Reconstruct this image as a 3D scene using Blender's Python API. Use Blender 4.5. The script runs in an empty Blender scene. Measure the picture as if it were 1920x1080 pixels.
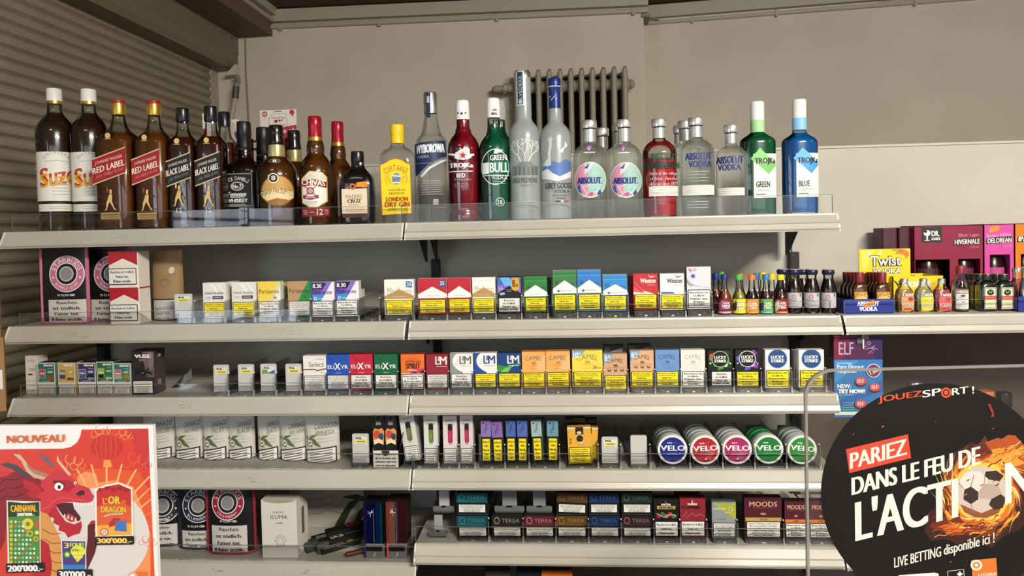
import bpy, bmesh, math, random
from mathutils import Vector, Matrix
from mathutils.geometry import tessellate_polygon
random.seed(11)
sc = bpy.context.scene
COL = sc.collection
PI = math.pi

# ------------------------------------------------------------ camera
F, CX, CY = 1345.0, 960.0, 462.5            # focal length and principal point, in pixels of the 1920 x 1080 frame
yaw, pitch, roll = math.radians(4.094), math.radians(1.381), math.radians(-1.297)
fw = Vector((-math.sin(yaw)*math.cos(pitch), math.cos(yaw)*math.cos(pitch), -math.sin(pitch)))
r0 = Vector((math.cos(yaw), math.sin(yaw), 0)); u0 = r0.cross(fw)
rt = r0*math.cos(roll) + u0*math.sin(roll)
up = u0*math.cos(roll) - r0*math.sin(roll)
EYE = 1.55

def ray(px, py):
    d = rt*((px-CX)/F) + up*((CY-py)/F) + fw
    return d/d.y
_a, _b = ray(765, 602), ray(1576, 588)
DIST = 1.0/(_b.x-_a.x)                        # one shelf module is a metre wide
CAM = Vector((-DIST*_a.x, -DIST, EYE))
cam = bpy.data.cameras.new('camera'); cam_o = bpy.data.objects.new('camera', cam); COL.objects.link(cam_o)
cam_o.matrix_world = Matrix(((rt.x, up.x, -fw.x, CAM.x), (rt.y, up.y, -fw.y, CAM.y), (rt.z, up.z, -fw.z, CAM.z), (0, 0, 0, 1)))
cam.sensor_width = 36; cam.lens = F/1920*36; cam.shift_y = -(540-CY)/1920; cam.clip_start = .02
sc.camera = cam_o
def P(px, py, Y):                             # the point of the plane y = Y that the frame shows at px, py
    return CAM + ray(px, py)*(Y-CAM.y)
def proj(v):
    d = Vector(v)-CAM; w = d.dot(fw)
    return CX+F*d.dot(rt)/w, CY-F*d.dot(up)/w

# ------------------------------------------------------------ light and exposure
sc.view_settings.view_transform = 'Standard'; sc.view_settings.look = 'None'
sc.view_settings.gamma = 1; sc.view_settings.use_curve_mapping = False
sc.view_settings.exposure = 0.3
sc.cycles.transparent_max_bounces = 32
sc.cycles.max_bounces = 10
w = bpy.data.worlds.new('world'); sc.world = w; w.use_nodes = True
w.node_tree.nodes['Background'].inputs[0].default_value = (.55, .52, .5, 1)
w.node_tree.nodes['Background'].inputs[1].default_value = .05
CEIL = P(1000, 8, 1.97).z + .03
def area(name, loc, target, sx, sy, power, col):
    l = bpy.data.lights.new(name, 'AREA'); l.shape = 'RECTANGLE'; l.size = sx; l.size_y = sy; l.energy = power; l.color = col
    o = bpy.data.objects.new(name, l); COL.objects.link(o); o.location = loc
    o.rotation_euler = (Vector(target)-Vector(loc)).to_track_quat('-Z', 'Y').to_euler(); return o
area('ceiling_tube', (1.7, -2.6, CEIL-.03), (.8, -1.45, 0), 1.3, .12, 128, (1, .94, .83))
area('ceiling_tube_over_aisle', (-.6, -1.6, CEIL-.03), (-.6, -1.6, 0), 0.6, .12, 3, (1, .93, .82))
area('ceiling_tube_at_right', (3.0, -.9, CEIL-.03), (.9, 1.6, EYE), .6, .3, 4, (1, .93, .84))

# ------------------------------------------------------------ materials
def lin(c): return c/12.92 if c <= .04045 else ((c+.055)/1.055)**2.4
def rgb(h): return tuple(lin(int(h[i:i+2], 16)/255) for i in (0, 2, 4))+(1,)
def shade(h, f):                                # a deeper printing ink of the same hue
    return ''.join('%02x' % round(255*(lambda c: 12.92*c if c <= .0031308 else 1.055*c**(1/2.4)-.055)(q*f)) for q in rgb(h)[:3])
_M = {}
def mat(h, rough=.5, metal=0., spec=.4, bump=0.):
    k = (h, rough, metal, spec, bump)
    if k in _M: return _M[k]
    m = bpy.data.materials.new('paint_'+h); m.use_nodes = True; n = m.node_tree.nodes; b = n['Principled BSDF']
    b.inputs['Base Color'].default_value = rgb(h); b.inputs['Roughness'].default_value = rough
    b.inputs['Metallic'].default_value = metal; b.inputs['Specular IOR Level'].default_value = spec
    if bump:
        t = n.new('ShaderNodeTexNoise'); t.inputs['Scale'].default_value = 60; t.inputs['Detail'].default_value = 4
        bp = n.new('ShaderNodeBump'); bp.inputs['Strength'].default_value = bump; bp.inputs['Distance'].default_value = .004
        m.node_tree.links.new(t.outputs[0], bp.inputs['Height']); m.node_tree.links.new(bp.outputs[0], b.inputs['Normal'])
    _M[k] = m; return m
def noisy(name, c1, c2, scale, rough=.6, stretch=(1, 1, 1), spec=.3, bump=0, lo=.35, hi=.65):
    m = bpy.data.materials.new(name); m.use_nodes = True; n = m.node_tree.nodes; L = m.node_tree.links; b = n['Principled BSDF']
    tc = n.new('ShaderNodeTexCoord'); mp = n.new('ShaderNodeMapping'); mp.inputs['Scale'].default_value = stretch
    t = n.new('ShaderNodeTexNoise'); t.inputs['Scale'].default_value = scale; t.inputs['Detail'].default_value = 6
    r = n.new('ShaderNodeValToRGB'); r.color_ramp.elements[0].position = lo; r.color_ramp.elements[1].position = hi
    r.color_ramp.elements[0].color = rgb(c1); r.color_ramp.elements[1].color = rgb(c2)
    L.new(tc.outputs['Object'], mp.inputs[0]); L.new(mp.outputs[0], t.inputs['Vector']); L.new(t.outputs[0], r.inputs[0])
    L.new(r.outputs[0], b.inputs['Base Color']); b.inputs['Roughness'].default_value = rough; b.inputs['Specular IOR Level'].default_value = spec
    if bump:
        bp = n.new('ShaderNodeBump'); bp.inputs['Strength'].default_value = bump; bp.inputs['Distance'].default_value = .002
        L.new(t.outputs[0], bp.inputs['Height']); L.new(bp.outputs[0], b.inputs['Normal'])
    return m
def thin(name, tint, refl=1.0, ior=1.45, rough=.02, body=None, bf=0., edge=None):
    """clear sheet or shell: see-through with a fresnel reflection; body/bf mixes in a diffuse share"""
    m = bpy.data.materials.new(name); m.use_nodes = True; n = m.node_tree.nodes; L = m.node_tree.links; n.clear()
    out = n.new('ShaderNodeOutputMaterial'); tr = n.new('ShaderNodeBsdfTransparent'); tr.inputs[0].default_value = rgb(tint)
    if edge:
        lw = n.new('ShaderNodeLayerWeight'); lw.inputs[0].default_value = .35
        mc = n.new('ShaderNodeMix'); mc.data_type = 'RGBA'
        mc.inputs[6].default_value = rgb(tint); mc.inputs[7].default_value = rgb(edge)
        L.new(lw.outputs['Facing'], mc.inputs[0]); L.new(mc.outputs[2], tr.inputs[0])
    base = tr.outputs[0]
    if body:
        p = n.new('ShaderNodeBsdfPrincipled'); p.inputs['Base Color'].default_value = rgb(body); p.inputs['Roughness'].default_value = .25
        mx = n.new('ShaderNodeMixShader'); mx.inputs[0].default_value = bf
        L.new(base, mx.inputs[1]); L.new(p.outputs[0], mx.inputs[2]); base = mx.outputs[0]
    g = n.new('ShaderNodeBsdfGlossy'); g.inputs['Roughness'].default_value = rough
    fr = n.new('ShaderNodeFresnel'); fr.inputs[0].default_value = ior
    mu = n.new('ShaderNodeMath'); mu.operation = 'MULTIPLY'; mu.inputs[1].default_value = refl
    mx = n.new('ShaderNodeMixShader'); L.new(fr.outputs[0], mu.inputs[0]); L.new(mu.outputs[0], mx.inputs[0])
    L.new(base, mx.inputs[1]); L.new(g.outputs[0], mx.inputs[2]); L.new(mx.outputs[0], out.inputs[0]); return m
def refract(name, tint, share=.55, ior=1.3, rough=0.):
    """filled clear bottle: part refracting, part straight through"""
    m = bpy.data.materials.new(name); m.use_nodes = True; n = m.node_tree.nodes; L = m.node_tree.links; n.clear()
    out = n.new('ShaderNodeOutputMaterial'); tr = n.new('ShaderNodeBsdfTransparent'); tr.inputs[0].default_value = rgb(tint)
    g = n.new('ShaderNodeBsdfGlass'); g.inputs['IOR'].default_value = ior; g.inputs['Roughness'].default_value = rough; g.inputs[0].default_value = rgb(tint)
    mx = n.new('ShaderNodeMixShader'); mx.inputs[0].default_value = share
    L.new(tr.outputs[0], mx.inputs[1]); L.new(g.outputs[0], mx.inputs[2]); L.new(mx.outputs[0], out.inputs[0]); return m
def emit(name, h, s):
    m = bpy.data.materials.new(name); m.use_nodes = True; n = m.node_tree.nodes; n.clear()
    e = n.new('ShaderNodeEmission'); e.inputs[0].default_value = rgb(h); e.inputs[1].default_value = s
    o = n.new('ShaderNodeOutputMaterial'); m.node_tree.links.new(e.outputs[0], o.inputs[0]); return m
_L = {}
def liquid(h, see='', f=.62):
    k = (h, see, f)
    if k not in _L: _L[k] = thin('liquid_'+h, see or h, .25, 1.33, .1, h, f)
    return _L[k]
ACRYL = thin('acrylic', 'ffffff', .7, 1.45, .03)
ACRYLE = thin('acrylic_dark_edge', 'a8aca8', 1.0, 1.5, .1, 'c8ccc8', .25)
PLEXI = thin('plexiglass', 'fdfdfd', .8, 1.45, .02)
GLASS = thin('bottle_glass', 'fafcfa', 1.3, 1.5, .03, edge='b8c0bc')
CLEAR = refract('filled_clear_glass', 'f9fbfa', .6, 1.28)
FROST = thin('frosted_glass', 'c8d0cc', .6, 1.4, .35, 'b4bab8', .62)
SILVER = mat('c8c6c0', .28, .9, .5); GOLD = mat('c9a24a', .3, .8, .5)
WHT, BLK = mat('efece4', .5), mat('141414', .45)
YEL = mat('f2dc1e', .5)

# ------------------------------------------------------------ text outlines
TMP = bpy.data.scenes.new('lettering')
_T = {}
def glyphs(s, res=3):
    if (s, res) in _T: return _T[(s, res)]
    c = bpy.data.curves.new('t', 'FONT'); c.body = s; c.size = 1; c.resolution_u = res
    o = bpy.data.objects.new('t', c); TMP.collection.objects.link(o)
    TMP.view_layers[0].update(); dg = TMP.view_layers[0].depsgraph
    me = o.evaluated_get(dg).to_mesh()
    v = [(p.co.x, p.co.y) for p in me.vertices]; me.calc_loop_triangles()
    t = [tuple(f.vertices) for f in me.loop_triangles]
    o.evaluated_get(dg).to_mesh_clear(); bpy.data.objects.remove(o); bpy.data.curves.remove(c)
    if not v: v, t = [(0, 0), (.1, 0), (0, .1)], []
    x0 = min(p[0] for p in v); x1 = max(p[0] for p in v); y0 = min(p[1] for p in v); y1 = max(p[1] for p in v)
    _T[(s, res)] = ([(p[0]-x0, p[1]-y0) for p in v], t, max(x1-x0, 1e-4), max(y1-y0, 1e-4)); return _T[(s, res)]

# ------------------------------------------------------------ mesh builder with printing
EPS = .00009
class MB:
    def __init__(s, front=0., surf=None, step=None):
        s.V, s.Fc, s.I, s.S, s.mats = [], [], [], [], []
        s.front, s.surf, s.step, s.lay = front, surf, step, 0
        s.b = (0, 0, 1, 1); s.clip = False; s.eps = EPS
    def mi(s, m):
        if isinstance(m, str): m = mat(m)
        if m not in s.mats: s.mats.append(m)
        return s.mats.index(m)
    def add(s, v, f, m, smooth=False):
        o = len(s.V); i = s.mi(m); s.V += [tuple(p) for p in v]
        for q in f: s.Fc.append([o+k for k in q]); s.I.append(i); s.S.append(smooth)
    # solids
    def box(s, x0, x1, y0, y1, z0, z1, m, top=None):
        v = [(x, y, z) for z in (z0, z1) for y in (y0, y1) for x in (x0, x1)]
        if top:                                    # top = (x0,x1,y0,y1) of a tapered top
            v[4:] = [(top[0], top[2], z1), (top[1], top[2], z1), (top[0], top[3], z1), (top[1], top[3], z1)]
        s.add(v, [(0, 2, 3, 1), (4, 5, 7, 6), (0, 1, 5, 4), (2, 6, 7, 3), (0, 4, 6, 2), (1, 3, 7, 5)], m)
    def rbox(s, x0, x1, y0, y1, z0, z1, r, m, n=4):
        pr = []
        for cx, cy, a in ((x1-r, y1-r, 0), (x0+r, y1-r, 90), (x0+r, y0+r, 180), (x1-r, y0+r, 270)):
            for k in range(n+1):
                t = math.radians(a+90*k/n); pr.append((cx+r*math.cos(t), cy+r*math.sin(t)))
        N = len(pr)
        s.add([(x, y, z0) for x, y in pr]+[(x, y, z1) for x, y in pr],
              [(k, (k+1) % N, N+(k+1) % N, N+k) for k in range(N)]+[list(range(N))[::-1], list(range(N, 2*N))], m)
    def prism(s, poly, a0, a1, m, axis='x'):       # poly in the other two axes
        N = len(poly)
        def p(a, q): return (a, q[0], q[1]) if axis == 'x' else ((q[0], a, q[1]) if axis == 'y' else (q[0], q[1], a))
        v = [p(a0, q) for q in poly]+[p(a1, q) for q in poly]
        f = [(k, (k+1) % N, N+(k+1) % N, N+k) for k in range(N)]
        t = tessellate_polygon([[Vector((q[0], q[1], 0)) for q in poly]])
        f += [tuple(x) for x in t]+[tuple(N+k for k in x)[::-1] for x in t]
        s.add(v, f, m)
    def lathe(s, pr, m, n=36, sy=1., c=(0, 0, 0), cap=True, sx=1., axis='z'):
        """pr: (radius, height[, squareness])"""
        v = []
        for q in pr:
            r, z = q[0], q[1]; p = q[2] if len(q) > 2 else 2
            for k in range(n):
                t = 2*PI*(k+.5)/n; ct, st = math.cos(t), math.sin(t)
                e = 1/((abs(ct)**p+abs(st)**p)**(1/p))
                a, b_ = r*e*ct*sx, r*e*st*sy
                if axis == 'z': v.append((c[0]+a, c[1]+b_, c[2]+z))
                elif axis == 'y': v.append((c[0]+a, c[1]+z, c[2]+b_))
                else: v.append((c[0]+z, c[1]+a, c[2]+b_))
        N = len(pr)
        f = [(i*n+k, i*n+(k+1) % n, (i+1)*n+(k+1) % n, (i+1)*n+k) for i in range(N-1) for k in range(n)]
        if cap: f += [list(range(n))[::-1], [(N-1)*n+k for k in range(n)]]
        s.add(v, f, m, True)
    def tube(s, pts, r, m, n=8):
        pts = [Vector(p) for p in pts]; v = []; rr = r if isinstance(r, (list, tuple)) else [r]*len(pts)
        for i, p in enumerate(pts):
            d = (pts[min(i+1, len(pts)-1)]-pts[max(i-1, 0)]).normalized()
            a = d.cross(Vector((0, 0, 1)) if abs(d.z) < .9 else Vector((1, 0, 0))).normalized(); b_ = d.cross(a)
            v += [p+(a*math.cos(2*PI*k/n)+b_*math.sin(2*PI*k/n))*rr[i] for k in range(n)]
        N = len(pts)
        f = [(i*n+k, i*n+(k+1) % n, (i+1)*n+(k+1) % n, (i+1)*n+k) for i in range(N-1) for k in range(n)]
        f += [list(range(n))[::-1], [(N-1)*n+k for k in range(n)]]; s.add(v, f, m, True)
    # printing on the front: coordinates run 0..1 over the current frame
    def fr(s, x0, z0, x1, z1): s.b = (x0, z0, x1-x0, z1-z0); return s
    def at(s, x, z):
        if s.surf: return s.surf(x, z, s.eps*s.lay)
        return (x, s.front-s.eps*s.lay, z)
    def tri2(s, pts, tris, m):
        """pts in metres on the front"""
        if s.step:
            V, Fq = [], []
            for t in tris:
                poly = [pts[k] for k in t]
                lo = math.floor(min(p[0] for p in poly)/s.step); hi = math.floor(max(p[0] for p in poly)/s.step)
                for k in range(lo, hi+1):
                    q = poly
                    for lim, sg in ((k*s.step, 1), ((k+1)*s.step, -1)):
                        o = []
                        for i in range(len(q)):
                            a, b_ = q[i], q[(i+1) % len(q)]; da, db = sg*(a[0]-lim), sg*(b_[0]-lim)
                            if da >= 0: o.append(a)
                            if (da > 0 and db < 0) or (da < 0 and db > 0):
                                u = da/(da-db); o.append((a[0]+(b_[0]-a[0])*u, a[1]+(b_[1]-a[1])*u))
                        q = o
                        if len(q) < 3: break
                    if len(q) >= 3:
                        Fq.append(list(range(len(V), len(V)+len(q)))); V += q
            pts, tris = V, Fq
        s.add([s.at(*p) for p in pts], tris, m)
    def uv(s, p):
        if s.clip: p = (min(max(p[0], 0), 1), min(max(p[1], 0), 1))
        return (s.b[0]+p[0]*s.b[2], s.b[1]+p[1]*s.b[3])
    def poly(s, pts, m):
        s.lay += 1; q = [s.uv(p) for p in pts]
        s.tri2(q, [tuple(t) for t in tessellate_polygon([[Vector((p[0], p[1], 0)) for p in q]])], m); return s
    def rect(s, a, b_, c, d, m): return s.poly([(a, b_), (c, b_), (c, d), (a, d)], m)
    def ell(s, cu, cv, ru, rv=None, m=None, n=24, a0=0, a1=360):
        rv = ru*s.b[2]/s.b[3] if rv is None else rv
        k = n if a1-a0 < 360 else n-1
        return s.poly([(cu+ru*math.cos(math.radians(a0+(a1-a0)*i/n)), cv+rv*math.sin(math.radians(a0+(a1-a0)*i/n))) for i in range(k+1)], m)
    def ring(s, cu, cv, ru, t, m, rv=None, n=28, a0=0, a1=360):
        rv = ru*s.b[2]/s.b[3] if rv is None else rv; s.lay += 1; p = []
        for i in range(n+1):
            a = math.radians(a0+(a1-a0)*i/n)
            for q in (1, t): p.append(s.uv((cu+ru*q*math.cos(a), cv+rv*q*math.sin(a))))
        s.tri2(p, [(2*i, 2*i+1, 2*i+3, 2*i+2) for i in range(n)], m); return s
    def line(s, pts, wd, m):                       # wd in frame widths
        s.lay += 1; q = [Vector(s.uv(p)) for p in pts]; h = wd*s.b[2]/2; p = []
        for i in range(len(q)):
            d = (q[min(i+1, len(q)-1)]-q[max(i-1, 0)]).normalized(); nn = Vector((-d.y, d.x))*h
            p += [tuple(q[i]+nn), tuple(q[i]-nn)]
        s.tri2(p, [(2*i, 2*i+1, 2*i+3, 2*i+2) for i in range(len(q)-1)], m); return s
    def frame(s, a, b_, c, d, t, m):
        tv = t*s.b[2]/s.b[3]
        for r in ((a, b_, c, b_+tv), (a, d-tv, c, d), (a, b_, a+t, d), (c-t, b_, c, d)): s.rect(*r, m); s.lay -= 1
        s.lay += 1; return s
    def tx(s, txt, u0, u1, v0, v1, m, bold=0, rot=0, shear=0, res=2, up=0.):
        """lettering fitted to a box; up lifts the right end by that share of the frame height"""
        g, t, gw, gh = glyphs(txt, res); s.lay += 1
        x0, z0 = s.uv((u0, v0)); x1, z1 = s.uv((u1, v1)); cx, cz = (x0+x1)/2, (z0+z1)/2
        W, H = x1-x0, z1-z0; ca, sa = math.cos(rot), math.sin(rot); k = up*abs(s.b[3])/W if W else 0
        if bold: W0 = W*(1-bold*2)
        else: W0 = W
        for j in ((-1, 0, 1) if bold else (0,)):
            pts = []
            for a, b_ in g:
                x = (a/gw-.5)*W0 + j*bold*W + (b_/gh-.5)*H*shear; z = (b_/gh-.5)*H
                z += k*x
                pts.append((cx+x*ca-z*sa, cz+x*sa+z*ca))
            s.tri2(pts, t, m); s.lay += 1 if j < 1 else 0
        return s
    def arc(s, txt, cu, cv, r, a_mid, span, h, m, bold=0, flip=False):
        """lettering round a circle; r, h in frame widths; degrees, 90 = top"""
        s.lay += 1; W = s.b[2]; C = s.uv((cu, cv)); n = len(txt); ws = [glyphs(c, 2)[2] if c != ' ' else .3 for c in txt]
        tot = sum(ws)+.12*(n-1); pos = 0; hh = max(glyphs(c, 2)[3] for c in txt if c != ' ')
        for c, w_ in zip(txt, ws):
            mid = (pos+w_/2)/tot-.5; pos += w_+.12
            if c == ' ': continue
            a = math.radians(a_mid-mid*span) if not flip else math.radians(a_mid+mid*span)
            g, t, gw, gh = glyphs(c, 2); sc_ = h*W/hh; cw = span*PI/180*r*W*(w_/tot)
            pts = []
            for p in g:
                x = (p[0]/gw-.5)*cw; y = (p[1]-hh/2)*sc_
                R = r*W+(y if not flip else -y)
                tx_, ty_ = (math.sin(a), -math.cos(a)) if not flip else (-math.sin(a), math.cos(a))
                pts.append((C[0]+R*math.cos(a)+x*tx_, C[1]+R*math.sin(a)+x*ty_))
            s.tri2(pts, t, m)
        return s
    def bars(s, u0, u1, v0, v1, n, m, t=.45, var=.25):
        dv = (v1-v0)/n
        for k in range(n):
            e = (u1-u0)*var*random.random()/2; z = v1-dv*(k+.5)
            s.rect(u0+e, z-dv*t/2, u1-e, z+dv*t/2, m); s.lay -= 1
        s.lay += 1; return s
    def build(s, name, parent=None, loc=None, rot=None):
        me = bpy.data.meshes.new(name); me.from_pydata(s.V, [], s.Fc)
        for m in s.mats: me.materials.append(m)
        me.polygons.foreach_set('material_index', s.I); me.polygons.foreach_set('use_smooth', s.S)
        bm = bmesh.new(); bm.from_mesh(me)
        if len(s.V) < 3000: bmesh.ops.recalc_face_normals(bm, faces=[f for f in bm.faces if f.smooth or len(f.verts) == 4] if s.lay else bm.faces)
        bm.to_mesh(me); bm.free(); me.update()
        if any(s.S): me.set_sharp_from_angle(angle=math.radians(40))
        o = bpy.data.objects.new(name, me); COL.objects.link(o)
        if parent: o.parent = parent
        if loc: o.location = loc
        if rot: o.rotation_euler = rot
        return o
def tag(o, label, cat, group=None):
    o['label'] = label; o['category'] = cat
    if group: o['group'] = group
    return o
def thing(name, label, cat, loc, rot=(0, 0, 0), group=None):
    o = bpy.data.objects.new(name, None); o.empty_display_size = .02; COL.objects.link(o)
    o.location = loc; o.rotation_euler = rot; return tag(o, label, cat, group)
def struct(mb, name):
    o = mb.build(name); o['kind'] = 'structure'; return o
def child(src, parent, name=None, scale=None, loc=None):       # a part that shares another part's mesh
    o = bpy.data.objects.new(name or src.name.split('.')[0], src.data); COL.objects.link(o); o.parent = parent
    if scale: o.scale = scale
    o.location = loc if loc else src.location
    return o
# ------------------------------------------------------------ room
YW, XS = 1.97, -1.42                          # rear wall, roller shutter
WALL = noisy('wall_paint', 'd2c8b8', 'dad0c0', 3, .8, spec=.2)
CEILM = noisy('ceiling_paint', '5d4c3c', '665443', 2, .8, spec=.15)
TRIM = mat('b3a998', .55)
SHUT = noisy('shutter_plastic', '928773', '9b907c', 4, .5, spec=.35)
DARKW = mat('4a443e', .8)
def wall(name, a, b, z0, z1, th, m):          # wall slab from a to b (xy), thickness to the left of a->b
    d = Vector((b[0]-a[0], b[1]-a[1])).normalized(); n = Vector((-d.y, d.x))*th
    mb = MB(); mb.prism([(a[0], a[1]), (b[0], b[1]), (b[0]+n.x, b[1]+n.y), (a[0]+n.x, a[1]+n.y)], z0, z1, m, 'z'); return struct(mb, name)
XC = P(1208, 100, YW).x
mb = MB(); mb.box(XS-.1, 4.2, -4.6, 2.6, -.1, 0, mat('6b645c', .5)); struct(mb, 'floor')
mb = MB(); mb.box(XS-.1, 4.2, -4.6, 2.6, CEIL, CEIL+.1, CEILM); struct(mb, 'ceiling')
wall('wall_back', (XS-.1, YW), (XC, YW), 0, CEIL, .12, WALL)
wa, wb = P(1208, 47, YW+.21), P(1920, 9, YW-.02)
dx = (wb.x-wa.x); sl = (wb.y-wa.y)/dx; xe = wa.x+dx*1.9
wall('wall_back_recess', (XC-.02, wa.y), (xe, wa.y+sl*(xe-wa.x)), 0, CEIL, .12, WALL)
wall('wall_back_return', (XC, YW+.11), (XC, wa.y+.02), 0, CEIL, .02, WALL)
wall('wall_right', (xe, wa.y+sl*(xe-wa.x)), (4.1, -4.5), 0, CEIL, .1, WALL)
wall('wall_front', (4.1, -4.5), (XS, -4.5), 0, CEIL, .1, DARKW)
mb = MB()                                      # side wall of the shop front beyond the shutter, round its window
for q in ((-4.5, -3.15, 0, CEIL), (-1.5, -1.2, 0, CEIL), (-3.15, -1.5, 0, .8), (-3.15, -1.5, 2.15, CEIL)): mb.box(XS-.1, XS, *q, DARKW)
struct(mb, 'wall_left')
mb = MB(); mb.box(XS-.09, XS-.07, -3.15, -1.5, .8, 2.15, emit('daylight', 'dcebfa', 4.2)); o = struct(mb, 'window_1')
mb = MB()
for k in range(9): mb.box(XS-.05, XS-.02, -3.15, -1.5, .93+.14*k, .945+.14*k, mat('6a6a66'))
mb.box(XS-.05, XS-.02, -2.35, -2.3, .8, 2.15, mat('6a6a66')); o = mb.build('window_frame', o)
mb = MB(); mb.box(-1.1, 3.7, -4.5+.003, -4.5+.02, 1.4, 2.35, emit('niche_fill_glow', 'e8eef2', 1.8)); o = struct(mb, 'window_fill')  # unseen front window, added and sized to fill the shelf niches with light
mb = MB()
for x in (-1.12, .08, 1.28, 2.48, 3.68): mb.box(x, x+.05, -4.495, -4.46, 1.38, 2.37, mat('6a6a66'))
for z in (1.37, 2.33): mb.box(-1.12, 3.73, -4.495, -4.46, z, z+.04, mat('6a6a66'))
mb.build('window_frame', o)
# roller shutter
t = thing('roller_shutter', 'beige slatted roller shutter closing the left side of the shop', 'shutter', (XS, .4, 0))
YO = YW-.4
pitchS = .0415; zt = P(392, 128, YW).z+.05; pr = []; k = 0; z = .02
while z < zt:
    pr += [(-.004, z), (.0, z+.003), (.009, z+.010), (.0115, z+.02), (.009, z+.031), (.003, z+.038), (-.004, z+.0405)]; z += pitchS
pr += [(-.03, zt), (-.03, .02)]
mb = MB(); v = [(p[0], y, p[1]) for y in (-1.6, YO-.07) for p in pr]; n = len(pr)
mb.add(v, [(i, i+1, n+i+1, n+i) for i in range(n-1)], SHUT); mb.build('slat_curtain', t)
xg = P(405, 170, YW).x-XS
mb = MB(); mb.box(-.035, xg+.015, YW-.075-.4, YW-.004-.4, 0, zt, TRIM); mb.build('guide_rail', t)
a, b_ = P(447, 75, YW), P(447, 132, YW); xr = a.x-XS-.004
mb = MB(); mb.prism([(-.06, b_.z+.02), (-.012, b_.z), (xr-.02, b_.z), (xr, b_.z+.025), (xr, b_.z+.075), (xr+.004, b_.z+.079), (xr+.004, a.z), (-.06, a.z)], -1.6, YO-.003, mat('7d735f', .55), 'y'); mb.build('roller_box', t)
mb = MB(); mb.box(xr-.012, xr+.006, -1.6, YO-.004, a.z, a.z+.022, mat('857b68', .5)); mb.build('box_cap_strip', t)
ct = thing('shutter_crank', 'jointed crank rod hanging from the end of the shutter box', 'crank', P(441, 138, YW-.06))
mb = MB(); mb.prism([(-.05, -.012), (.012, .045), (.014, -.008)], -.02, .02, mat('cfc6b4'), 'y'); mb.build('bracket', ct)
mb = MB(); mb.tube([(.012, -.01, -.015), (.024, -.02, -.045), (.012, -.02, -.07)], .013, mat('8f8778', .4)); mb.tube([(.013, -.02, -.07), (.006, -.02, -.13)], .017, mat('46423a', .4)); mb.build('joint', ct)
mb = MB(); mb.tube([(.006, -.02, -.13), (-.03, -.03, -.3), (-.06, -.04, -.62)], .013, mat('b5ab99', .5)); mb.build('rod', ct)
cb = MB(); q = [P(460, 72, YW-.01), P(461, 130, YW-.01), P(465, 200, YW-.01), P(468, 300, YW-.01), P(470, 420, YW-.01)]
cb.tube(q, .0035, mat('8c8272')); tag(cb.build('wall_cable'), 'thin painted cable running down the corner of the rear wall', 'cable')
# ceiling beam, cornice and painted conduit along the top of the walls
a, b_ = P(447, 72, YW), P(511, 68, YW)
mb = MB(); mb.box(XS-.1, b_.x, -4.5, YW+.001, b_.z, CEIL+.01, mat('6a5b49', .7)); struct(mb, 'beam')
z0, z1 = P(520, 52, YW).z, P(1200, 26, YW).z; zc = (z0+z1)/2
prf = [(0, -.004), (-.016, -.004), (-.02, .0), (-.02, .014), (-.004, .02), (-.004, .026), (-.03, .03), (-.034, .09), (-.004, .1), (0, .1)]
mb = MB(); mb.prism([(YW+p[0], zc+p[1]) for p in prf], b_.x, XC+.02, TRIM, 'x')
for px in (525, 710, 930, 1185): x = P(px, 40, YW).x; mb.box(x, x+.012, YW-.024, YW, zc-.014, zc+.02, TRIM)
struct(mb, 'trim_1')
mb = MB(); mb.prism([(b_.x-p[0]*1.2, zc+p[1]+.03) for p in prf], -4.4, YW-.03, TRIM, 'y'); struct(mb, 'trim_2')
zc2 = P(1215, 47, wa.y).z; mb = MB(); v = []
L_ = math.hypot(xe-wa.x, sl*(xe-wa.x))
for s_ in (0, 1):
    X, Y = wa.x+(xe-wa.x)*s_, wa.y+sl*(xe-wa.x)*s_
    v += [(X, Y+p[0], zc2+p[1]) for p in prf]
n = len(prf); mb.add(v, [(i, (i+1) % n, n+(i+1) % n, n+i) for i in range(n)], TRIM)
for px in (1300, 1455, 1700): p_ = P(px, 40, YW+.1); Y = wa.y+sl*(p_.x-wa.x); mb.box(p_.x, p_.x+.012, Y-.024, Y, zc2-.014, zc2+.02, TRIM)
struct(mb, 'trim_3')
mb = MB()
for k in range(3): mb.tube([(XC-.01, YW-.012, zc-.01-.004*k), (XC+.012+.008*k, YW-.012, zc-.02), (XC+.012+.008*k, YW+.1, zc-.03), (XC+.012+.008*k, wa.y-.012, zc2+.02+.012*k), (XC+.1, wa.y-.012+sl*.1, zc2+.01+.012*k)], .006, mat('8b8171'))
struct(mb, 'trim_4')
# radiator
YR = YW-.13
rp = [P(969+20.3*k, 160, YR) for k in range(11)]; ztop = P(1070, 129, YR).z; zlow = ztop-.9
RAD = mat('a49a88', .4)
t = thing('radiator', 'old beige column radiator on the rear wall behind the frosted bottles', 'radiator', (rp[5].x, YR, ztop))
sec = None
for k, p_ in enumerate(rp):
    if sec is None:
        mb = MB()
        for y in (0, .05, .1): mb.tube([(0, y, -.9), (0, y, -.03), (0, y, -.012), (0, y+.004, -.003), (0, y+.01, 0)], [.0135, .0135, .013, .010, .004], RAD, 12)
        mb.lathe([(.024, -.026), (.03, -.02), (.03, .02), (.024, .026)], RAD, 16, c=(0, .05, -.075), axis='x')
        mb.lathe([(.024, -.026), (.03, -.02), (.03, .02), (.024, .026)], RAD, 16, c=(0, .05, -.82), axis='x')
        sec = mb.build('section', t, (p_.x-rp[5].x, 0, 0))
    else: child(sec, t, loc=(p_.x-rp[5].x, 0, 0))
x0 = rp[0].x-rp[5].x; xe_ = rp[10].x-rp[5].x
mb = MB(); mb.box(x0-.01, xe_+.01, .105, .12, -.88, -.02, mat('2e2822', .8)); mb.build('gap_shade_plate', t)  # dark plate added behind the tubes so the gaps look shaded
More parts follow.
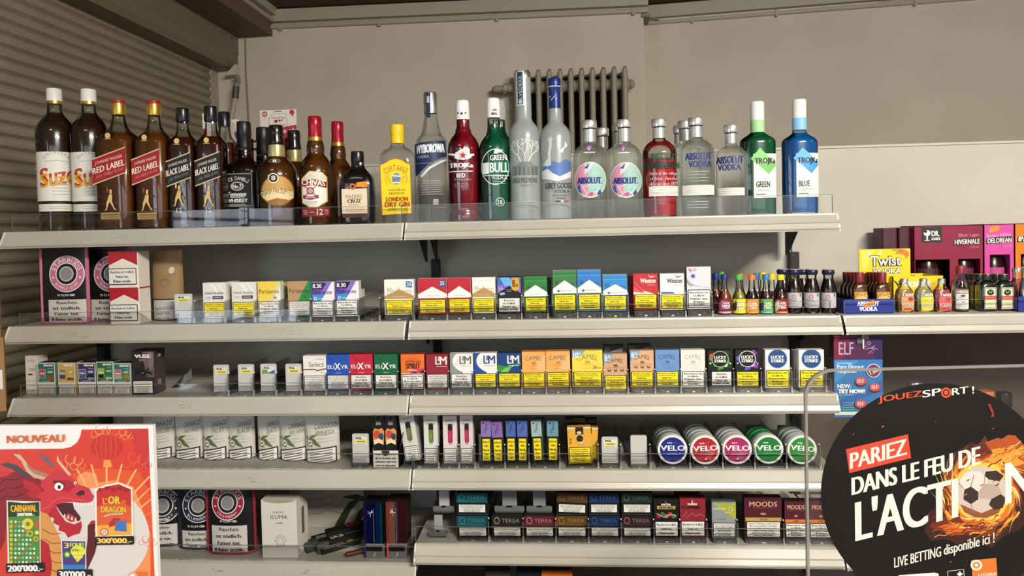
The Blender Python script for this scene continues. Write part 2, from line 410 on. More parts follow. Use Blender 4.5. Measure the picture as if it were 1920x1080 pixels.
mb = MB(); mb.tube([(x0, .05, -.075), (x0-.05, .05, -.075)], .02, RAD, 12); mb.tube([(x0-.05, .05, -.075), (x0-.08, .05, -.075), (x0-.115, .05, -.075), (x0-.125, .055, -.075)], [.016, .017, .017, .008], RAD, 12)
v = mb.build('valve', t); mb = MB(); mb.lathe([(.024, 0), (.026, .004), (.026, .016), (.024, .02)], RAD, 6, c=(x0-.072, .05, -.075), axis='x'); mb.build('nut', v)
mb = MB(); mb.lathe([(.02, 0), (.024, .006), (.02, .02), (.008, .026)], RAD, 12, c=(xe_+.026, .05, -.075), axis='x'); mb.build('end_plug', t)

# ------------------------------------------------------------ shelving
ZD = {1: 1.5715, 2: 1.3375, 3: 1.1585, 4: .9805, 5: .8022, 6: .62}
ZL5, Z3R = P(500, 1053, 0).z, P(1750, 589, 0).z
LIP = noisy('painted_steel', 'b0ab9e', 'b8b3a6', 5, .34, spec=.75)
DECK = noisy('deck_steel', 'b5b0a4', 'bfbaae', 6, .45, spec=.4)
PANEL = noisy('panel_steel', 'bab5a9', 'c2bdb1', 3, .6, spec=.3)
STEEL = mat('26262a', .45, .3)
DUST = mat('b1a794', .7)
for k, X in enumerate((-1.0, .006, 1.008, 2.01)):
    mb = MB(); mb.box(-.011, .011, 0, .03, 0, 1.47, mat('1c1c1c', .5))
    for j in range(26): mb.box(-.006, .006, -.0008, 0, .3+.043*j, .325+.043*j, mat('050505'))
    o = mb.build('shelf_upright', loc=(X, .341, 0))
    tag(o, ['dark slotted shelf upright at the left end of the shelves', 'dark slotted shelf upright behind the middle joint of the shelves', 'dark slotted shelf upright behind the small dark bottles', 'dark slotted shelf upright at the far right'][k], 'shelf upright', 'slotted uprights of the shelving')
for k, (xa, xb) in enumerate(((-1.0, .004), (.008, 1.006), (1.01, 2.01))):
    mb = MB(); zt = 1.748 if k == 0 else 1.7605
    mb.box(xa, xb, .372, .39, .05 if k < 2 else Z3R-.03, zt, PANEL)
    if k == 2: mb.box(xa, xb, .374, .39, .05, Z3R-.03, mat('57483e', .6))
    mb.box(xa, xb, .368, .372, zt-.006, zt, mat('c4beb2'))
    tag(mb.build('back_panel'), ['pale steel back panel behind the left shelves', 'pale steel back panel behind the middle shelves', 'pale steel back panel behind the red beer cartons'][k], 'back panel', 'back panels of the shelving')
def shelf(label, xa, xb, Z, riser, ridge, marks=()):
    t = thing('steel_shelf', label, 'shelf', ((xa+xb)/2, 0, Z), group='shelves of the shelving')
    w = (xb-xa)/2
    mb = MB(); mb.box(-w+.002, w-.002, .002, .337, -.022, -.0005, DECK); mb.build('deck', t)
    pr = [(0, 0), (.004, 0), (.004, -.006), (-.012, -.039), (-.022, -.041), (-.023, -.0375)]
    if ridge: pr += [(-.0165, -.0238), (-.0185, -.0222), (-.0158, -.0205)]
    pr += [(-.004, -.0045), (-.003, -.001)]
    mb = MB(); mb.prism(pr, -w, w, LIP, 'x')
    mb.prism([(-.0205, -.0335), (-.0245, -.0362), (-.0225, -.0385)], -w, w, LIP, 'x')
    for x in (-w, w-.004): mb.prism([(.0005, .0004), (-.0045, -.0012), (-.0235, -.0375), (-.023, -.0413), (-.0115, -.0395)], x, x+.004, mat('dedace', .4), 'x')
    for (u, r_) in marks:
        x = -w+u*2*w; random.seed(int(u*1000))
        for j in range(6):
            xx = x+random.uniform(-.02, .02); d = random.uniform(.004, .016); h = random.uniform(.0006, .0016); v = random.uniform(.3, .7)
            y, z = -.004-.019*v, -.0045-.033*v
            mb.add([(xx, y-.0006, z-h), (xx+d, y-.0006, z-h*.3), (xx+d, y-.0006-.0005, z+h), (xx, y-.0006-.0003, z+h*.4)], [(0, 1, 2, 3)], DUST)
    mb.build('price_rail', t)
    if riser:
        ra, rb, rh = riser
        mb = MB(); mb.box(ra-t.location.x, rb-t.location.x, .006, .0085, .0, rh, ACRYL)
        mb.box(ra-t.location.x, rb-t.location.x, .0058, .0087, rh, rh+.0009, ACRYLE)
        mb.box(rb-t.location.x-.0012, rb-t.location.x, .0058, .0087, 0, rh, ACRYLE); mb.box(ra-t.location.x, ra-t.location.x+.0012, .0058, .0087, 0, rh, ACRYLE)
        mb.build('front_riser', t)
    for x in (-w+.012, w-.014):
        mb = MB(); mb.prism([(.3405, -.001), (.02, -.001), (.03, -.02), (.24, -.045), (.318, -.105), (.3405, -.11)], x, x+.003, STEEL, 'x'); mb.build('bracket', t)
    return t
R1 = .0415
shelf('top left shelf carrying the brown liqueur and whisky bottles', -1.004, -.003, ZD[1], (-.99, -.01, R1), 0, ((.3, 0),))
shelf('top middle shelf carrying the clear and coloured vodka bottles', .001, .995, ZD[1], (.003, .988, R1), 1, ((.02, 0), (.38, 0), (.92, 0)))
shelf('second left shelf carrying cigarette packs and black pouches', -1.002, -.004, ZD[2], (-.98, .01, .031), 0, ((.19, 0), (.72, 0)))
shelf('second middle shelf carrying cigarette packs and small bottles', .004, .998, ZD[2], (.012, .98, .031), 1, ((.4, 0), (.72, 0)))
shelf('right shelf carrying small spirit bottles and beer cartons', 1.004, 2.0, Z3R, (1.01, 1.98, .031), 1)
shelf('third left shelf carrying small vape boxes and white price paddles', -.998, -.0015, ZD[3], (-.985, -.01, .031), 0, ((.16, 0), (.45, 0)))
shelf('third middle shelf carrying the longest row of cigarette packs', .0015, .99, ZD[3], (.005, .98, .031), 1, ((.03, 0), (.33, 0)))
shelf('fourth left shelf carrying the white leaf pouches', -.995, .0, ZD[4], (-.98, .0, .036), 0, ((.29, 0), (.62, 0)))
shelf('fourth middle shelf carrying slim packs and round tins', .0035, .99, ZD[4], (.004, .98, .036), 1, ((.12, 0), (.47, 0)))
shelf('lowest left shelf carrying black pouches and a white carton', -.995, .006, ZL5, (-.98, .0, .036), 0, ((.5, 0), (.73, 0)))
shelf('lowest middle shelf carrying flat boxes and cigar tins', .0025, .995, ZD[5], (.003, .985, .038), 1, ((.06, 0), (.4, 0)))
shelf('lower right shelf seen as a pale corner below the round black sign', 1.0, 2.0, ZD[5]-.003, None, 1)
shelf('shelf at the bottom edge carrying stacks of dark packs', .0025, .995, ZD[6], None, 1)
# ------------------------------------------------------------ bottles
def bottle(label, cx, Y, prof, Z=None, glass=GLASS, liq=None, caps=(), dep=1., arts=(), name='bottle', cat='bottle', group=None, n=36, rz=0, inset=1.3, foot=.9):
    """prof: (y px, half width px[, squareness]) from the shoulder base upward; 0 stands for the shelf. arts: (part, y0.., fn, half width px, squareness)"""
    Z = ZD[1] if Z is None else Z
    X = P(cx, 430, Y).x
    for _ in range(3): X = P(cx, proj((X, Y, Z))[1]-60, Y).x
    yb = proj((X, Y, Z))[1]; k = (P(cx+20, yb, Y)-P(cx-20, yb, Y)).length/40
    face = math.atan2(CAM.x-X, Y-CAM.y) if len(prof[0]) < 3 and dep > .9 else 0     # round bottles stand with their label turned to the counter
    cf, sf = math.cos(face), math.sin(face)
    t = thing(name, label, cat, (X, Y, Z), (0, 0, rz), group)
    def zz(y): return max((yb-y)*k, 0)
    pr = [(p[1]*k, zz(p[0]) if p[0] else 0.)+tuple(p[2:]) for p in prof]
    r0_, z0_ = pr[0][0], pr[0][1]; sq = pr[0][2:]
    pr = [(r0_*foot, 0.)+sq, (r0_*.99, .0025)+sq, (r0_, .007)+sq]+pr[1:]
    mb = MB(); mb.lathe(pr, glass, n, dep); mb.build('glass', t)
    if liq:
        lm, ly = liq; lz = zz(ly); q = []
        for a, b_ in zip(pr, pr[1:]):
            if a[1] <= lz: q.append((max(a[0]-inset*k, .001), max(a[1], .004))+a[2:])
            if a[1] < lz < b_[1]:
                f = (lz-a[1])/(b_[1]-a[1]); q.append((max(a[0]+(b_[0]-a[0])*f-inset*k, .001), lz)+a[2:])
        mb = MB(); mb.lathe(q, lm if not isinstance(lm, str) else liquid(lm), n, dep); mb.build('liquid', t)
    for cn, m, cp in caps:
        mb = MB(); mb.lathe([(p[1]*k, zz(p[0]))+tuple(p[2:]) for p in cp], m, 24, dep if dep < .8 and cp[0][1] > 16 else 1.); mb.build(cn, t)
    for a in arts:
        part, fn, hw = a[0], a[1], a[2]; p = a[3] if len(a) > 3 else 2; lab = a[4] if len(a) > 4 else None
        A = hw*k; B = A*dep
        if p >= 5:
            surf = lambda x, z, e, B=B: (x, -(B+.0006+e), z); step = None
        else:
            def surf(x, z, e, A=A, B=B, p=p):
                y = -(B+.0006+e)*max(1-min(abs(x)/A, .999)**p, 0)**(1/p); return (x*cf-y*sf, x*sf+y*cf, z)
            step = .003
        mb = MB(surf=surf, step=step); mb.b = (-cx*k, yb*k, k, -k)
        fn(mb); o = mb.build(part, t)
        if lab: o['label'] = lab
    return t
def sh(fn, dx, dy=0):                          # the same print moved by dx, dy pixels
    def g(mb):
        b = mb.b; mb.b = (b[0]+dx*b[2], b[1]+dy*b[3], b[2], b[3]); fn(mb); mb.b = b
    return g
# --- gentian liqueur (two)
def a_suze(m):
    m.rect(78.5, 381, 140, 295, 'ebe7dd'); m.arc('DISTILLERIE', 109, 320, 24, 90, 110, 5, '9a9a94'); m.line([(90, 312), (109, 310), (128, 312)], 1, 'a8a8a0')
    m.poly([(83, 350), (136, 332), (136, 330), (83, 322)], 'ebe7dd')
    m.tx('Suze', 83, 136, 352, 320, 'c2401e', bold=.018, up=9); m.lay += 1
    m.tx('Suze', 83, 136, 354, 330, 'e6a51e', bold=.014, up=9)
    m.line([(88, 357), (100, 352), (120, 347), (136, 346)], .5, 'c8b88a')
    m.bars(98, 130, 372, 344, 5, 'b8b2a4', .16); m.rect(80, 385.5, 140, 381.5, '1c1c1e'); m.rect(80, 399, 140, 386, 'e4e0d4'); m.bars(90, 130, 396, 389, 2, 'b4ae9e', .3)
SUZE = dict(glass=GLASS, liq=(liquid('3c2410', '54300e', .74), 224), dep=1)
for i, (cx, lb) in enumerate(((109, 'leftmost brown liqueur bottle with white label, its label fully in view'), (173, 'second brown liqueur bottle with white label, partly behind the red-labelled whisky'))):
    dx = cx-109
    bottle(lb, cx, .125, [(0, 29.5), (290, 31), (262, 31.5), (250, 29.5), (241, 25), (232, 18), (226, 13.5), (220, 12), (206, 11.5)], caps=[('cap', mat('e9e6e0', .35), [(207, 12.6), (182.5, 12.2), (181, 11.5)]), ('cap_band', GOLD, [(208, 12.9), (203, 12.9)])],
           arts=[('paper_label', sh(a_suze, dx), 31.2)], group='white-labelled brown liqueur bottles', **SUZE)
# --- striding-man whisky (five square bottles)
def jw(label, dx, w, y0, ytop, cap, lab, lcol, txt1, Y, red, x0l, x1l, ydn, group, base):
    """w half width of the square body; y0 shoulder; the slanted label runs from x0l to x1l, rising ydn px"""
    cx = dx
    def a(m):
        yl = lab
        def band(a0, a1, c): m.poly([(x0l, yl+a1), (x1l, yl+a1-ydn), (x1l, yl+a0-ydn), (x0l, yl+a0)], c)
        band(0, 46, 'd9c48e'); band(2, 44, lcol)
        m.tx(txt1[0], x0l+6, x1l-6, yl+13-ydn*.35, yl+6-ydn*.35, 'e6d6c0', up=ydn*.62, res=1)
        m.tx(txt1[1], x0l+1, x1l-2, yl+27.5-ydn*.4, yl+17-ydn*.4, 'f2ead8', bold=.006, up=ydn*.75)
        m.tx('John Walker & Sons', x0l+7, x1l-4, yl+40-ydn*.5, yl+31-ydn*.5, 'e08878' if red else '8c8c86', up=ydn*.75, shear=.3, res=1)
        g = 'd8b878'; cxm = (x0l+x1l)/2; b = base
        m.ell(cxm, yl-ydn-20, 5, None, g, 12); m.rect(cxm-6, yl-ydn-13.6, cxm+6, yl-ydn-14.6, g)
        # walking figure in a top hat
        m.rect(cxm-5.5, b-32, cxm-2.5, b-40, 'a8402c' if red else g); m.ell(cxm+2, b-31, 2.4, None, g, 10); m.rect(cxm, b-32.5, cxm+4.4, b-37, g)
        m.poly([(cxm-1, b-28), (cxm+5, b-28), (cxm+4, b-14), (cxm-6, b-14)], g); m.poly([(cxm-6, b-15), (cxm-1, b-15), (cxm-6, b-1), (cxm-10, b), (cxm-7, b-4)], g)
        m.poly([(cxm, b-15), (cxm+4.5, b-15), (cxm+8, b-5), (cxm+12, b-1), (cxm+8, b-1)], g)
    def st(m):
        b = base; cxm = (x0l+x1l)/2; m.rect(cxm-18, b+15.5, cxm+18, b+3.5, 'b9975a'); m.bars(cxm-15, cxm+15, b+14, b+5, 2, '8a6a36', .2)
    arts = [('slanted_label', a, w, 6)]
    if red: arts.append(('base_label', st, w, 6))
    else: arts.append(('age_mark', lambda m: m.tx('12', (x0l+x1l)/2-5, (x0l+x1l)/2+5, base+11, base+3, 'c8c0b0', bold=.02), w, 6))
    c0, c1, cw = cap
    caps = [('cap', GOLD if red else mat('17161a', .25), [(c1, cw), (c1-3, cw+.6), (c0+3, cw), (c0+1, cw-.3), (c0, cw-1.2)])]
    if red: caps.append(('cap_top', mat('a31c22', .35), [(c0+5, cw+.3), (c0-1, cw-.4), (c0-1.6, cw-1.4)]))
    sh_ = y0
    return bottle(label, cx, Y, [(0, w, 5), (sh_+14, w, 5), (sh_+7, w*.96, 4), (sh_, w*.8, 3), (sh_-7, w*.6, 2), (sh_-16, w*.45, 2), (c1+4, cw-1.2), (c1, cw-1.4)], liq=(liquid('8a4c14', 'a8641c', .5) if red else liquid('54200c', '6a2c12', .6), sh_-3), caps=caps, dep=.95 if red else .82, arts=arts, group=group)
gR, gB = 'red-labelled square whisky bottles', 'black-labelled square whisky bottles'
jw('square whisky bottle with slanted red label, left one beside the brown liqueur', 228, 32.8, 262, 0, (201, 226, 12), 306, 'a01c26', ('JOHNNIE WALKER', 'RED LABEL'), .062, 1, 196, 258, 20, gR, 397)
jw('square whisky bottle with slanted red label, right one beside the black labels', 294.3, 28.4, 262, 0, (201, 226, 11.6), 306, 'a01c26', ('JOHNNIE WALKER', 'RED LABEL'), .062, 1, 265, 317, 18, gR, 397)
jw('square whisky bottle with slanted black label and gold disc, left of the two in front', 347.5, 25, 268, 0, (212, 237, 11.3), 309, '1a1c1c', ('JOHNNIE WALKER', 'BLACK LABEL'), .07, 0, 323, 370, 16, gB, 389)
jw('square whisky bottle with slanted black label, right one touching the black bourbon', 400, 23.8, 266, 0, (208, 235, 11.3), 307, '1a1c1c', ('JOHNNIE WALKER', 'BLACK LABEL'), .066, 0, 377, 424, 16, gB, 389)
bottle('amber bottle with black cap standing behind the black-labelled whisky', 425, .205, [(0, 20, 4), (290, 20, 4), (276, 20, 3), (262, 12), (248, 9.6), (243, 9.4)], liq=(liquid('8a4a10', 'b86a1c', .45), 274), caps=[('cap', mat('17161a', .25), [(244, 10.6), (221, 10.8), (218, 9.6)])])
# --- square black-label bourbon (two)
def a_jack(m):
    m.rect(431, 391, 488, 329, '131414'); m.frame(433, 389, 486, 331, .9, 'c4c2b8')
    m.arc("JACK DANIEL'S", 459, 374, 36, 90, 74, 8.5, 'ecebe4', bold=.0)
    m.ring(459, 353, 12, .9, 'dcdad0', 8); m.ring(459, 353, 10, .92, 'dcdad0', 6.4); m.tx('No.7', 451, 467, 357, 350, 'ecebe4', bold=.02)
    m.tx('Tennessee', 441, 476, 371.5, 363, 'ecebe4', bold=.01, shear=.2); m.bars(446, 472, 374, 372, 1, 'b8b6ae', .6, 0); m.tx('WHISKEY', 439, 478, 382, 375.5, 'ecebe4', bold=.012); m.bars(440, 477, 388, 384, 2, 'b8b6ae', .35)
def jack(lb, cx, Y, dy, art, w=1.):
    bottle(lb, cx, Y, [(0, 31*w, 6), (326+dy, 31*w, 6), (318+dy, 29.5*w, 5), (311+dy, 24*w, 3.4), (305+dy, 16), (300+dy, 13), (292+dy, 13.6), (283+dy, 12.4), (280+dy, 11.6)], liq=(liquid('2c120a', '4a1e0c', .7), 286+dy), dep=.95,
           caps=[('cap', mat('17181a', .35), [(283+dy, 12.6), (279+dy, 13), (262+dy, 12), (260+dy, 12.8), (238+dy, 12.4), (235+dy, 11.4)])], arts=[('square_label', art, 31, 6)] if art else (), group='square black-label bourbon bottles')
jack('square bourbon bottle with black arched label and tall black cap', 461, .135, 0, a_jack)
jack('bourbon bottle with black cap half hidden behind the round gold-label whisky', 497, .212, 10, None, .72)
# --- round gold-label whisky (two)
def a_gold(m):
    m.ell(521, 361, 29, 28, 'c79a52'); m.ring(521, 361, 29, .93, '6e4a1e', 28)
    m.poly([(494, 372), (512, 362), (530, 368), (548, 360), (548, 374), (530, 384), (508, 384)], 'e8cf98'); m.poly([(500, 380), (520, 374), (540, 378), (532, 387), (510, 387)], '9a6a2c')
    m.arc('GOLD RIVER', 521, 432, 70, 90, 47, 10, '1e120a', bold=0); m.lay += 1
    m.arc('GOLD RIVER', 520.2, 432.6, 70, 90, 47, 9, 'f4eee0')
    m.ell(514, 339, 9, None, 'efe6d2'); m.ell(514, 339, 7.4, None, '2a1a10'); m.tx('8', 510.5, 517.5, 343, 334.5, 'f4eee0', bold=.05)
def a_gold_top(m): m.ell(517, 308, 10, 4.5, '2a180c'); m.ring(517, 308, 10, .88, '7a5a34', 4.5); m.tx('8', 513.5, 520.5, 310.5, 305.5, 'f0e6d0', bold=.05)
def goldr(lb, cx, Y, dy, art, w=1.):
    bottle(lb, cx, Y, [(0, 35*w), (385+dy, 35*w), (335+dy, 35*w), (322+dy, 34*w), (312+dy, 29*w), (304+dy, 21*w), (299+dy, 15*w), (296+dy, 14.2*w), (290+dy, 14.4*w), (280+dy, 14*w), (272+dy, 13*w)], liq=(liquid('6e3e14', '94601f', .55), 298+dy),
           caps=[('cap', mat('16130f', .2), [(274+dy, 14*w), (271+dy, 14.2*w), (262+dy, 12.6*w), (255+dy, 13*w), (244+dy, 12.8*w), (241+dy, 11.6*w)]), ('neck_foil', mat('b8ae78', .3, .5), [(298+dy, 14.8*w), (290+dy, 15.2*w), (277+dy, 14.2*w)])], arts=art, group='round gold-label whisky bottles')
goldr('round whisky bottle with oval gold label and black cap', 521, .063, 0, [('oval_label', a_gold, 35), ('neck_seal', a_gold_top, 30)])
goldr('round whisky bottle with black cap behind the gold label and the red-capped whisky', 554, .284, 9, (), .9)
# --- red-capped scotch (two)
def a_chiv(m):
    m.poly([(564, 382), (564, 338), (578, 325), (600, 327), (609, 336), (609, 380), (590, 391), (576, 390)], 'cfb46c'); m.poly([(565, 381), (565, 339), (579, 327), (600, 329), (607, 337), (607, 379), (590, 389), (577, 388)], 'ebe6da')
    m.poly([(568, 339), (580, 329), (600, 331), (606, 338), (604, 342), (570, 343)], 'd8d2bc'); m.poly([(562, 353), (562, 342), (585, 340), (608, 345), (607, 356), (585, 351)], '8e1b24'); m.tx('CHIVAS', 564, 605, 351, 341.5, 'f2ece0', bold=.012, up=-3)
    m.ring(579, 361, 6.5, .72, '8e1b24'); m.line([(569, 370), (589, 352)], 1.4, '8e1b24'); m.line([(569, 352), (589, 370)], 1.4, '8e1b24'); m.ell(579, 361, 4, None, 'c8a0a0', 10)
    m.poly([(566, 374), (566, 368), (579, 371), (593, 368), (593, 374), (579, 377)], '8e1b24'); m.tx('REGAL', 571, 588, 374, 370.5, 'f2ece0'); m.bars(569, 592, 386, 379, 3, 'a8a8b4', .3)
def a_chiv2(m): m.rect(563, 407, 612, 391, '8c2028'); m.tx('12', 589, 600, 404, 393.5, 'f0dcd4', bold=.03); m.bars(565, 574, 404, 394, 3, 'd8b8b0', .4); m.bars(576, 585, 401, 396, 2, 'd8b8b0', .3); m.bars(602, 610, 404, 394, 3, 'd8b8b0', .4)
def chiv(lb, cx, Y, dx, dy, w=1.):
    bottle(lb, cx, Y, [(0, 29*w), (388+dy, 29.5*w), (330+dy, 30*w), (316+dy, 29*w), (306+dy, 25*w), (299+dy, 20*w), (294+dy, 15.5*w), (291+dy, 15*w), (284+dy, 16*w), (276+dy, 15.2*w), (268+dy, 13.2*w), (262+dy, 12.8*w)], liq=(liquid('7a4614', 'a86c22', .5), 268+dy),
           caps=[('cap', mat('a5182c', .22, .35), [(263+dy, 12.6*w), (245+dy, 12*w), (243+dy, 12.4*w), (227+dy, 12.2*w), (224+dy, 11*w)]), ('gold_band', GOLD, [(269+dy, 13.8*w), (262+dy, 13*w)])], arts=[('crest_label', sh(a_chiv, dx, dy), 30*w), ('base_label', sh(a_chiv2, dx, dy), 29.7*w)], group='red-capped scotch bottles')
chiv('scotch bottle with tall dark red cap and white crest label in front', 594, .062, 4, 0)
chiv('scotch bottle with tall dark red cap behind the small madeira flask', 636, .15, 2, 9, .9)
# --- madeira flask
def a_mad(m):
    m.rect(646, 401, 693, 356, 'e8d5b4'); m.tx('MADERE', 653, 684, 374, 367, '7a6a5a'); m.tx('CRUZ', 656, 682, 382, 375, '4e3a2e', bold=.02); m.bars(658, 678, 386, 384, 1, 'a08870', .5); m.bars(650, 690, 399, 389, 3, 'b8a080', .2)
    m.rect(647, 408, 693, 402, '5a2c2a'); m.ring(667, 352, 6, .4, 'c07048', n=14); m.line([(652, 351), (660, 347), (667, 346)], 1.2, '8a4038')
    m.poly([(673, 353), (674, 345), (692, 343), (694, 345), (694, 352), (692, 354)], 'f0901e')
bottle('small flat dark madeira flask with cream label and orange price tag', 672, .05, [(0, 29, 4.5), (350, 29.5, 4.5), (339, 28.5, 4), (331, 25, 3.4), (324, 19, 2.6), (318, 14), (312, 12), (306, 11.6), (300, 11.3)], glass=thin('dark_glass', '2a2020', 1.2, 1.5, .04, '120c0c', .8), caps=[('cap', mat('151416', .25), [(306, 11.8), (303, 12), (290, 11.8), (287, 11)])], dep=.6, arts=[('cream_label', a_mad, 29.5, 6)])
# --- gin
def a_gin(m):
    e = [(720.5, 404), (719, 312), (727, 309), (737, 303), (748, 300.5), (760, 303), (768, 309), (776, 312), (776.5, 402)]
    m.poly(e, 'b5642a'); m.poly([(722, 402.6), (720.4, 313), (728, 310.2), (738, 304.4), (748, 302), (759, 304.4), (767, 310.2), (774.6, 313), (775, 400.8)], 'f0d41c')
    m.arc("CURTAIN'S", 748, 352, 34, 90, 76, 10, 'b83020', bold=0); m.lay += 1
    m.ell(749, 338, 8, 10.5, '5a9ac0'); m.line([(742, 332), (757, 334)], 2.4, 'e8e4e0'); m.line([(742, 341), (757, 336)], 2, 'c83030'); m.line([(743, 345), (755, 345)], 2, 'e8e4e0')
    for sx in (-1, 1): m.line([(749+sx*10, 346), (749+sx*14, 336), (749+sx*19, 330), (749+sx*20, 340), (749+sx*16, 348)], 2, 'cfae28'); m.line([(749+sx*12, 330), (749+sx*17, 326)], 1.6, 'cfae28')
    m.tx('Curtain & Brooks', 733, 766, 360, 355.5, '8a7020', res=1); m.tx('PREMIUM', 735, 763, 367, 362.5, 'a07a20', res=1); m.tx('LONDON', 729, 770, 379, 371, 'b04020', bold=.012); m.tx('DRY GIN', 727, 773, 389, 380, 'b04020', bold=.012); m.bars(729, 771, 396, 391, 2, '8a7020', .35)
bottle('clear gin bottle with yellow arched label and yellow cap', 747.5, .06, [(0, 29.5, 4.5), (350, 31, 4.5), (298, 31.5, 4.5), (291, 30, 4), (284, 24, 3), (279, 16), (276, 12.6), (270, 11.8), (264, 11.6)], glass=CLEAR, caps=[('cap', mat('eec81e', .4), [(272, 12.2), (264, 12.2), (255, 12), (252, 12.6), (240, 12.4), (237.5, 11.4)])], dep=.72, arts=[('yellow_label', a_gin, 31.5, 6)])
# --- tapered vodka with slanted navy label
def a_wyb(m):
    m.poly([(780.5, 330), (780, 273), (836, 268), (838, 296), (824, 302), (806, 311), (790, 325), (783, 332)], '1d2b52'); m.tx('WYBOROWA', 782, 835, 291, 275, 'eceef0', bold=.012, up=2); m.tx('VODKA', 783, 806, 300, 295, 'b8c0d0', bold=.0); m.bars(783, 812, 311, 308, 1, '8898b0', .3, 0)
    m.poly([(789, 333), (806, 316), (822, 308), (838, 301), (838, 304), (824, 311), (808, 320), (793, 335)], 'd8dce0'); m.poly([(806, 316), (822, 306), (830, 303), (824, 309), (812, 315)], '98a4b8')
def a_wyb2(m): m.rect(808, 391, 838, 389.5, 'b83038'); m.bars(811, 822, 385, 375, 4, 'e0e4e4', .4); m.bars(788, 830, 368, 340, 7, 'ccd4d4', .12)
bottle('clear vodka bottle with slanted navy label and tall silver cap', 811, .06, [(0, 28.5), (395, 28), (300, 28.5), (272, 29), (266, 28.5), (261, 25), (255, 19), (250, 17.4), (240, 15), (228, 13.4), (216, 12)], glass=CLEAR, caps=[('cap', SILVER, [(216, 12.2), (180, 12.2), (177, 11)])], arts=[('navy_label', a_wyb, 28.8), ('base_print', a_wyb2, 28.4), ('cap_strip', lambda m: m.rect(803, 225, 811, 180, '232a44').rect(804.5, 198, 809.5, 186, 'aab0c0'), 12.6)])
# --- red vodka
def a_tr(m):
    w = 'ece6e6'; m.line([(842, 291), (858, 295), (866, 296)], 4, w); m.line([(890, 294), (876, 296)], 4, w)
    m.poly([(854, 300), (856, 290), (862, 286), (864, 281), (869, 285), (873, 279), (876, 285), (882, 283), (882, 291), (886, 299), (878, 303), (862, 303)], w); m.poly([(855, 279), (858, 290), (866, 284)], '403840')
    q = []
    for i in range(10): r_ = 7.2 if i % 2 == 0 else 2.9; q.append((869.5+r_*math.sin(PI*i/5), 295.5-r_*math.cos(PI*i/5)))
    m.ell(869.5, 295.5, 8.6, None, 'd8d0d0'); m.poly(q, 'b02030')
    m.tx('TROJKa', 844, 888, 320, 309, w, bold=.02); m.rect(844, 325, 887, 323.4, w); m.tx('RED', 857, 873, 335.5, 328, w, bold=.03); m.tx('The way vodka is', 853, 884, 342, 337, 'c8a8ac', res=1); m.bars(851, 880, 354, 345, 3, 'c09098', .2)
bottle('deep red vodka bottle with white cap and white star print', 871, .06, [(0, 29.5), (404, 29.5), (398, 28.5), (394, 27), (388, 28.5), (340, 29), (285, 29.5), (272, 28), (262, 23.5), (255, 17.5), (250, 14.4), (247, 14.6), (244, 13), (240, 12), (224, 11.8)], liq=(liquid('8c0a22', '9c1030', .8), 226), caps=[('cap', mat('eceae6', .4), [(208, 12.4), (199, 12.2), (197, 11.6), (195, 11.9), (192, 11)]), ('neck_wrap', mat('eceae6', .45), [(227, 12.6), (207, 12.5)])], arts=[('white_print', a_tr, 29.6), ('neck_marks', lambda m: m.ell(869, 217, 2.4, 2.4, '2a2a2a', 8).ell(862, 216, 1.6, 1.6, '2a2a2a', 8).ell(876, 216, 1.6, 1.6, '2a2a2a', 8), 12.7)])
# --- green vodka (two, one behind)
def a_gb(m):
    w = 'dce8e2'; m.ring(929.5, 316, 26, .95, w, 33); m.poly([(906, 330), (906, 308), (956, 304), (956, 326)], '0a6a4a'); m.poly([(906, 329), (906, 308.4), (918, 307.4), (918, 328)], w)
    m.tx('GREEN', 920, 951, 304, 294, w, bold=.014, up=1); m.tx('BULL', 919, 955, 326, 308, w, bold=.02, up=1); m.rect(906, 332, 955, 330.6, w); m.tx('VODKA', 922, 951, 339, 331.5, w, bold=.0); m.bars(924, 948, 348, 341, 2, 'a8ccc0', .3)
    m.poly([(927, 292), (929, 285), (940, 284), (944, 287), (941, 290), (936, 290), (933, 292)], w); m.ring(937, 380, 8, .86, w); m.tx('18', 933, 941, 384, 376, w, bold=.02)
def gb(lb, cx, Y, dy, arts):
    bottle(lb, cx, Y, [(0, 27.5), (403, 28), (340, 28.5), (290, 29), (276, 28), (267, 24.5), (260, 19.5), (255, 15), (252, 14.6), (249, 13), (240, 12), (220, 11.6)], liq=(liquid('02664a', '0a8a60', .72), 235+dy), caps=[('cap', mat('eceae6', .4), [(205+dy, 12.6), (199+dy, 12.8), (197+dy, 11.6), (190+dy, 11.8), (187.5+dy, 11)]), ('neck_wrap', mat('eceae6', .45), [(223+dy, 12.4), (205+dy, 12.6)])], arts=arts, group='green vodka bottles')
gb('green vodka bottle with white cap and white bull print', 928.5, .06, 0, [('white_print', a_gb, 29), ('neck_marks', lambda m: m.tx('BULL', 925, 936, 219, 214.5, '2a2a2a', bold=.03).poly([(926, 211), (929, 208.5), (934, 208.5), (935, 211)], '2a2a2a'), 12.6)])
gb('green vodka bottle mostly hidden behind the white-capped green one', 938, .2, 4, ())
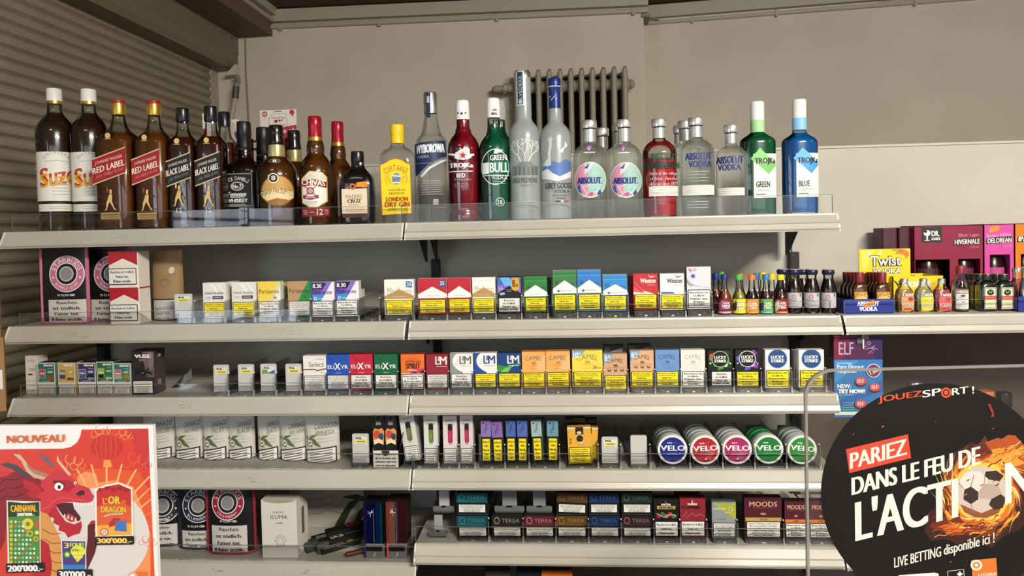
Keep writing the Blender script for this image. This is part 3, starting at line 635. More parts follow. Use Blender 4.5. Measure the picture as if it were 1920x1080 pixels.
# --- tall frosted bottles
def a_bel(m):
    random.seed(5); w = 'e8ebe6'
    def br(x, y, a, L, d):
        x1, y1 = x+L*math.cos(a), y-L*math.sin(a); x1 = max(960, min(1010, x1)); y1 = max(253, y1)
        m.line([(x, y), ((x+x1)/2+random.uniform(-1, 1), (y+y1)/2), (x1, y1)], .55+.22*d, w); m.lay -= .9
        if d > 0:
            for s_ in (-1, 1): br(x1, y1, a+s_*random.uniform(.25, .6), L*random.uniform(.72, .9), d-1)
    for x0_, a in ((978, 2.0), (992, 1.1), (985, 1.57)): br(x0_, 306, a, 13, 4)
    m.lay += 2; m.poly([(960, 330), (960, 315), (970, 312), (978, 306), (996, 306), (1000, 312), (1010, 314), (1010, 330)], '767c7c')
    for x_ in (966, 974, 982, 990, 998, 1004): m.rect(x_, 330, x_+3, 316, '5a6060')
    m.tx('BELVEDERE', 963, 1009, 344, 335, '6a706e', bold=.006); m.tx('VODKA', 975, 1000, 350.5, 347, '868c88'); m.tx('POLAND', 970, 1003, 388, 384.5, 'c8ccc6'); m.rect(960, 380, 1011, 379, 'd4d8d2')
bottle('tall frosted vodka bottle with white branch print and striped neck seal', 985.5, .06, [(0, 28), (395, 28.5), (262, 29), (250, 28.2), (241, 25), (234, 20), (228, 15.5), (224, 14.2), (190, 14), (150, 13.6), (142, 13.4)], glass=FROST, caps=[('cap', SILVER, [(149, 14.2), (139, 14), (137, 12.6)])], arts=[('branch_print', a_bel, 28.8), ('neck_seal', lambda m: m.rect(972, 201, 987, 138, 'e4e6e4').rect(974.5, 199, 984.5, 139, '1e3a4c').tx('BELVEDERE', 952.5, 1006.5, 177, 171, 'b8c4c8', rot=PI/2).tx('B', 976.5, 982.5, 197, 190, 'd8e0e2'), 14.4)])
def a_gg(m):
    m.poly([(1017, 325), (1020, 310), (1028, 302), (1038, 305), (1050, 308), (1062, 301), (1071, 306), (1071, 322), (1062, 330), (1050, 337), (1036, 333), (1026, 335)], '5878b4'); m.poly([(1017, 336), (1017, 322), (1028, 318), (1036, 326), (1050, 333), (1063, 327), (1071, 322), (1071, 334), (1060, 338), (1045, 342), (1030, 338)], 'dcdee0'); m.poly([(1019, 312), (1027, 300), (1033, 303), (1030, 314)], 'd0d4d8')
    m.line([(1032, 312), (1031, 290), (1034, 275), (1033, 266)], 5, 'cfcfcc'); m.ell(1034, 264, 4.4, 3.6, 'cfcfcc', 12); m.poly([(1031, 263), (1027, 267), (1031, 267)], 'b8b8b4'); m.ell(1034.5, 264, .9, None, '222222', 8)
    m.poly([(1045, 272), (1052, 285), (1062, 276), (1056, 289), (1050, 290)], 'f0f0ee'); m.poly([(1061, 268), (1065, 276), (1059, 282)], 'f0f0ee')
    m.tx('GREY GOOSE', 1023, 1072, 355, 344, '3c4048', bold=.004); m.tx('VODKA', 1038, 1068, 363, 357, '4a5058'); m.rect(1025, 358.4, 1036, 357.8, '707478'); m.bars(1035, 1068, 368, 366, 1, '606468', .4, 0); m.tx('FRANCE', 1043, 1060, 374, 370.5, '505458'); m.rect(1041, 380, 1051, 377, '303848'); m.rect(1051, 380, 1056, 377, 'f0f0f0'); m.rect(1056, 380, 1065, 377, 'b83030')
bottle('tall frosted vodka bottle with flying goose picture and blue neck foil', 1043.5, .06, [(0, 28), (395, 28.5), (262, 29), (250, 27.4), (242, 23.5), (236, 18.5), (231, 14), (227, 12.2), (205, 11.4)], glass=FROST, caps=[('neck_foil', mat('1d2f74', .3, .2), [(205, 11.4), (180, 11), (168, 11.4), (166, 12), (152, 12), (148, 10.6)]), ('foil_rings', mat('c8d0dc', .3), [(165, 12.2), (163.4, 12.2)])], arts=[('picture_print', a_gg, 28.8), ('foil_marks', lambda m: [m.line([(1033+4*j, 186+(j % 2)*4), (1036+4*j, 182+(j % 2)*4)], 1.2, 'c8d4ec') for j in range(4)], 11.6)])
# --- round-shouldered clear vodka bottles
def absb(lb, cx, Y, top, hw, mouth, arts=(), glass=CLEAR, liq=None, neckz=None, g='round-shouldered clear vodka bottles'):
    sh0 = mouth+52 if neckz is None else neckz; c = hw*.40
    return bottle(lb, cx, Y, [(0, hw*.97), (390, hw), (sh0, hw), (sh0-7, hw*.97), (sh0-14, hw*.87), (sh0-19, hw*.74), (sh0-23, hw*.58), (sh0-25.5, hw*.42), (sh0-28, c*.92), (mouth+2, c*.88), (mouth, c*.95)], glass=glass, liq=liq,
        caps=[('cap', mat('d8d6d0', .3, .75), [(mouth, c+1), (mouth-2, c+1.6), (mouth-13, c+1.4), (mouth-15, c+.3)]), ('neck_sleeve', mat('c4c4be', .35, .7), [(sh0-29.5, c*.96), (mouth+2, c*.94)])], arts=arts, group=g, foot=.96)
def a_city(m):
    m.ell(1107, 339, 29, 33, '9fc4b8'); m.ell(1107, 339, 29, 33, 'd890a8', 20, 100, 262); m.poly([(1098, 310), (1116, 306), (1106, 322), (1096, 330)], 'cfd0d8')
    m.ring(1107, 339, 29.5, .965, 'e8eae6', 33)
    m.poly([(1096, 318), (1106, 308), (1103, 318)], '2a4fa0'); m.poly([(1082, 351), (1088, 346), (1089, 356), (1092, 364), (1085, 360)], '2a60b0'); m.poly([(1101, 366), (1110, 361), (1118, 366), (1108, 369)], 'd83878'); m.poly([(1120, 363), (1125, 356), (1127, 364), (1120, 368)], '1e4a98'); m.poly([(1113, 357), (1120, 354), (1118, 362)], '60b8d0')
    for a, b_ in (((1089, 345), (1101, 366)), ((1093, 352), (1106, 348)), ((1101, 366), (1092, 370)), ((1112, 367), (1124, 352))): m.line([a, b_], 1.1, 'f2f2f0')
    m.tx('ABSOLUT.', 1083, 1129, 346, 334, '1d3682', bold=.016)
def a_seal(m): m.ell(1105.5, 279.5, 6, 5.4, '4a4f8a', 14); m.poly([(1101, 281), (1106, 276), (1110, 280), (1106, 284)], 'd86a88'); m.poly([(1103, 283), (1108, 282), (1106, 285)], 'e8e0d8'); m.bars(1096, 1117, 290, 287, 1, 'e4e8e6', .5, 0)
absb('clear vodka bottle with pastel round print, left one, before the radiator', 1107, .06, 224, 32, 241, [('round_print', a_city, 33), ('shoulder_seal', a_seal, 31)], neckz=296)
absb('clear vodka bottle with pastel round print, right one beside the pink vodka', 1172, .06, 222, 31.6, 239, [('round_print', sh(a_city, 67), 32.5), ('shoulder_seal', sh(a_seal, 64), 31)], neckz=295)
absb('silver-capped clear bottle seen between the two pastel-print bottles', 1131, .15, 241, 28, 255, neckz=306)
absb('silver-capped clear bottle mostly hidden behind the right pastel-print bottle', 1163, .235, 232, 29, 246, neckz=300)
def a_wm(m):
    m.tx('ABSOLUT', 1220, 1271, 300.5, 290, '2e5a40', bold=.014); m.tx('WATERMELON', 1209, 1274, 317, 304, '243a30', bold=.014)
    for k in range(3): m.tx(('Made in the village', 'of Ahus, Sweden', 'Absolut Since 1879')[k], 1219, 1270, 331+9*k, 324+9*k, 'f0d0d0', shear=.3, res=1)
    m.rect(1217, 368.5, 1271, 350, 'ece6dc'); m.tx('38% ALC./VOL.', 1236, 1262, 359, 354.5, '8a8478', res=1); m.bars(1222, 1268, 366, 360, 2, 'aaa498', .3); m.bars(1222, 1268, 353, 351, 1, 'aaa498', .4)
absb('clear bottle holding watermelon pink vodka', 1237.5, .06, 219, 32.2, 237, [('printed_label', a_wm, 33)], GLASS, (liquid('d8343c', 'e85058', .6), 297), 288)
def a_av(m):
    m.tx('ABSOLUT', 1286, 1334, 301, 288, '26357c', bold=.016); m.tx('VODKA', 1292, 1334, 315, 303, '26357c', bold=.016); m.rect(1280, 366.5, 1338, 348, 'e8e6dc'); m.bars(1286, 1332, 364, 350, 4, 'b0ac9e', .25)
    m.line([(1290, 283), (1306, 276), (1322, 281)], 2, '6a7488'); m.bars(1284, 1330, 343, 320, 4, 'b4bcbc', .14); m.bars(1284, 1330, 392, 376, 3, 'c4cccc', .16)
absb('large clear vodka bottle with dark blue lettering and white strip label', 1306.5, .06, 216, 33.2, 234, [('printed_label', a_av, 34)], neckz=286)
absb('silver-capped bottle just left behind the large blue-lettered vodka', 1286, .15, 225, 30, 240, neckz=292)
absb('farthest silver-capped bottle between pink vodka and blue-lettered vodka', 1276, .24, 236, 27, 249, neckz=298)
def a_av2(m): m.tx('ABSOLUT', 1344, 1394, 307, 293, '26357c', bold=.016); m.tx('VODKA', 1347, 1389, 320, 308, '26357c', bold=.016); m.rect(1346, 367, 1395, 352.5, 'e0e2da'); m.bars(1352, 1390, 365, 354, 3, 'b0ac9e', .25)
absb('smaller clear vodka bottle with dark blue lettering beside the green bottle', 1372, .05, 229, 29.6, 247, [('printed_label', a_av2, 30)], neckz=297)
# --- green and blue vodka with white labels
def a_tg(word, bg, dia, dia2):
    def a(m):
        m.rect(1408, 371, 1452, 288, 'eae8e0'); m.poly([(1403, 297), (1420, 277), (1452, 309), (1436, 327)], dia); m.poly([(1436, 327), (1420, 310), (1408, 297), (1452, 309)], dia2)
        m.tx('TROJKa', 1410, 1450, 310, 296, '1c2020', bold=.014); m.tx(word, 1412, 1412+len(word)*5.2, 351, 340, '1c2420', bold=.012); m.bars(1412, 1440, 359, 354, 2, 'a0a098', .3); m.bars(1412, 1430, 366, 363, 1, '606060', .5, 0)
    return a
def trj(lb, cx, dx, bg, see, word, dia, dia2, band, dt):
    bottle(lb, cx, .115, [(0, 33), (340, 33.5), (266, 33.5), (262, 33), (257, 29), (252, 21), (248, 15), (245, 13), (224+dt, 12.6)], liq=(liquid(bg, see, .78), 246), dep=.62, caps=[('cap', mat('e8e6e2', .4), [(224+dt, 12.8), (203+dt, 13), (201+dt, 12.6), (198+dt, 13), (191+dt, 13), (188+dt, 12)]), ('neck_band', mat(band, .45), [(246+dt, 13.2), (223+dt, 13.2)])],
           arts=[('white_label', sh(a_tg(word, bg, dia, dia2), dx, dt*.3), 33.5, 2.6), ('neck_print', sh(lambda m: m.tx('TROJKa', 1411, 1432, 239+dt, 231+dt, '1c2a24', bold=.02), dx), 13.4)], group='oval white-label coloured vodka bottles')
trj('emerald green vodka bottle with white label and white cap', 1421.5, 0, '04603a', '0a7a4c', 'GREEN', '8fd080', '78c06c', 'a8dc9c', 0)
trj('bright blue vodka bottle with white label at the right shelf end', 1500, 79, '0666b0', '0a80d0', 'BLUE', '6ab4e8', '4a9ce0', '8cc4ea', -5)
# --- cards standing behind the whisky
def card(label, x0, x1, y0, y1, Y, fn, name='promo_card', rz=0):
    a, b_ = P(x0, (y0+y1)/2, Y), P(x1, (y0+y1)/2, Y); W = b_.x-a.x; X = (a.x+b_.x)/2; H = P((x0+x1)/2, y0, Y).z-ZD[1]
    mb = MB(0); mb.box(-W/2, W/2, 0, .004, 0, H, 'd8d0c6'); k = W/(x1-x0); zb = P((x0+x1)/2, y0, Y).z
    mb.b = (-(x0+x1)/2*k, y0*k+H, k, -k); fn(mb)
    return tag(mb.build(name, loc=(X, Y, ZD[1]), rot=(0, 0, rz)), label, 'card')
def a_sim(m):
    m.rect(489, 330, 557, 242, 'a82830'); m.poly([(489, 243), (557, 234), (557, 252), (489, 252)], 'a82830'); m.tx('mobile.ch', 497, 555, 249, 240, 'f0e4e0', up=2); m.ell(498, 213, 5, None, 'b02834', 14); m.ring(498, 213, 2.6, .6, 'eadfd8', n=10); m.ell(549, 211, 4.6, None, 'b02834', 14); m.poly([(549, 217), (553, 219), (551, 212)], 'b02834')
    m.line([(506, 240), (506, 221), (513, 213), (539, 213), (540, 238)], .8, '8a8278'); m.tx('SIM PREPAID', 511, 537, 222, 219, '9a4a44', res=1); m.rect(516, 229, 522, 224, 'a02028'); m.rect(524, 227, 528, 224, 'a02028'); m.rect(530, 226, 532, 224, 'a02028'); m.tx('STARTER KIT', 511, 537, 235, 232, '8a6a64', res=1); m.rect(516, 209, 530, 208, '4a4640')
card('white and red phone card pack standing behind the bourbon and gold-label whisky', 489, 557, 206, 330, .334, a_sim)
card('pale pink card leaning behind the black-labelled whisky bottles', 381, 396, 212, 330, .25, lambda m: (m.rect(381, 330, 389, 240, 'a03040'), m.rect(386, 236, 396, 212, 'd8ccc4')))
card('dark purple card edge between black cap and bourbon bottle', 434, 449, 224, 330, .26, lambda m: (m.poly([(434, 330), (434, 224), (441, 232), (449, 330)], 'b8aca4'), m.poly([(440, 250), (443, 244), (449, 262), (449, 275)], '4a3470')))
mb = MB(); zt = P(485, 246, .3).z-ZD[1]; xa = P(470, 260, .3).x; xb = P(484, 260, .3).x; xc = P(539, 260, .3).x
for z in (P(480, 264, .3).z-ZD[1], P(480, 279, .3).z-ZD[1], .02): mb.box(xa-xb, xc-xb, 0, .004, z-.004, z+.002, '6a1c20')
mb.box(-.001, .008, 0, .004, 0, zt, '8a2026'); mb.box(xc-xb-.006, xc-xb, 0, .004, 0, zt-.02, '8a2026'); mb.box(xa-xb, xa-xb+.006, 0, .004, 0, zt-.02, '6a1c20')
tag(mb.build('display_rack', loc=(xb, .3, ZD[1])), 'thin dark red rack bars behind the black bourbon cap', 'rack')
# ------------------------------------------------------------ cigarette packs and other cartons
def span(x0, x1, yt, yb, Y):
    ym = (yt+yb)/2; a, b_ = P(x0, ym, Y), P(x1, ym, Y)
    zb, zt = P((x0+x1)/2, yb, Y).z, P((x0+x1)/2, yt, Y).z
    return (a.x+b_.x)/2, b_.x-a.x, zb, zt-zb
W3 = ('Rauchen ist tödlich.', 'Fumer tue.', 'Il fumo uccide.'); W5 = ('Rauchen ist', 'tödlich.', 'Fumer tue.', 'Il fumo', 'uccide.')
Y6 = ('Rauchen ist tödlich –', 'hören Sie jetzt auf.', 'Fumer tue –', 'Arrêtez maintenant.', 'Il fumo uccide –', 'smetti subito.')
L6 = ('Dieses Tabakerzeugnis kann', 'Ihre Gesundheit schädigen', 'Ce produit du tabac peut', 'nuire à votre santé', 'Questo prodotto può', 'nuocere alla salute')
W4 = ('Rauchen', 'ist tödlich.', 'Fumer tue.', 'Il fumo uccide.')
_WP = {}
def warning(parent, kind, W, H, u0, v0, u1, v1, front, border=.03, name='warning_panel'):
    """printed health warning: one mesh per kind, stretched to the panel"""
    if kind not in _WP:
        lines, col, sz = {'y': (Y6, 'f0da1c', .62), 'w3': (W3, 'e9e6de', .58), 'w5': (W5, 'e9e6de', .66), 'l': (L6, 'e6e2da', .6), 'w4': (W4, 'e2dfd8', .66), 'y5': (W5, 'f0da1c', .6)}[kind]
        m = MB(0); m.rect(-.5, 0, .5, 1, '15140f'); m.rect(-.5+border, .045, .5-border, .955, col)
        n = len(lines); dv = .84/n; mx = max(glyphs(l, 1)[2] for l in lines)
        for k, l in enumerate(lines):
            w = .42*glyphs(l, 1)[2]/mx; vc = .92-dv*(k+.5); d = .04 if any(c in l for c in 'jgpqÀ') else 0
            m.tx(l, -w, w, vc-dv*sz/2-d*dv, vc+dv*sz/2, '1a1914', bold=.008 if len(l) < 16 else .004, res=1)
        _WP[kind] = m
    m = _WP[kind]
    if isinstance(m, MB): o = m.build(name, parent); _WP[kind] = o
    else: o = child(m, parent, name)
    o.scale = (W*(u1-u0), 1, H*(v1-v0)); o.location = (W*((u0+u1)/2-.5), front-.0003, H*v0); return o
def pack(label, box, art, warn='y', wv=(.03, .43), wu=(.035, .965), Y=.022, d=.022, side='e6e2da', top=None, group='cigarette packs', name='cigarette_pack', cat='cigarette pack', rz=0, zb=None, border=True, body='carton', rx=0, film=True):
    X, W, Zb, H = span(*box, Y)
    if zb is not None: H += Zb-zb; Zb = zb
    t = thing(name, label, cat, (X, Y+d/2, Zb), (rx, 0, rz), group)
    m = MB(-d/2); m.rbox(-W/2, W/2, -d/2, d/2, 0, H, .0012, side, 2)
    if top: m.box(-W/2+.0006, W/2-.0006, -d/2+.0006, d/2-.0006, H, H+.0002, top)
    m.fr(-W/2, 0, W/2, H); m.clip = True; art(m); m.build(body, t)
    if warn: warning(t, warn, W, H, wu[0], wv[0], wu[1], wv[1], -d/2-EPS*(m.lay+2))
    return t
# --- fronts (0..1 over the whole front)
def p_chev(base, chev, txt=None, tcol='8a8478', apex=.76, sh_=.52, bot=.455, shade=None, badge=None, deco=None):
    def f(m):
        m.rect(.0, .0, 1, 1, base)
        if shade:
            for k, c in enumerate(shade): m.rect(0, .97-.055*k, 1, .985-.055*k, c); m.lay -= .9
            m.lay += 1
        if txt: m.tx('Marlboro', .1, .92, .56, .77, tcol)
        m.poly([(0, bot), (1, bot), (1, sh_), (.5, apex), (0, sh_)], chev)
        m.bars(.25, .75, bot+.05, bot+.08, 1, 'c8c4bc', .5, 0)
        if deco: deco(m)
        if badge:
            m.poly([(.74, .78), (.94, .76), (.95, .93), (.74, .95)], badge[1]); m.tx(badge[0], .77, .92, .81, .91, 'f2f2f2', bold=.03)
    return f
def d_8(m):
    m.poly([(.6, .66), (.76, .6), (.94, .68), (.92, .97), (.6, .97)], 'd8a030'); m.tx('8', .63, .75, .72, .92, '141414', bold=.05); m.tx('50', .77, .88, .72, .8, '141414', bold=.03); m.line([(.1, .53), (.3, .56)], .05, 'c8d0e4'); m.line([(.12, .5), (.34, .53)], .03, '88b0e0')
def p_purple8(m):
    m.rect(0, 0, 1, 1, '16161e'); m.rect(0, .5, 1, .985, '7a5cc0'); m.poly([(0, .8), (1, .8), (1, .985), (0, .985)], '3a68b8'); m.poly([(.1, .985), (.5, .985), (.8, .7), (.3, .75)], '6ab0e0')
    m.tx('Marlboro', .06, .94, .56, .74, 'c0b4e4'); m.poly([(0, .44), (1, .44), (1, .54), (.5, .76), (0, .54)], '16161e'); m.bars(.36, .62, .58, .66, 2, 'c8c4d0', .15); d_8(m)
def d_star(m): m.ell(.24, .5, .045, None, '2a4a5a', 8); m.line([(.14, .5), (.34, .5)], .02, '2a4a5a'); m.line([(.24, .455), (.24, .545)], .02, '2a4a5a'); m.tx('FRESH WATER', .4, .85, .49, .515, '9aa09c', res=1)
def p_pm(c1, c2):
    def f(m):
        m.rect(0, 0, 1, 1, 'e3ded8'); m.poly([(.3, .97), (.5, .97), (.7, .72), (.55, .72)], 'efece8'); m.poly([(.6, .97), (.7, .97), (.95, .74), (.84, .74)], 'efece8')
        m.tx('PHILIP MORRIS', .08, .9, .67, .73, c1, bold=.004); m.rect(.42, .53, .88, .62, c2); m.bars(.48, .8, .555, .595, 1, 'c8c4d4', .4, 0); m.bars(.1, .34, .53, .61, 2, 'a8a29a', .35, .1)
    return f
def p_par(c1, c2, c3='efe9e0'):
    def f(m):
        m.rect(0, 0, 1, 1, c3); m.poly([(0, 0), (0, 1), (.9, 1), (.42, .42), (.42, 0)], c1); m.poly([(.9, 1), (.9, 1), (.42, .42), (.62, .42), (1, .9), (1, 1)], c2)
        m.tx('Parisienne', .06, .94, .66, .79, '2a2622', res=2); m.ring(.76, .54, .08, .86, '4a4640'); m.ell(.76, .54, .04, None, '4a4640', 8)
    return f
def p_par8(m):
    m.rect(0, 0, 1, 1, 'eeeaf0'); m.poly([(0, .4), (.35, .4), (.9, 1), (0, 1)], '6a4ab0'); m.poly([(.9, 1), (.62, 1), (.3, .55), (.42, .46)], '8a6ad0'); m.poly([(.1, .42), (.34, .42), (.6, .64), (.06, .64)], '2a9ac8')
    m.poly([(.04, .8), (.5, .8), (.66, .97), (.04, .97)], '18161e'); m.tx('8.30', .07, .46, .83, .95, 'f2f0f2', bold=.02); m.tx('Parisienne', .06, .9, .65, .78, '2c2240'); m.ell(.17, .53, .07, None, 'dcd8ec', 12); m.ell(.17, .53, .035, None, '6a4ab0', 8); m.bars(.3, .48, .51, .55, 1, 'd0e4f0', .4, 0)
def p_win(base, word, wcol, kind):
    def f(m):
        m.rect(0, 0, 1, 1, base)
        if kind == 'r':
            m.rect(0, .42, 1, .5, 'efe8e4'); m.poly([(.0, .5), (.3, .62), (.55, .5), (.9, .42), (1, .42), (1, .75), (0, .75)], base); m.line([(.02, .78), (.2, .64), (.45, .52), (.72, .445)], .014, 'e0a0a4')
            m.poly([(0, .5), (0, .66), (.12, .6), (.35, .5), (.6, .44)], 'd85058')
        else:
            m.poly([(0, .44), (.55, .44), (.32, .54), (.04, .7), (0, .72)], 'd4dae8'); m.rect(.04, .45, .5, .495, '30449a'); m.poly([(.5, .45), (.66, .45), (.5, .495)], '30449a')
        m.tx(word, .28, .92, .74, .87, wcol, bold=.01); m.poly([(.62, .985), (.68, .92), (.8, .92), (.92, .94), (.82, .9), (.7, .89), (.64, .93)], wcol); m.bars(.55, .9, .66, .7, 2, 'e0b0b0' if kind == 'r' else 'b8b4ac', .35, .2)
    return f
def p_920(m):
    m.rect(0, 0, 1, 1, 'd9dae0'); m.rect(0, .48, 1, 1, 'd2d4dc'); m.tx('9', .07, .2, .86, .96, 'c02838', bold=.04); m.tx('20', .24, .4, .9, .96, 'c87870', bold=.02); m.ell(.26, .78, .11, None, 'b0a8e0'); m.ell(.26, .78, .07, None, '5a4ab8'); m.ell(.26, .78, .03, None, '201838', 8)
    m.line([(0, .69), (.12, .6), (.3, .55)], .018, '3a3a44'); m.line([(0, .73), (.2, .6), (.5, .53), (.95, .5)], .008, '9898a4'); m.line([(0, .65), (.1, .57), (.2, .54)], .014, '3a3a44')
def p_sel(m):
    m.rect(0, 0, 1, 1, 'ebe6de'); m.tx('Select', .24, .9, .68, .82, '4a4640'); m.bars(.55, .9, .88, .91, 1, 'a89890', .5, 0); m.poly([(0, .62), (.5, .62), (.6, .59), (1, .64), (1, .61), (.6, .555), (.5, .59), (0, .59)], '6e2430'); m.bars(.72, .88, .5, .54, 3, 'c4b8b0', .5)
def p_elx(c, dark):
    def f(m):
        m.rect(0, 0, 1, 1, c)
        for a in (((.12, .95), (.9, .5)), ((.88, .95), (.1, .5)), ((.12, .95), (.3, .8)), ((.2, .5), (.5, .72))): m.line(a, .02, dark)
        m.tx('ELI', .06, .34, .6, .705, 'f0eee8', bold=.014); m.tx('X', .34, .62, .57, .76, 'f0eee8', bold=.04); m.tx('YR', .62, .94, .6, .705, 'f0eee8', bold=.02); m.bars(.4, .62, .475, .49, 1, 'e8e4dc', .6, 0); m.rect(0, 0, 1, .47, '14140f' if False else c)
    return f
def p_spirit(m):
    m.rect(0, 0, 1, 1, 'e8702a'); m.rect(.0, .0, 1, .45, 'e4cfc0'); m.tx('AMERICAN', .18, .84, .76, .82, '6a2418', bold=.006); m.tx('SPIRIT', .2, .84, .58, .74, '5a1c14', bold=.02); m.bars(.3, .7, .86, .88, 1, '9a4020', .6, 0)
    m.poly([(.36, .45), (.5, .56), (.62, .6), (.8, .56), (.98, .6), (1, .45)], 'c8324a'); m.line([(.3, .55), (.7, .53)], .03, 'f0e4d8'); m.poly([(.82, .45), (.88, .53), (1, .53), (1, .45)], '1a1a1a'); m.poly([(.4, .45), (.7, .51), (.62, .45)], '2a1420')
def p_lm(base, lcol, kind):
    def f(m):
        m.rect(0, 0, 1, 1, base)
        if kind == 'c': m.ell(1.05, .78, .95, .38, 'ebe9e4', 32, 110, 260); m.ring(1.05, .78, .95, .97, 'c4c6c8', .38, 24, 110, 260); m.rect(.55, .42, 1, 1, 'ebe9e4'); m.ell(.28, .7, .06, None, 'd8d8d4', 8); m.ell(.34, .8, .06, None, 'dcdcd8', 8)
        if kind == 'g': m.poly([(0, .45), (.2, .5), (.5, .58), (.7, .62), (1, .67), (1, .72), (.66, .66), (.3, .62), (.05, .66), (0, .66)], '3a8a3c'); m.poly([(.1, .45), (.3, .56), (.62, .62), (.5, .5), (.45, .45)], '7ac048'); m.ell(.64, .63, .03, None, 'e0ecf0', 8)
        m.tx('L', .42, .6, .7, .93, lcol, bold=.05); m.tx('M', .62, .93, .7, .93, lcol, bold=.03); m.tx('&', .53, .66, .8, .93, lcol, bold=.02)
        m.bars(.46, .92, .63, .66, 1, lcol if kind != 'c' else 'a8a8a4', .35, 0)
    return f
def camel(m, cx, cy, s, c):
    q = [(-1, -.9), (-.85, -.1), (-.95, .15), (-1.25, .1), (-1.2, .35), (-.85, .55), (-.6, .3), (-.35, .25), (-.05, .75), (.25, .35), (.6, .3), (.8, 0), (.8, -.9), (.6, -.9), (.55, -.3), (.3, -.2), (.2, -.9), (0, -.9), (-.05, -.25), (-.5, -.25), (-.65, -.9)]
    asp = m.b[2]/m.b[3]; m.poly([(cx+x*s, cy+y*s*asp) for x, y in q], c)
def p_cam(base, ink, cam, kind=''):
    def f(m):
        m.rect(0, 0, 1, 1, base)
        if kind == 'o': m.rect(.0, .98, 1, 1, 'd87820'); m.poly([(.5, .48), (1, .48), (1, .9), (.75, .8)], 'f0b878'); m.rect(.04, .97, .96, .975, 'f4e0b8')
        m.arc('CAMEL', .5, .83-.9*m.b[2]/m.b[3], .9, 90, 46, .17, ink)
        camel(m, .52, .68, .09, cam)
        if kind == 'k':
            m.line([(.05, .63), (.95, .63)], .008, ink)
            for k in range(3): m.ell(.24+.27*k, .56, .075, None, ink, 14); m.ell(.24+.27*k, .575, .045, None, base, 10)
        else: m.bars(.2, .85, .57, .63, 2, cam, .12, .3); m.bars(.36, .68, .5, .53, 1, ink, .25, 0)
        if kind in ('k', 'y'):
            m.poly([(0, 1), (.44, 1), (.3, .86), (0, .7 if kind == 'k' else .8)], '7aa0c8'); m.tx('8' if kind == 'k' else '10', .04, .17 if kind == 'k' else .2, .8, .95, 'f4f2ee', bold=.04)
            m.tx('50', .19, .3, .88, .95, 'f4f2ee', bold=.02)
        if kind == 'y': m.tx('26', .68, .82, .5, .58, '7a7858', bold=.03); m.bars(.84, .95, .5, .54, 1, '7a7858', .5, 0)
    return f
def p_ls(kind):
    def f(m):
        if kind in 'gp':
            a, b_ = (('3a8a34', 'd0e8a0') if kind == 'g' else ('4a5ac0', 'd890d0')); m.rect(0, 0, 1, 1, '101412'); random.seed(9)
            for k in range(26):
                an = random.uniform(0, 2*PI); r_ = random.uniform(.3, .52)
                m.ell(.5+r_*math.cos(an), .72+r_*.62*math.sin(an)*.8, random.uniform(.03, .11), None, random.choice((a, a, b_, '1a3a2a' if kind == 'g' else '8a3aa0')), 7); m.lay -= .9
            m.lay += 1; m.ell(.5, .76, .33, None, '0c100e'); m.ring(.5, .76, .35, .93, 'e4ece4' if kind == 'p' else 'a8d890')
            if kind == 'g': m.poly([(.06, .8), (.24, .84), (.24, .92), (.06, .9)], 'd04a3a')
            m.rect(0, 0, 1, .455, '101412')
        else:
            m.rect(0, 0, 1, 1, 'eceae4'); m.ell(.5, .765, .41, None, 'b8c4d0'); m.ell(.5, .765, .385, None, '1f4a82')
        w = .25 if kind in 'gp' else .27
        m.tx('LUCKY', .5-w, .5+w, .77, .85, 'f2f0ea', bold=.016); m.tx('STRIKE', .5-w, .5+w, .67, .75, 'f2f0ea', bold=.016)
    return f
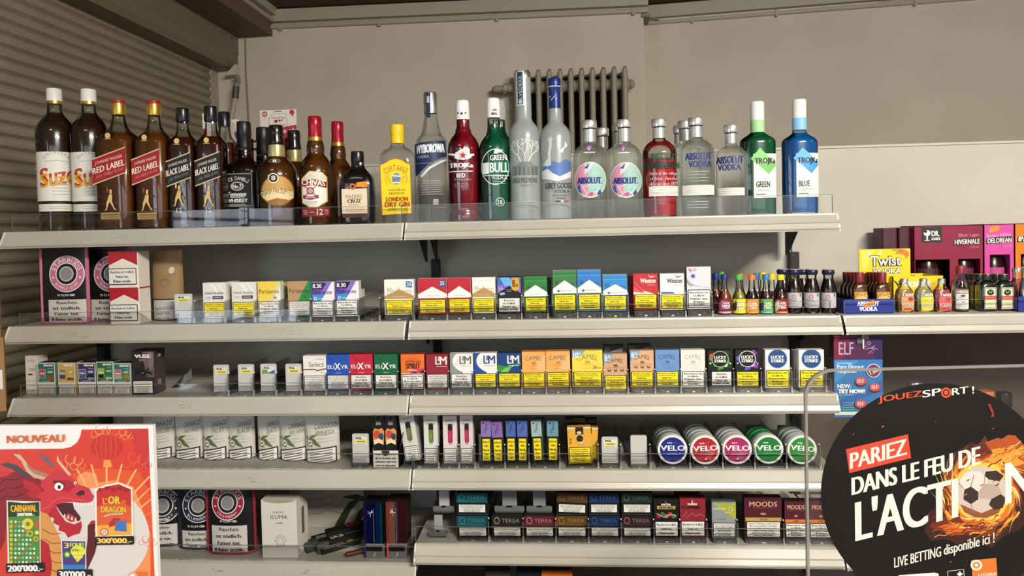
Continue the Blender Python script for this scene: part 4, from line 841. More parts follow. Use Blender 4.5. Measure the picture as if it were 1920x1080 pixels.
# --- pack pushers: tray, side divider and the grey paddle that pushes the row forward
TRAY = thin('tray_plastic', '8a8c88', 1., 1.45, .1, '6e706c', .5)
PADD = mat('c6c4be', .45)
_TR = {}
def tray(label, x0, x1, ybase, row, Y=.012, paddle=None, divider=True, sticker=1, group='clear pack trays', dl=.24, Zd=None):
    Zd = ZD[row] if Zd is None else Zd
    X, W, Zb, _ = span(x0, x1, ybase-10, ybase, Y+.01); h = max(Zb-Zd-.0005, .004)
    t = thing('pack_tray', label, 'pack tray', (X, Y, Zd+.0002), group=group)
    if 'base' not in _TR:
        m = MB(); m.box(-.5, .5, .004, dl, 0, 1, TRAY); m.box(-.32, -.16, .0036, .004, .25, .6, ACRYLE); m.box(.16, .3, .0036, .004, .3, .55, ACRYLE); m.box(-.05, .06, .0034, .004, .1, .32, 'e0e0da'); _TR['base'] = m.build('base', t)
        o = _TR['base']
    else: o = child(_TR['base'], t)
    o.scale = (W*.95, 1, h)
    if 'stop' not in _TR:
        m = MB(); m.box(-.5, .5, .0, .0015, 0, 1, ACRYL); m.box(-.5, .5, -.0002, .0017, .97, 1, ACRYLE); m.box(-.5, -.49, -.0002, .0017, 0, 1, ACRYLE); m.box(.49, .5, -.0002, .0017, 0, 1, ACRYLE); _TR['stop'] = m.build('front_stop', t); o = _TR['stop']
    else: o = child(_TR['stop'], t)
    o.scale = (W*.78, 1, .017+h*.9)
    if divider:
        if 'div' not in _TR:
            m = MB(); m.prism([(.0, 0), (0, .03), (.004, .046), (.01, .05), (dl, .05), (dl, 0)], -.0009, .0009, ACRYL, 'x'); m.box(-.00095, .00095, -.0002, .0012, 0, .046, ACRYLE); m.box(-.0016, .0016, .0, .004, .0, .012, 'c8c8c2'); m.box(-.0018, .0018, -.001, .002, 0, .0035, 'bab9b2'); m.ell(0, .0, 1, 1, WHT, 3) if False else None
            m.box(-.001, .001, .004, .009, .0495, .0515, 'f0f0ea'); _TR['div'] = m.build('divider', t); o = _TR['div']  # white bead paints the highlight on the divider tip
        else: o = child(_TR['div'], t)
        o.location = (W/2+.002, 0, 0); o.scale = (1, 1, 1.08)
    if paddle:
        px0, px1, pyt, pyb, pY = paddle; X2, W2, Z2, H2 = span(px0, px1, pyt, pyb, pY)
        m = MB(-.0025); m.rbox(-W2/2, W2/2, -.0025, .0025, 0, H2-.003, .0012, PADD, 2); m.box(-W2/2, W2/2, -.0025, .0025, H2-.003, H2, PADD, (-W2/2+.003, W2/2-.003, -.0025, .0025)); m.rect(-W2/2, H2*.3, W2/2, H2*.31, 'a8a6a0')
        o = m.build('paddle', t, (X2-X, pY-Y, Z2-Zd))
        if sticker:
            m = MB(-.0028); m.fr(-W2*.36, H2*.62, W2*.4, H2*.9); m.rect(0, 0, 1, 1, 'dedcd4'); m.tx('POS.', .12, .62, .68, .95, '1c1c1c', bold=.04)
            if sticker == 1: m.rect(.02, .22, .98, .6, 'ecdc4a'); m.bars(.2, .85, .32, .5, 1, '8a7a20', .8, 0)
            else: m.rect(0, 0, 1, .6, 'e4e8e0'); m.poly([(0, .0), (.5, .1), (.4, .6), (0, .6)], '6a9a3a'); m.poly([(.3, .05), (1, .05), (1, .6)], '2a5a9a')
            m.bars(.1, .9, .04, .16, 1, 'a09e98', .6, 0); m.build('price_sticker', o)
    return t
# row 2: packs
ST = 'second shelf'
g2 = 'packs on the second shelf'
def pk(label, box, art, warn='y', tr=True, row=2, **kw):
    kw.setdefault('group', {2: 'cigarette packs on the second shelf', 3: 'cigarette packs on the third shelf'}.get(row, 'packs'))
    pack(label, box, art, warn, **kw)
    if tr: tray('clear plastic tray under the '+label.split(' with ')[0].split(',')[0], box[0], box[1], box[3]+1, row)
pk('white pack with dark blue name strip, leftmost of the second-shelf packs', (381, 424, 530, 596), p_pm('3a3650', '3a3a64'), 'y', wv=(.03, .44))
pk('white pack with brown name strip, beside the dark blue strip one', (435, 480, 529, 595), p_pm('8a7a74', '4a3a3c'), 'y', wv=(.03, .44))
pk('pack with yellow and white diagonal halves and pale warning', (484, 526, 528, 594), p_par('f0d048', 'e6d28a'), 'w5', wv=(.03, .44))
pk('pack with tan and green diagonal halves', (540, 583, 527, 593), p_par('b89468', '1d8a3a', '1d8a3a'), 'l', wv=(.03, .44), side='2a7a40')
pk('purple and white pack with black price corner, left of the pair', (584, 627, 529, 594), p_par8, 'w5', wv=(.03, .46))
pk('purple and white pack with black price corner, right of the pair', (629, 673, 527, 593), p_par8, 'w5', wv=(.04, .47))
pk('wide white pack with gold chevron and blue number badge', (721, 776, 524, 590), p_chev('efebe2', 'b98f50', 1, 'a8a298', .72, .53, .45, None, ('25', '2a6aa8')), wv=(.03, .42))
pk('wide red pack with white chevron and blue number badge', (784, 838, 522, 589), p_chev('c02434', 'ecebe8', 1, 'a01c2c', .77, .56, .45, None, ('25', '2a5aa0')), wv=(.03, .42))
pk('red pack with white chevron, narrower and without badge', (840, 883, 521, 588), p_chev('c02434', 'ecebe8', 1, 'a01c2c', .77, .56, .45), wv=(.03, .42), side='c4b8b8')
pk('white pack with gold chevron, narrower and without badge', (886, 929, 520, 587), p_chev('efebe2', 'b98f50', 1, 'b0a898', .72, .54, .45), wv=(.03, .42))
pk('purple pack with black chevron and yellow price badge', (933, 977, 519, 587), p_purple8, 'w4', wv=(.03, .43), side='1c1c24')
pk('green pack with white chevron, lower one of the two green', (983, 1026, 518, 585), p_chev('2c7a3c', 'ecebe6', 1, '1e5a2c', .76, .55, .44, ('3a8a48', '24682f', '489a54'), None), wv=(.03, .42), side='24622f')
pk('taller raised green pack with white chevron and small star', (1037, 1081, 507, 584), p_chev('3a7a44', 'ecebe6', 1, '1f4f2c', .76, .56, .44, ('4a8a54', '2e6a38', '569a60'), None, d_star), wv=(.03, .42))
pk('taller raised blue pack with white chevron and small star', (1083, 1127, 506, 583), p_chev('2f7ac4', 'ecebe6', 1, '1c4c88', .76, .56, .44, ('4a90d4', '266ab0', '5aa0e0'), None, d_star), wv=(.03, .42))
pk('lower blue pack with white chevron and small star', (1131, 1176, 515, 583), p_chev('2f88cc', 'ecebe6', 1, '1c5c98', .74, .56, .44, ('4a9cd8', '2678b4', '60b0e4'), None, d_star), wv=(.03, .43))
pk('red pack with white name and soaring bird', (1188, 1233, 513, 580), p_win('c02a34', 'Winston', 'f0eae6', 'r'), wv=(.03, .43), side='b83a40')
pk('white pack with dark name and soaring bird', (1238, 1283, 513, 581), p_win('ebe9e4', 'Winston', '3a4048', 'w'), wv=(.03, .43))
pk('tall pale grey pack with round violet emblem and red price', (1288, 1333, 500, 579), p_920, 'w5', wv=(.03, .46), side='5a5a60')
tray('clear tray with grey price paddle beside the kraft pouch', 335, 366, 597, 2, paddle=(328, 361, 551, 596, .03))
tray('empty clear tray right of the purple packs', 684, 712, 594, 2)
for lb, bx, c in (('spare white pack standing behind the gap between the two white packs', (425, 440, 528, 590), 'e0dcd4'), ('spare yellow pack edge behind the yellow and white one', (520, 534, 530, 590), 'c8b880'), ('dark red spare pack behind the red bird pack', (1180, 1190, 517, 575), '8a2430'), ('white spare pack edge behind the right purple pack', (668, 678, 543, 590), 'd8d4d0'), ('dark green spare pack behind the lower green pack', (1022, 1034, 522, 580), '1c4a28')):
    pack(lb, bx, lambda m, c=c: m.rect(0, 0, 1, 1, c), None, Y=.06, d=.03, side=c, zb=ZD[2]+.006, group='cigarette packs on the second shelf')
# row 3: packs
YB = 731
pk('white pack with grey name and dark wavy band', (569, 612, 667, 732), p_sel, 'l', row=3)
pk('blue pack with large white X in its name', (612, 656, 665, 731), p_elx('1f4fae', '173c88'), 'l', row=3, side='1a3f8c')
pk('red pack with large white X in its name', (656, 699, 664, 730), p_elx('c02038', '8e1628'), 'w4', row=3, side='8e1a2a')
pk('dark green pack with large white X in its name', (702, 746, 664, 730), p_elx('12623c', '0c4a2c'), 'w4', row=3, side='10502f')
pk('orange pack with dark lettering above a red feather shape', (752, 796, 664, 729), p_spirit, 'w5', row=3, side='a03c28')
pk('dark red pack with tall white letters', (799, 841, 664, 729), p_lm('8e2430', 'f0ece6', ''), 'l', row=3, side='6e1c26')
pk('silver and white pack with tall grey letters', (844, 887, 663, 728), p_lm('8e9294', '6a6c6c', 'c'), 'w4', row=3)
pk('white pack with blue edge and tall blue letters', (889, 932, 662, 728), p_lm('1f4a9a', '1c3f80', 'c'), row=3)
pk('navy pack with tall white letters and green leaves', (933, 977, 662, 727), p_lm('1c3f7a', 'f0eee8', 'g'), row=3, side='16305c')
pk('orange pack with small camel, left of the two', (979, 1023, 659, 727), p_cam('eda85a', '5a6a74', 'd07828', 'o'), row=3, wv=(.03, .42), side='cf8a3c')
pk('orange pack with small camel, right of the two', (1024, 1069, 658, 726), p_cam('eda85a', '5a6a74', 'd07828', 'o'), row=3, wv=(.03, .42), side='cf8a3c')
pk('wide yellow pack with small camel and blue price corner', (1073, 1130, 657, 725), p_cam('f0d24e', '7a7a5c', 'd89028', 'y'), row=3, wv=(.03, .42), side='c8a83a')
pk('kraft brown pack with small camel, sunk lower than its neighbours', (1132, 1176, 663, 733), p_cam('cda27c', '4a3426', '4a3426', 'k'), row=3, wv=(.03, .42), side='a8845f')
pk('kraft brown pack with small camel, standing higher', (1182, 1226, 657, 726), p_cam('d8ab82', '5a4234', '5a4234', 'k'), row=3, wv=(.03, .43), side='a8845f')
pk('light blue pack with small dark camel', (1229, 1274, 656, 726), p_cam('6a92c4', '3a5078', '4a628c'), row=3, wv=(.03, .43), side='54749c')
pk('cream white pack with small grey camel', (1277, 1322, 656, 726), p_cam('e2ded4', 'a8a498', 'b0aca0'), 'w5', row=3, wv=(.03, .43))
pk('black pack with green sparks round a dark disc', (1328, 1373, 657, 725), p_ls('g'), 'w4', row=3, wv=(.03, .43), side='1a1e1a', wu=(.12, .97))
pk('black pack with violet sparks round a dark disc', (1379, 1424, 656, 726), p_ls('p'), 'y5', row=3, wv=(.03, .43), side='1a1a1e')
pk('white pack with blue disc, left of the two', (1435, 1481, 656, 727), p_ls('w'), 'y5', row=3, wv=(.03, .47))
pk('white pack with blue disc, right one at the shelf end', (1498, 1545, 656, 726), p_ls('w'), 'y5', row=3, wv=(.03, .46))
for lb, bx, y in (('see-through wrapped spare pack rising behind the low kraft camel pack', (1132, 1170, 648, 700), .07), ('see-through wrapped spare pack rising behind the high kraft camel pack', (1178, 1220, 646, 700), .07)):
    def sp(m): m.rect(0, 0, 1, 1, '3c3a36'); m.poly([(.3, .85), (.95, .95), (.9, .75), (.5, .8)], 'a8a49c'); m.tx('8', .04, .16, .8, .96, '8a9098', bold=.03); m.tx('50', .18, .3, .86, .96, '8a9098', bold=.02)
    pack(lb, bx, sp, None, Y=y, side='3c3a36', zb=ZD[3]+.006, group='cigarette packs on the third shelf')
pack('second white disc pack standing behind and left of the last one', (1489, 1530, 657, 725), p_ls('w'), 'y5', Y=.05, zb=ZD[3]+.006, wv=(.03, .47), group='cigarette packs on the third shelf')
for k, (x0, x1, yt, yb, st, lb) in enumerate(((401, 430, 684, 734, 1, 'clear tray with white price paddle, leftmost of four on the third shelf'), (447, 477, 683, 733, 1, 'clear tray with white price paddle, second of four on the third shelf'), (489, 519, 682, 733, 2, 'clear tray whose white paddle carries a green and blue sticker'), (536, 566, 682, 733, 1, 'clear tray with white price paddle next to the white wavy-band pack'))):
    tray(lb, x0, x1, yb+2, 3, paddle=(x0, x1, yt, yb, .03), sticker=st)
# ------------------------------------------------------------ second shelf: pouches, stacked pack, small bottles
def pouch(label, x0, x1, yt, yb, Y, art, col, d=.05, group=None, rz=0, hang=0, foot=.35, Z=None, name='pouch', bulge=1., cat='pouch', edge=None):
    """stand-up bag: flat sealed top, belly and oval foot"""
    X, W, Zb, H = span(x0, x1, yt, yb, Y)
    if Z is not None: H += Zb-Z; Zb = Z
    t = thing(name, label, cat, (X, Y+d*.5, Zb), (0, 0, rz), group)
    nz, nx = 14, 16
    def sy(x, z, e=0):
        f = 1-(z/H); k = d*.5*(min(1, f*1.9+.02)**.9)*bulge if f > 0 else 0
        c = max(1-(2*abs(x)/W)**2.2, 0)**.5
        return -(k*c+.0012)-e
    m = MB(surf=lambda x, z, e: (x, sy(x, min(max(z, 0), H), e+.0012), max(z, .0045*(2*x/W)**2+.0005)), step=W/14)
    V = []
    for j in range(nz+1):
        z = H*j/nz
        for i in range(nx+1): x = W*(i/nx-.5); V.append((x, sy(x, z), z+ (.004*(2*x/W)**2 if j == 0 else 0)))
    N = len(V)
    V += [(x, -y, z) for x, y, z in V]
    q = lambda i, j: j*(nx+1)+i
    Fq = [(q(i, j), q(i+1, j), q(i+1, j+1), q(i, j+1)) for j in range(nz) for i in range(nx)]
    Fq += [(N+a, N+d_, N+c_, N+b_) for a, b_, c_, d_ in Fq]
    Fq += [(q(0, j), q(0, j+1), N+q(0, j+1), N+q(0, j)) for j in range(nz)]+[(q(nx, j), N+q(nx, j), N+q(nx, j+1), q(nx, j+1)) for j in range(nz)]+[(q(i, 0), N+q(i, 0), N+q(i+1, 0), q(i+1, 0)) for i in range(nx)]+[(q(i, nz), q(i+1, nz), N+q(i+1, nz), N+q(i, nz)) for i in range(nx)]
    m.add(V, Fq, col, True); k = W/(x1-x0)
    m.b = (-(x0+x1)/2*k, yt*k+H, k, -k); art(m); m.build('bag', t)
    if edge:
        e = MB()
        for s_ in (-1, 1): e.box(s_*W/2-.0035, s_*W/2+.0035, -.0025, .0025, 0.004, H, edge)
        e.box(-W/2, W/2, -.0022, .0022, H-.006, H, edge); e.tube([(W*(i/10-.5), sy(W*(i/10-.5), 0)-.001, .003) for i in range(11)], .003, edge, 6); e.build('coloured_edge', t)
    return t
def black_bag(cx, cy, r, ring, word, sub, lab, txt='STARBUDS'):
    def f(m):
        m.ell(cx, cy, r*1.06, None, 'e8e4e4', 36); m.ell(cx, cy, r, None, ring, 36); m.ell(cx, cy, r*.66, None, 'e8e4e4', 32); m.ell(cx, cy, r*.6, None, '141214', 32)
        m.arc(txt, cx, cy, r*.83, 90, 150, r*.24, 'f2e8ea', bold=0); m.arc(sub, cx, cy, r*.83, -90, 100, r*.15, 'f2e8ea', flip=True)
        for s_ in (-1, 1): m.ell(cx+s_*r*.8, cy+r*.2, r*.06, None, 'f2e8ea', 8)
        m.ell(cx, cy, r*.44, None, 'b8b4b4', 24); m.ell(cx, cy, r*.36, None, '8a8688', 20)
        x0, x1, y0, y1 = lab; m.tx('15 G | 0.9 CBD', (x0+x1)/2-16, (x0+x1)/2+16, y0-5, y0-10, 'e8e4e4', bold=.01, res=1)
        m.rect(x0, y1, x1, y0, 'd2ccc6'); n = (y1-y0)/4
        for k, l in enumerate(W4): w = (.36+.1*min(len(l)/15, 1)*1.0)*(x1-x0)*min(1, .45+len(l)/24); m.tx(l, (x0+x1)/2-w*.9, (x0+x1)/2+w*.9, y0+n*(k+.8), y0+n*(k+.24), '1c1a1a', bold=.008)
    return f
BAG = mat('1b181b', .4)
def hdr(x): return lambda m: m.rect(x-44, 467, x+44, 452, '6a2c48').tx('25% BUDS', x-34, x+30, 465, 456, '2a1420', bold=.02)
def comb(*fs):
    def g(m):
        for f in fs: f(m)
    return g
pouch('black pouch with pink round emblem, pink edges and white warning, at the left shelf end', 71, 157, 452, 607, .03, comb(hdr(114), black_bag(122, 511, 31, 'c87088', '', 'BUBBLE GUM', (87, 156, 557, 597))), BAG, d=.03, bulge=.5, edge=mat('d07a94', .5), group='black pouches with pink emblem', Z=ZD[2]+.0005)
pouch('black pouch with pink emblem half covered by the red and white stacked pack', 155, 237, 452, 607, .074, comb(hdr(196), black_bag(206, 511, 31, 'c87088', '', 'BUBBLE GUM', (167, 236, 557, 597))), BAG, d=.03, bulge=.5, edge=mat('d07a94', .5), group='black pouches with pink emblem', Z=ZD[2]+.0005)
X, W, Zb, H = span(203, 259, 472, 607, .014)
t = thing('double_pack', 'tall red and white carton of two stacked packs standing before the kraft pouch', 'pack', (X, .014+.026, ZD[2]+.0004)); Ht = H+Zb-ZD[2]
m = MB(-.026); m.rbox(-W/2, W/2, -.026, .03, 0, Ht, .006, 'e8e0d4', 4)
m.fr(-W/2+.003, 0, W/2, Ht); R_ = 'b01e2a'
for v0 in (.0, .5):
    m.rect(0, v0+.3, 1, v0+.485, R_); m.poly([(0, v0+.29), (1, v0+.29), (1, v0+.31), (.5, v0+.405), (0, v0+.31)], 'e8e0d4')
m.rect(-.05, .485, 1.3, .505, R_) if False else m.rect(-.02, .483, 1.0, .503, R_); m.rect(-.02, .982, 1, .998, R_); m.build('carton', t)
m = MB(); m.box(W/2-.0002, W/2+.0006, -.02, .024, Ht*.483, Ht*.503, R_); m.box(-W/2+.004, W/2-.004, -.022, .026, Ht, Ht+.0008, 'c02a34'); m.build('red_trim', t)
for v0 in (.02, .52): warning(t, 'w3', W, Ht, .03, v0+.025, .98, v0+.25, -.028)
KR = noisy('kraft_paper', '8e7350', 'a0845e', 14, .7, bump=.25)
def a_kr(m):
    m.ell(319, 506, 5, 6, 'd8d0c4', 14); m.ring(319, 506, 3.4, .7, 'a89c88', 4); m.ring(308, 528, 9, .93, '7a6044', 6); m.line([(302, 522), (314, 521)], .8, '7a6044')
    m.rect(284, 602, 331, 557, '141414'); m.rect(286, 600, 330, 559, 'b4b0ac')
    for k, l in enumerate(('Rauchen ist tödlich.', 'Fumer tue.', 'Il fumo uccide.')): m.tx(l, 290, 290+26+(10 if k == 0 else 2), 577+9*k, 570+9*k, '1c1a1a', up=2)
pouch('brown kraft paper pouch with round sticker beside the red and white stacked pack', 276, 334, 470, 604, .075, a_kr, KR, d=.05, Z=ZD[2]+.002)
# small bottles: fruit liquor minis with coloured caps
def mini(label, cx, capc, liqc, lab, Y=.05, top=513, w=13, front=True, see=None, Z=None, cn=None, group='fruit liquor miniatures', f=.55):
    def a(m):
        y0 = 559
        m.rect(cx-w+.4, 586, cx+w-.4, y0, lab[0]); m.poly([(cx-w+1, 570), (cx-w+8, 561), (cx-3, 568), (cx-5, 580), (cx-w+3, 583)], lab[1]); m.tx('Cactus', cx-4, cx+9, 568, 562.5, 'f0ece4', bold=.02); m.tx('MAX', cx-4, cx+10.5, 577, 569.5, 'f0ece4', bold=.04); m.rect(cx-w+.4, 586, cx+w-.4, 582.5, lab[2])
    return bottle(label, cx, Y, [(0, w), (562, w), (553, w*.85), (546, w*.62), (538, w*.46), (530, w*.4), (522, w*.38)], Z=ZD[2] if Z is None else Z, liq=(liquid(liqc, see or liqc, f), 545), caps=[('cap', mat(capc, .4), [(523, w*.52), (top+2, w*.52), (top, w*.46)])], arts=[('fruit_label', a, w)] if front else (), group=group, n=20, name='miniature_bottle', inset=.7)
for cx, cc, lq, lab, lb in ((1358, '1c2a86', 'b05a1c', ('7e1c3c', 'c05a80', 'e0b0b8'), 'miniature with dark blue cap and crimson label'), (1385, '48b040', 'b8b43c', ('d8d030', '3a3a20', 'e4dc50'), 'miniature with green cap and yellow label'), (1409.5, 'e87a24', '1c1010', ('e08a30', 'f0c070', 'f0a850'), 'miniature with orange cap and orange label'), (1436, '2f7ac8', '6a2434', ('5ab03c', '1c4a6a', '6ac0d0'), 'miniature with light blue cap and green label'), (1463.5, 'f0dc20', '5a1c12', ('8c1c1c', 'f0e0d0', 'e89a5c'), 'miniature with yellow cap and dark red label')):
    mini(lb, cx, cc, lq, lab)
for cx, cc, lq, lb, Y in ((1342, '1c2a86', 'a8541c', 'dark blue capped miniature at the left end, close to the tall grey pack', .1), (1352, '3a9a38', '8a8430', 'green capped miniature peeping out behind the dark blue cap', .16), (1388, 'd86a24', '1c1010', 'orange capped miniature standing behind the green capped one', .14), (1418, '2a6ab0', '5a2430', 'light blue capped miniature half hidden behind the orange cap', .12), (1430, 'e8d020', '5a1c12', 'yellow capped miniature behind the light blue cap, left one', .19), (1447, 'e8d020', '5a1c12', 'yellow capped miniature behind the light blue cap, right one', .135)):
    mini(lb, cx, cc, lq, None, Y, 511 if Y < .15 else 508, 12.5, False, group='fruit liquor miniatures at the back')
def wine(label, cx, Y, art=True, top=504):
    def a(m):
        m.rect(cx-14.2, 575.5, cx+13.5, 546.5, 'bcb8b8'); m.ring(cx-1, 554, 4, .6, 'b06070'); m.rect(cx+9.5, 554, cx+12, 547.5, '6a6468'); m.tx('Merlot', cx-9, cx+5, 563, 557.5, '6a6468', shear=.3); m.bars(cx-11, cx+10, 573, 565, 3, '9a9698', .3)
    bottle(label, cx, Y, [(0, 14.5), (545, 14.8), (536, 13.6), (526, 10.5), (518, 8.8), (513, 9.2)], Z=ZD[2], liq=(liquid('2c100e', '3c1412', .75), 520), caps=[('crown_cap', mat('2c2c4c', .35, .4), [(513, 9.6), (510, 11.6), (506, 11.6), (503, 10)]), ('cap_top', mat('c8a898' if cx > 1540 else 'b8b4b8', .4), [(503.5, 10), (502.4, 9.6)])], arts=[('grey_label', a, 14.9)] if art else (), group='small dark bottles with crown caps', n=22, name='small_bottle', inset=.7)
wine('small dark bottle with grey label, left of the three in front', 1489, .055); wine('small dark bottle with grey label, middle of the three in front', 1521.5, .05); wine('small dark bottle with grey label, right one at the shelf end', 1553, .05)
wine('small dark bottle behind the yellow cap and the left grey label', 1468, .15, False); wine('small dark bottle behind the gap of the left and middle grey labels', 1505, .16, False)

# ------------------------------------------------------------ right shelf
ZR = Z3R
def cinn(label, cx, Y, art, base):
    def a(m):
        m.rect(cx-13, 580, cx+11, 545, 'c8861c'); m.poly([(cx-9, 562), (cx-10, 552), (cx+1, 546), (cx+12, 552), (cx+11, 562)], 'e8c060'); m.arc('FIREBALL', cx+1, 569, 19, 90, 82, 6, '2a1208'); m.ell(cx+1, 564, 9.5, 6, 'e88a3c', 18, 0, 180)
    bottle(label, cx, Y, [(0, 14, 4), (540, 14.5, 4), (533, 12.5, 3), (529, 9.5), (526, 7.4)], Z=ZR, liq=(liquid('7a3a10', '94501c', .6), 532), caps=[('cap', mat('7a1820', .4), [(527, 8.4), (510, 8.4), (508, 7.6)])], dep=.62, arts=[('flame_label', a, 14.5, 6)] if art else (), group='amber miniatures in the blue tray', n=20, name='miniature_bottle', inset=.7)
tx0, tW, tZ, tH = span(1585, 1676, 562, 588, .028); tx1 = tx0
for cx, base, nm in ((1611, 1611, 'left'), (1653, 1653, 'right')):
    for k in range(4):
        cinn(('front', 'second', 'third', 'rearmost')[k]+' amber miniature with dark red cap in the '+nm+' row of the blue tray', cx-7.5*k*(1 if nm == 'left' else .9), .052+.037*k, k == 0, cx)
t = thing('display_tray', 'blue cardboard tray with white lettering holding amber miniatures', 'tray', (tx0, .028, ZR+.0003)); Htr = P(1630, 561, .028).z-ZR
m = MB(0); hw = tW/2; BL = mat('1e2f8e', .5)
m.box(-hw, hw, 0, .0015, 0, Htr, BL); m.box(-hw, hw, .175, .1765, 0, Htr, BL); m.box(-hw-.0015, -hw, 0, .1765, 0, Htr, BL); m.box(hw, hw+.0015, 0, .1765, 0, Htr, BL); m.box(-hw, hw, 0, .1765, 0, .001, BL)
k = tW/91; m.b = (-1630.5*k, 561*k+Htr, k, -k); m.tx('ABSOLUT', 1607, 1649, 574, 565.5, 'eef0f4', bold=.016); m.tx('VODKA', 1611, 1645, 584, 575.5, 'eef0f4', bold=.016); m.build('tray', t)
m = MB(-.0008); m.b = (-1630.5*k, 561*k+Htr, k, -k); m.poly([(1620, 573), (1636, 562.5), (1640, 564), (1641, 568), (1625, 578), (1621, 577)], 'f0921e'); m.build('price_tag', t)
# yellow display carton with header
X, W, Zb, H = span(1674, 1770, 518, 590, .16)
t = thing('display_box', 'yellow display carton with tilted printed header behind the flavoured miniatures', 'display box', (X, .16, ZR+.0004)); H = P(1720, 518, .16).z-ZR
YB_ = mat('ecd01c', .5); m = MB(0); m.box(-W/2, W/2, 0, .002, 0, H, YB_); m.box(-W/2, -W/2+.002, 0, .1, 0, H, YB_); m.box(W/2-.002, W/2, 0, .1, 0, H, YB_); m.box(-W/2, W/2, .098, .1, 0, H, YB_); m.box(-W/2, W/2, 0, .1, 0, .002, YB_)
k = W/96; m.b = (-1722*k, 518*k+H, k, -k); m.tx('VODKA', 1694, 1749, 540, 528, 'ecdcc0', bold=.03); m.tx('VODKA', 1695, 1748, 539.5, 528.5, 'f4efe4', bold=.01)
for j in range(5): m.line([(1677+3*j, 526+j % 3*3), (1683+2*j, 534+j % 2*4)], 2, '2a2410')
m.build('carton', t)
ax, aw, az, ah = span(1611, 1707, 467, 530, .175); m = MB(0); m.box(-aw/2, aw/2, 0, .002, 0, ah, YB_); k = aw/96
m.b = (-1659*k, 467*k+ah, k, -k); m.lay = 1
m.poly([(1615, 470), (1640, 468), (1622, 505), (1616, 505)], 'f0dc60'); m.ring(1640, 470, 14, .7, 'f4e8b0', n=20, a0=180, a1=360); m.ell(1692, 478, 13, 9, 'e8783a', 18); m.ell(1685, 484, 12, 7, 'ecd01c', 16); m.tx('MANDARIN', 1672, 1692, 471, 468, '6a5010', res=1)
m.lay += 2
for dx_, c_, b_ in ((0, '1c1a10', .035), (0, 'f6f2e8', .006)): m.tx('Twist', 1632-1.5*(c_ == '1c1a10'), 1689+1.5*(c_ == '1c1a10'), 500+1.2*(c_ == '1c1a10'), 480-1.2*(c_ == '1c1a10'), c_, bold=b_, up=1); m.lay += 1
m.tx('VODKA', 1635, 1690, 515, 504, '8a7040', bold=.03); m.tx('VODKA', 1636, 1689, 514.6, 504.6, 'f4f0e0', bold=.008)
o = m.build('header', t); o.location = (ax-X, .015, az-ZR); 
for k_ in range(3):
    pass
def twist(label, cx, liqc, fr_, Y=.05, f=.3):
    def a(m):
        m.poly([(cx-9, 581), (cx-10.5, 560), (cx-8, 549), (cx+12, 547), (cx+14, 560), (cx+13, 580), (cx+2, 582)], fr_[0]); m.ell(cx-3, 560, 5.5, 4, fr_[1], 14); m.ell(cx+7, 559, 5, 4, fr_[2], 14); m.tx('Twist', cx-10, cx+13, 554, 546.5, '20201c', bold=.05); m.lay += 1; m.tx('Twist', cx-9.4, cx+12.4, 553.4, 547, 'f2f0ea', bold=.01); m.tx('VODKA', cx-10, cx+13, 573, 567, 'f2f0ea', bold=.012); m.rect(cx-6, 579, cx+9, 576.5, fr_[2])
    bottle(label, cx, Y, [(0, 17), (553, 17.5), (543, 15.5), (537, 11), (532, 7.4), (529, 6.6)], Z=ZR, glass=GLASS, liq=(liquid(liqc, liqc, f), 541), caps=[('cap', SILVER, [(530, 7), (521, 7), (520, 6.4)])], dep=.6, arts=[('fruit_label', a, 17.5, 6)], group='flavoured vodka miniatures', n=24, name='miniature_bottle', inset=.8)
twist('flat miniature of pale peach liquor with orange fruit label', 1695, 'd8bc84', ('d8905c', 'f0a070', 'a83030'))
twist('flat miniature of clear liquor with yellow lemon label', 1731, 'd4d4c8', ('c8c040', 'd8d030', 'e4e060'))
twist('flat miniature of pink liquor with red melon label', 1765, 'd06a74', ('c85a60', 'e86a60', 'b83a44'), f=.6)
for cx, lb in ((1697, 'left'), (1705, 'middle'), (1712, 'right')):
    bottle('silver capped miniature in the yellow carton, '+lb+' cap of three', cx, .2+.0*cx, [(0, 3.4), (540, 3.4), (524, 3.2)], Z=ZR+.003, glass=GLASS, caps=[('cap', SILVER, [(524, 3.7), (514.5, 3.7)])], group='miniatures inside the yellow carton', n=14, name='miniature_bottle')
def a_smir(m):
    cx = 1801; m.rect(cx-8, 577, cx+13, 541, 'e4e0da'); m.rect(cx-7, 548, cx+13, 541.5, 'a02430'); m.tx('SMIRNOFF', cx-6, cx+13, 547, 542.6, 'f0e8e0', bold=.01); m.ell(cx+4, 552, 4, 2.2, '3a3434', 10); m.line([(cx-3, 554), (cx+3, 556), (cx+10, 556)], 1, '7a7474'); m.poly([(cx, 562), (cx+9, 562), (cx+5, 566)], 'a8a2a0'); m.bars(cx-4, cx+10, 575, 568, 2, 'a8a4a0', .3)
bottle('clear vodka miniature with dark red cap and white label', 1800.5, .05, [(0, 15), (545, 15.4), (535, 14), (527, 11), (517, 8.6), (506, 7.4)], Z=ZR, liq=(liquid('d8d4cc', 'e4e2dc', .45), 540), caps=[('cap', mat('8e1c28', .4), [(508, 8.2), (496, 8.2), (494.6, 7.4)])], arts=[('white_label', a_smir, 15.4)], n=22, name='miniature_bottle', inset=.8)
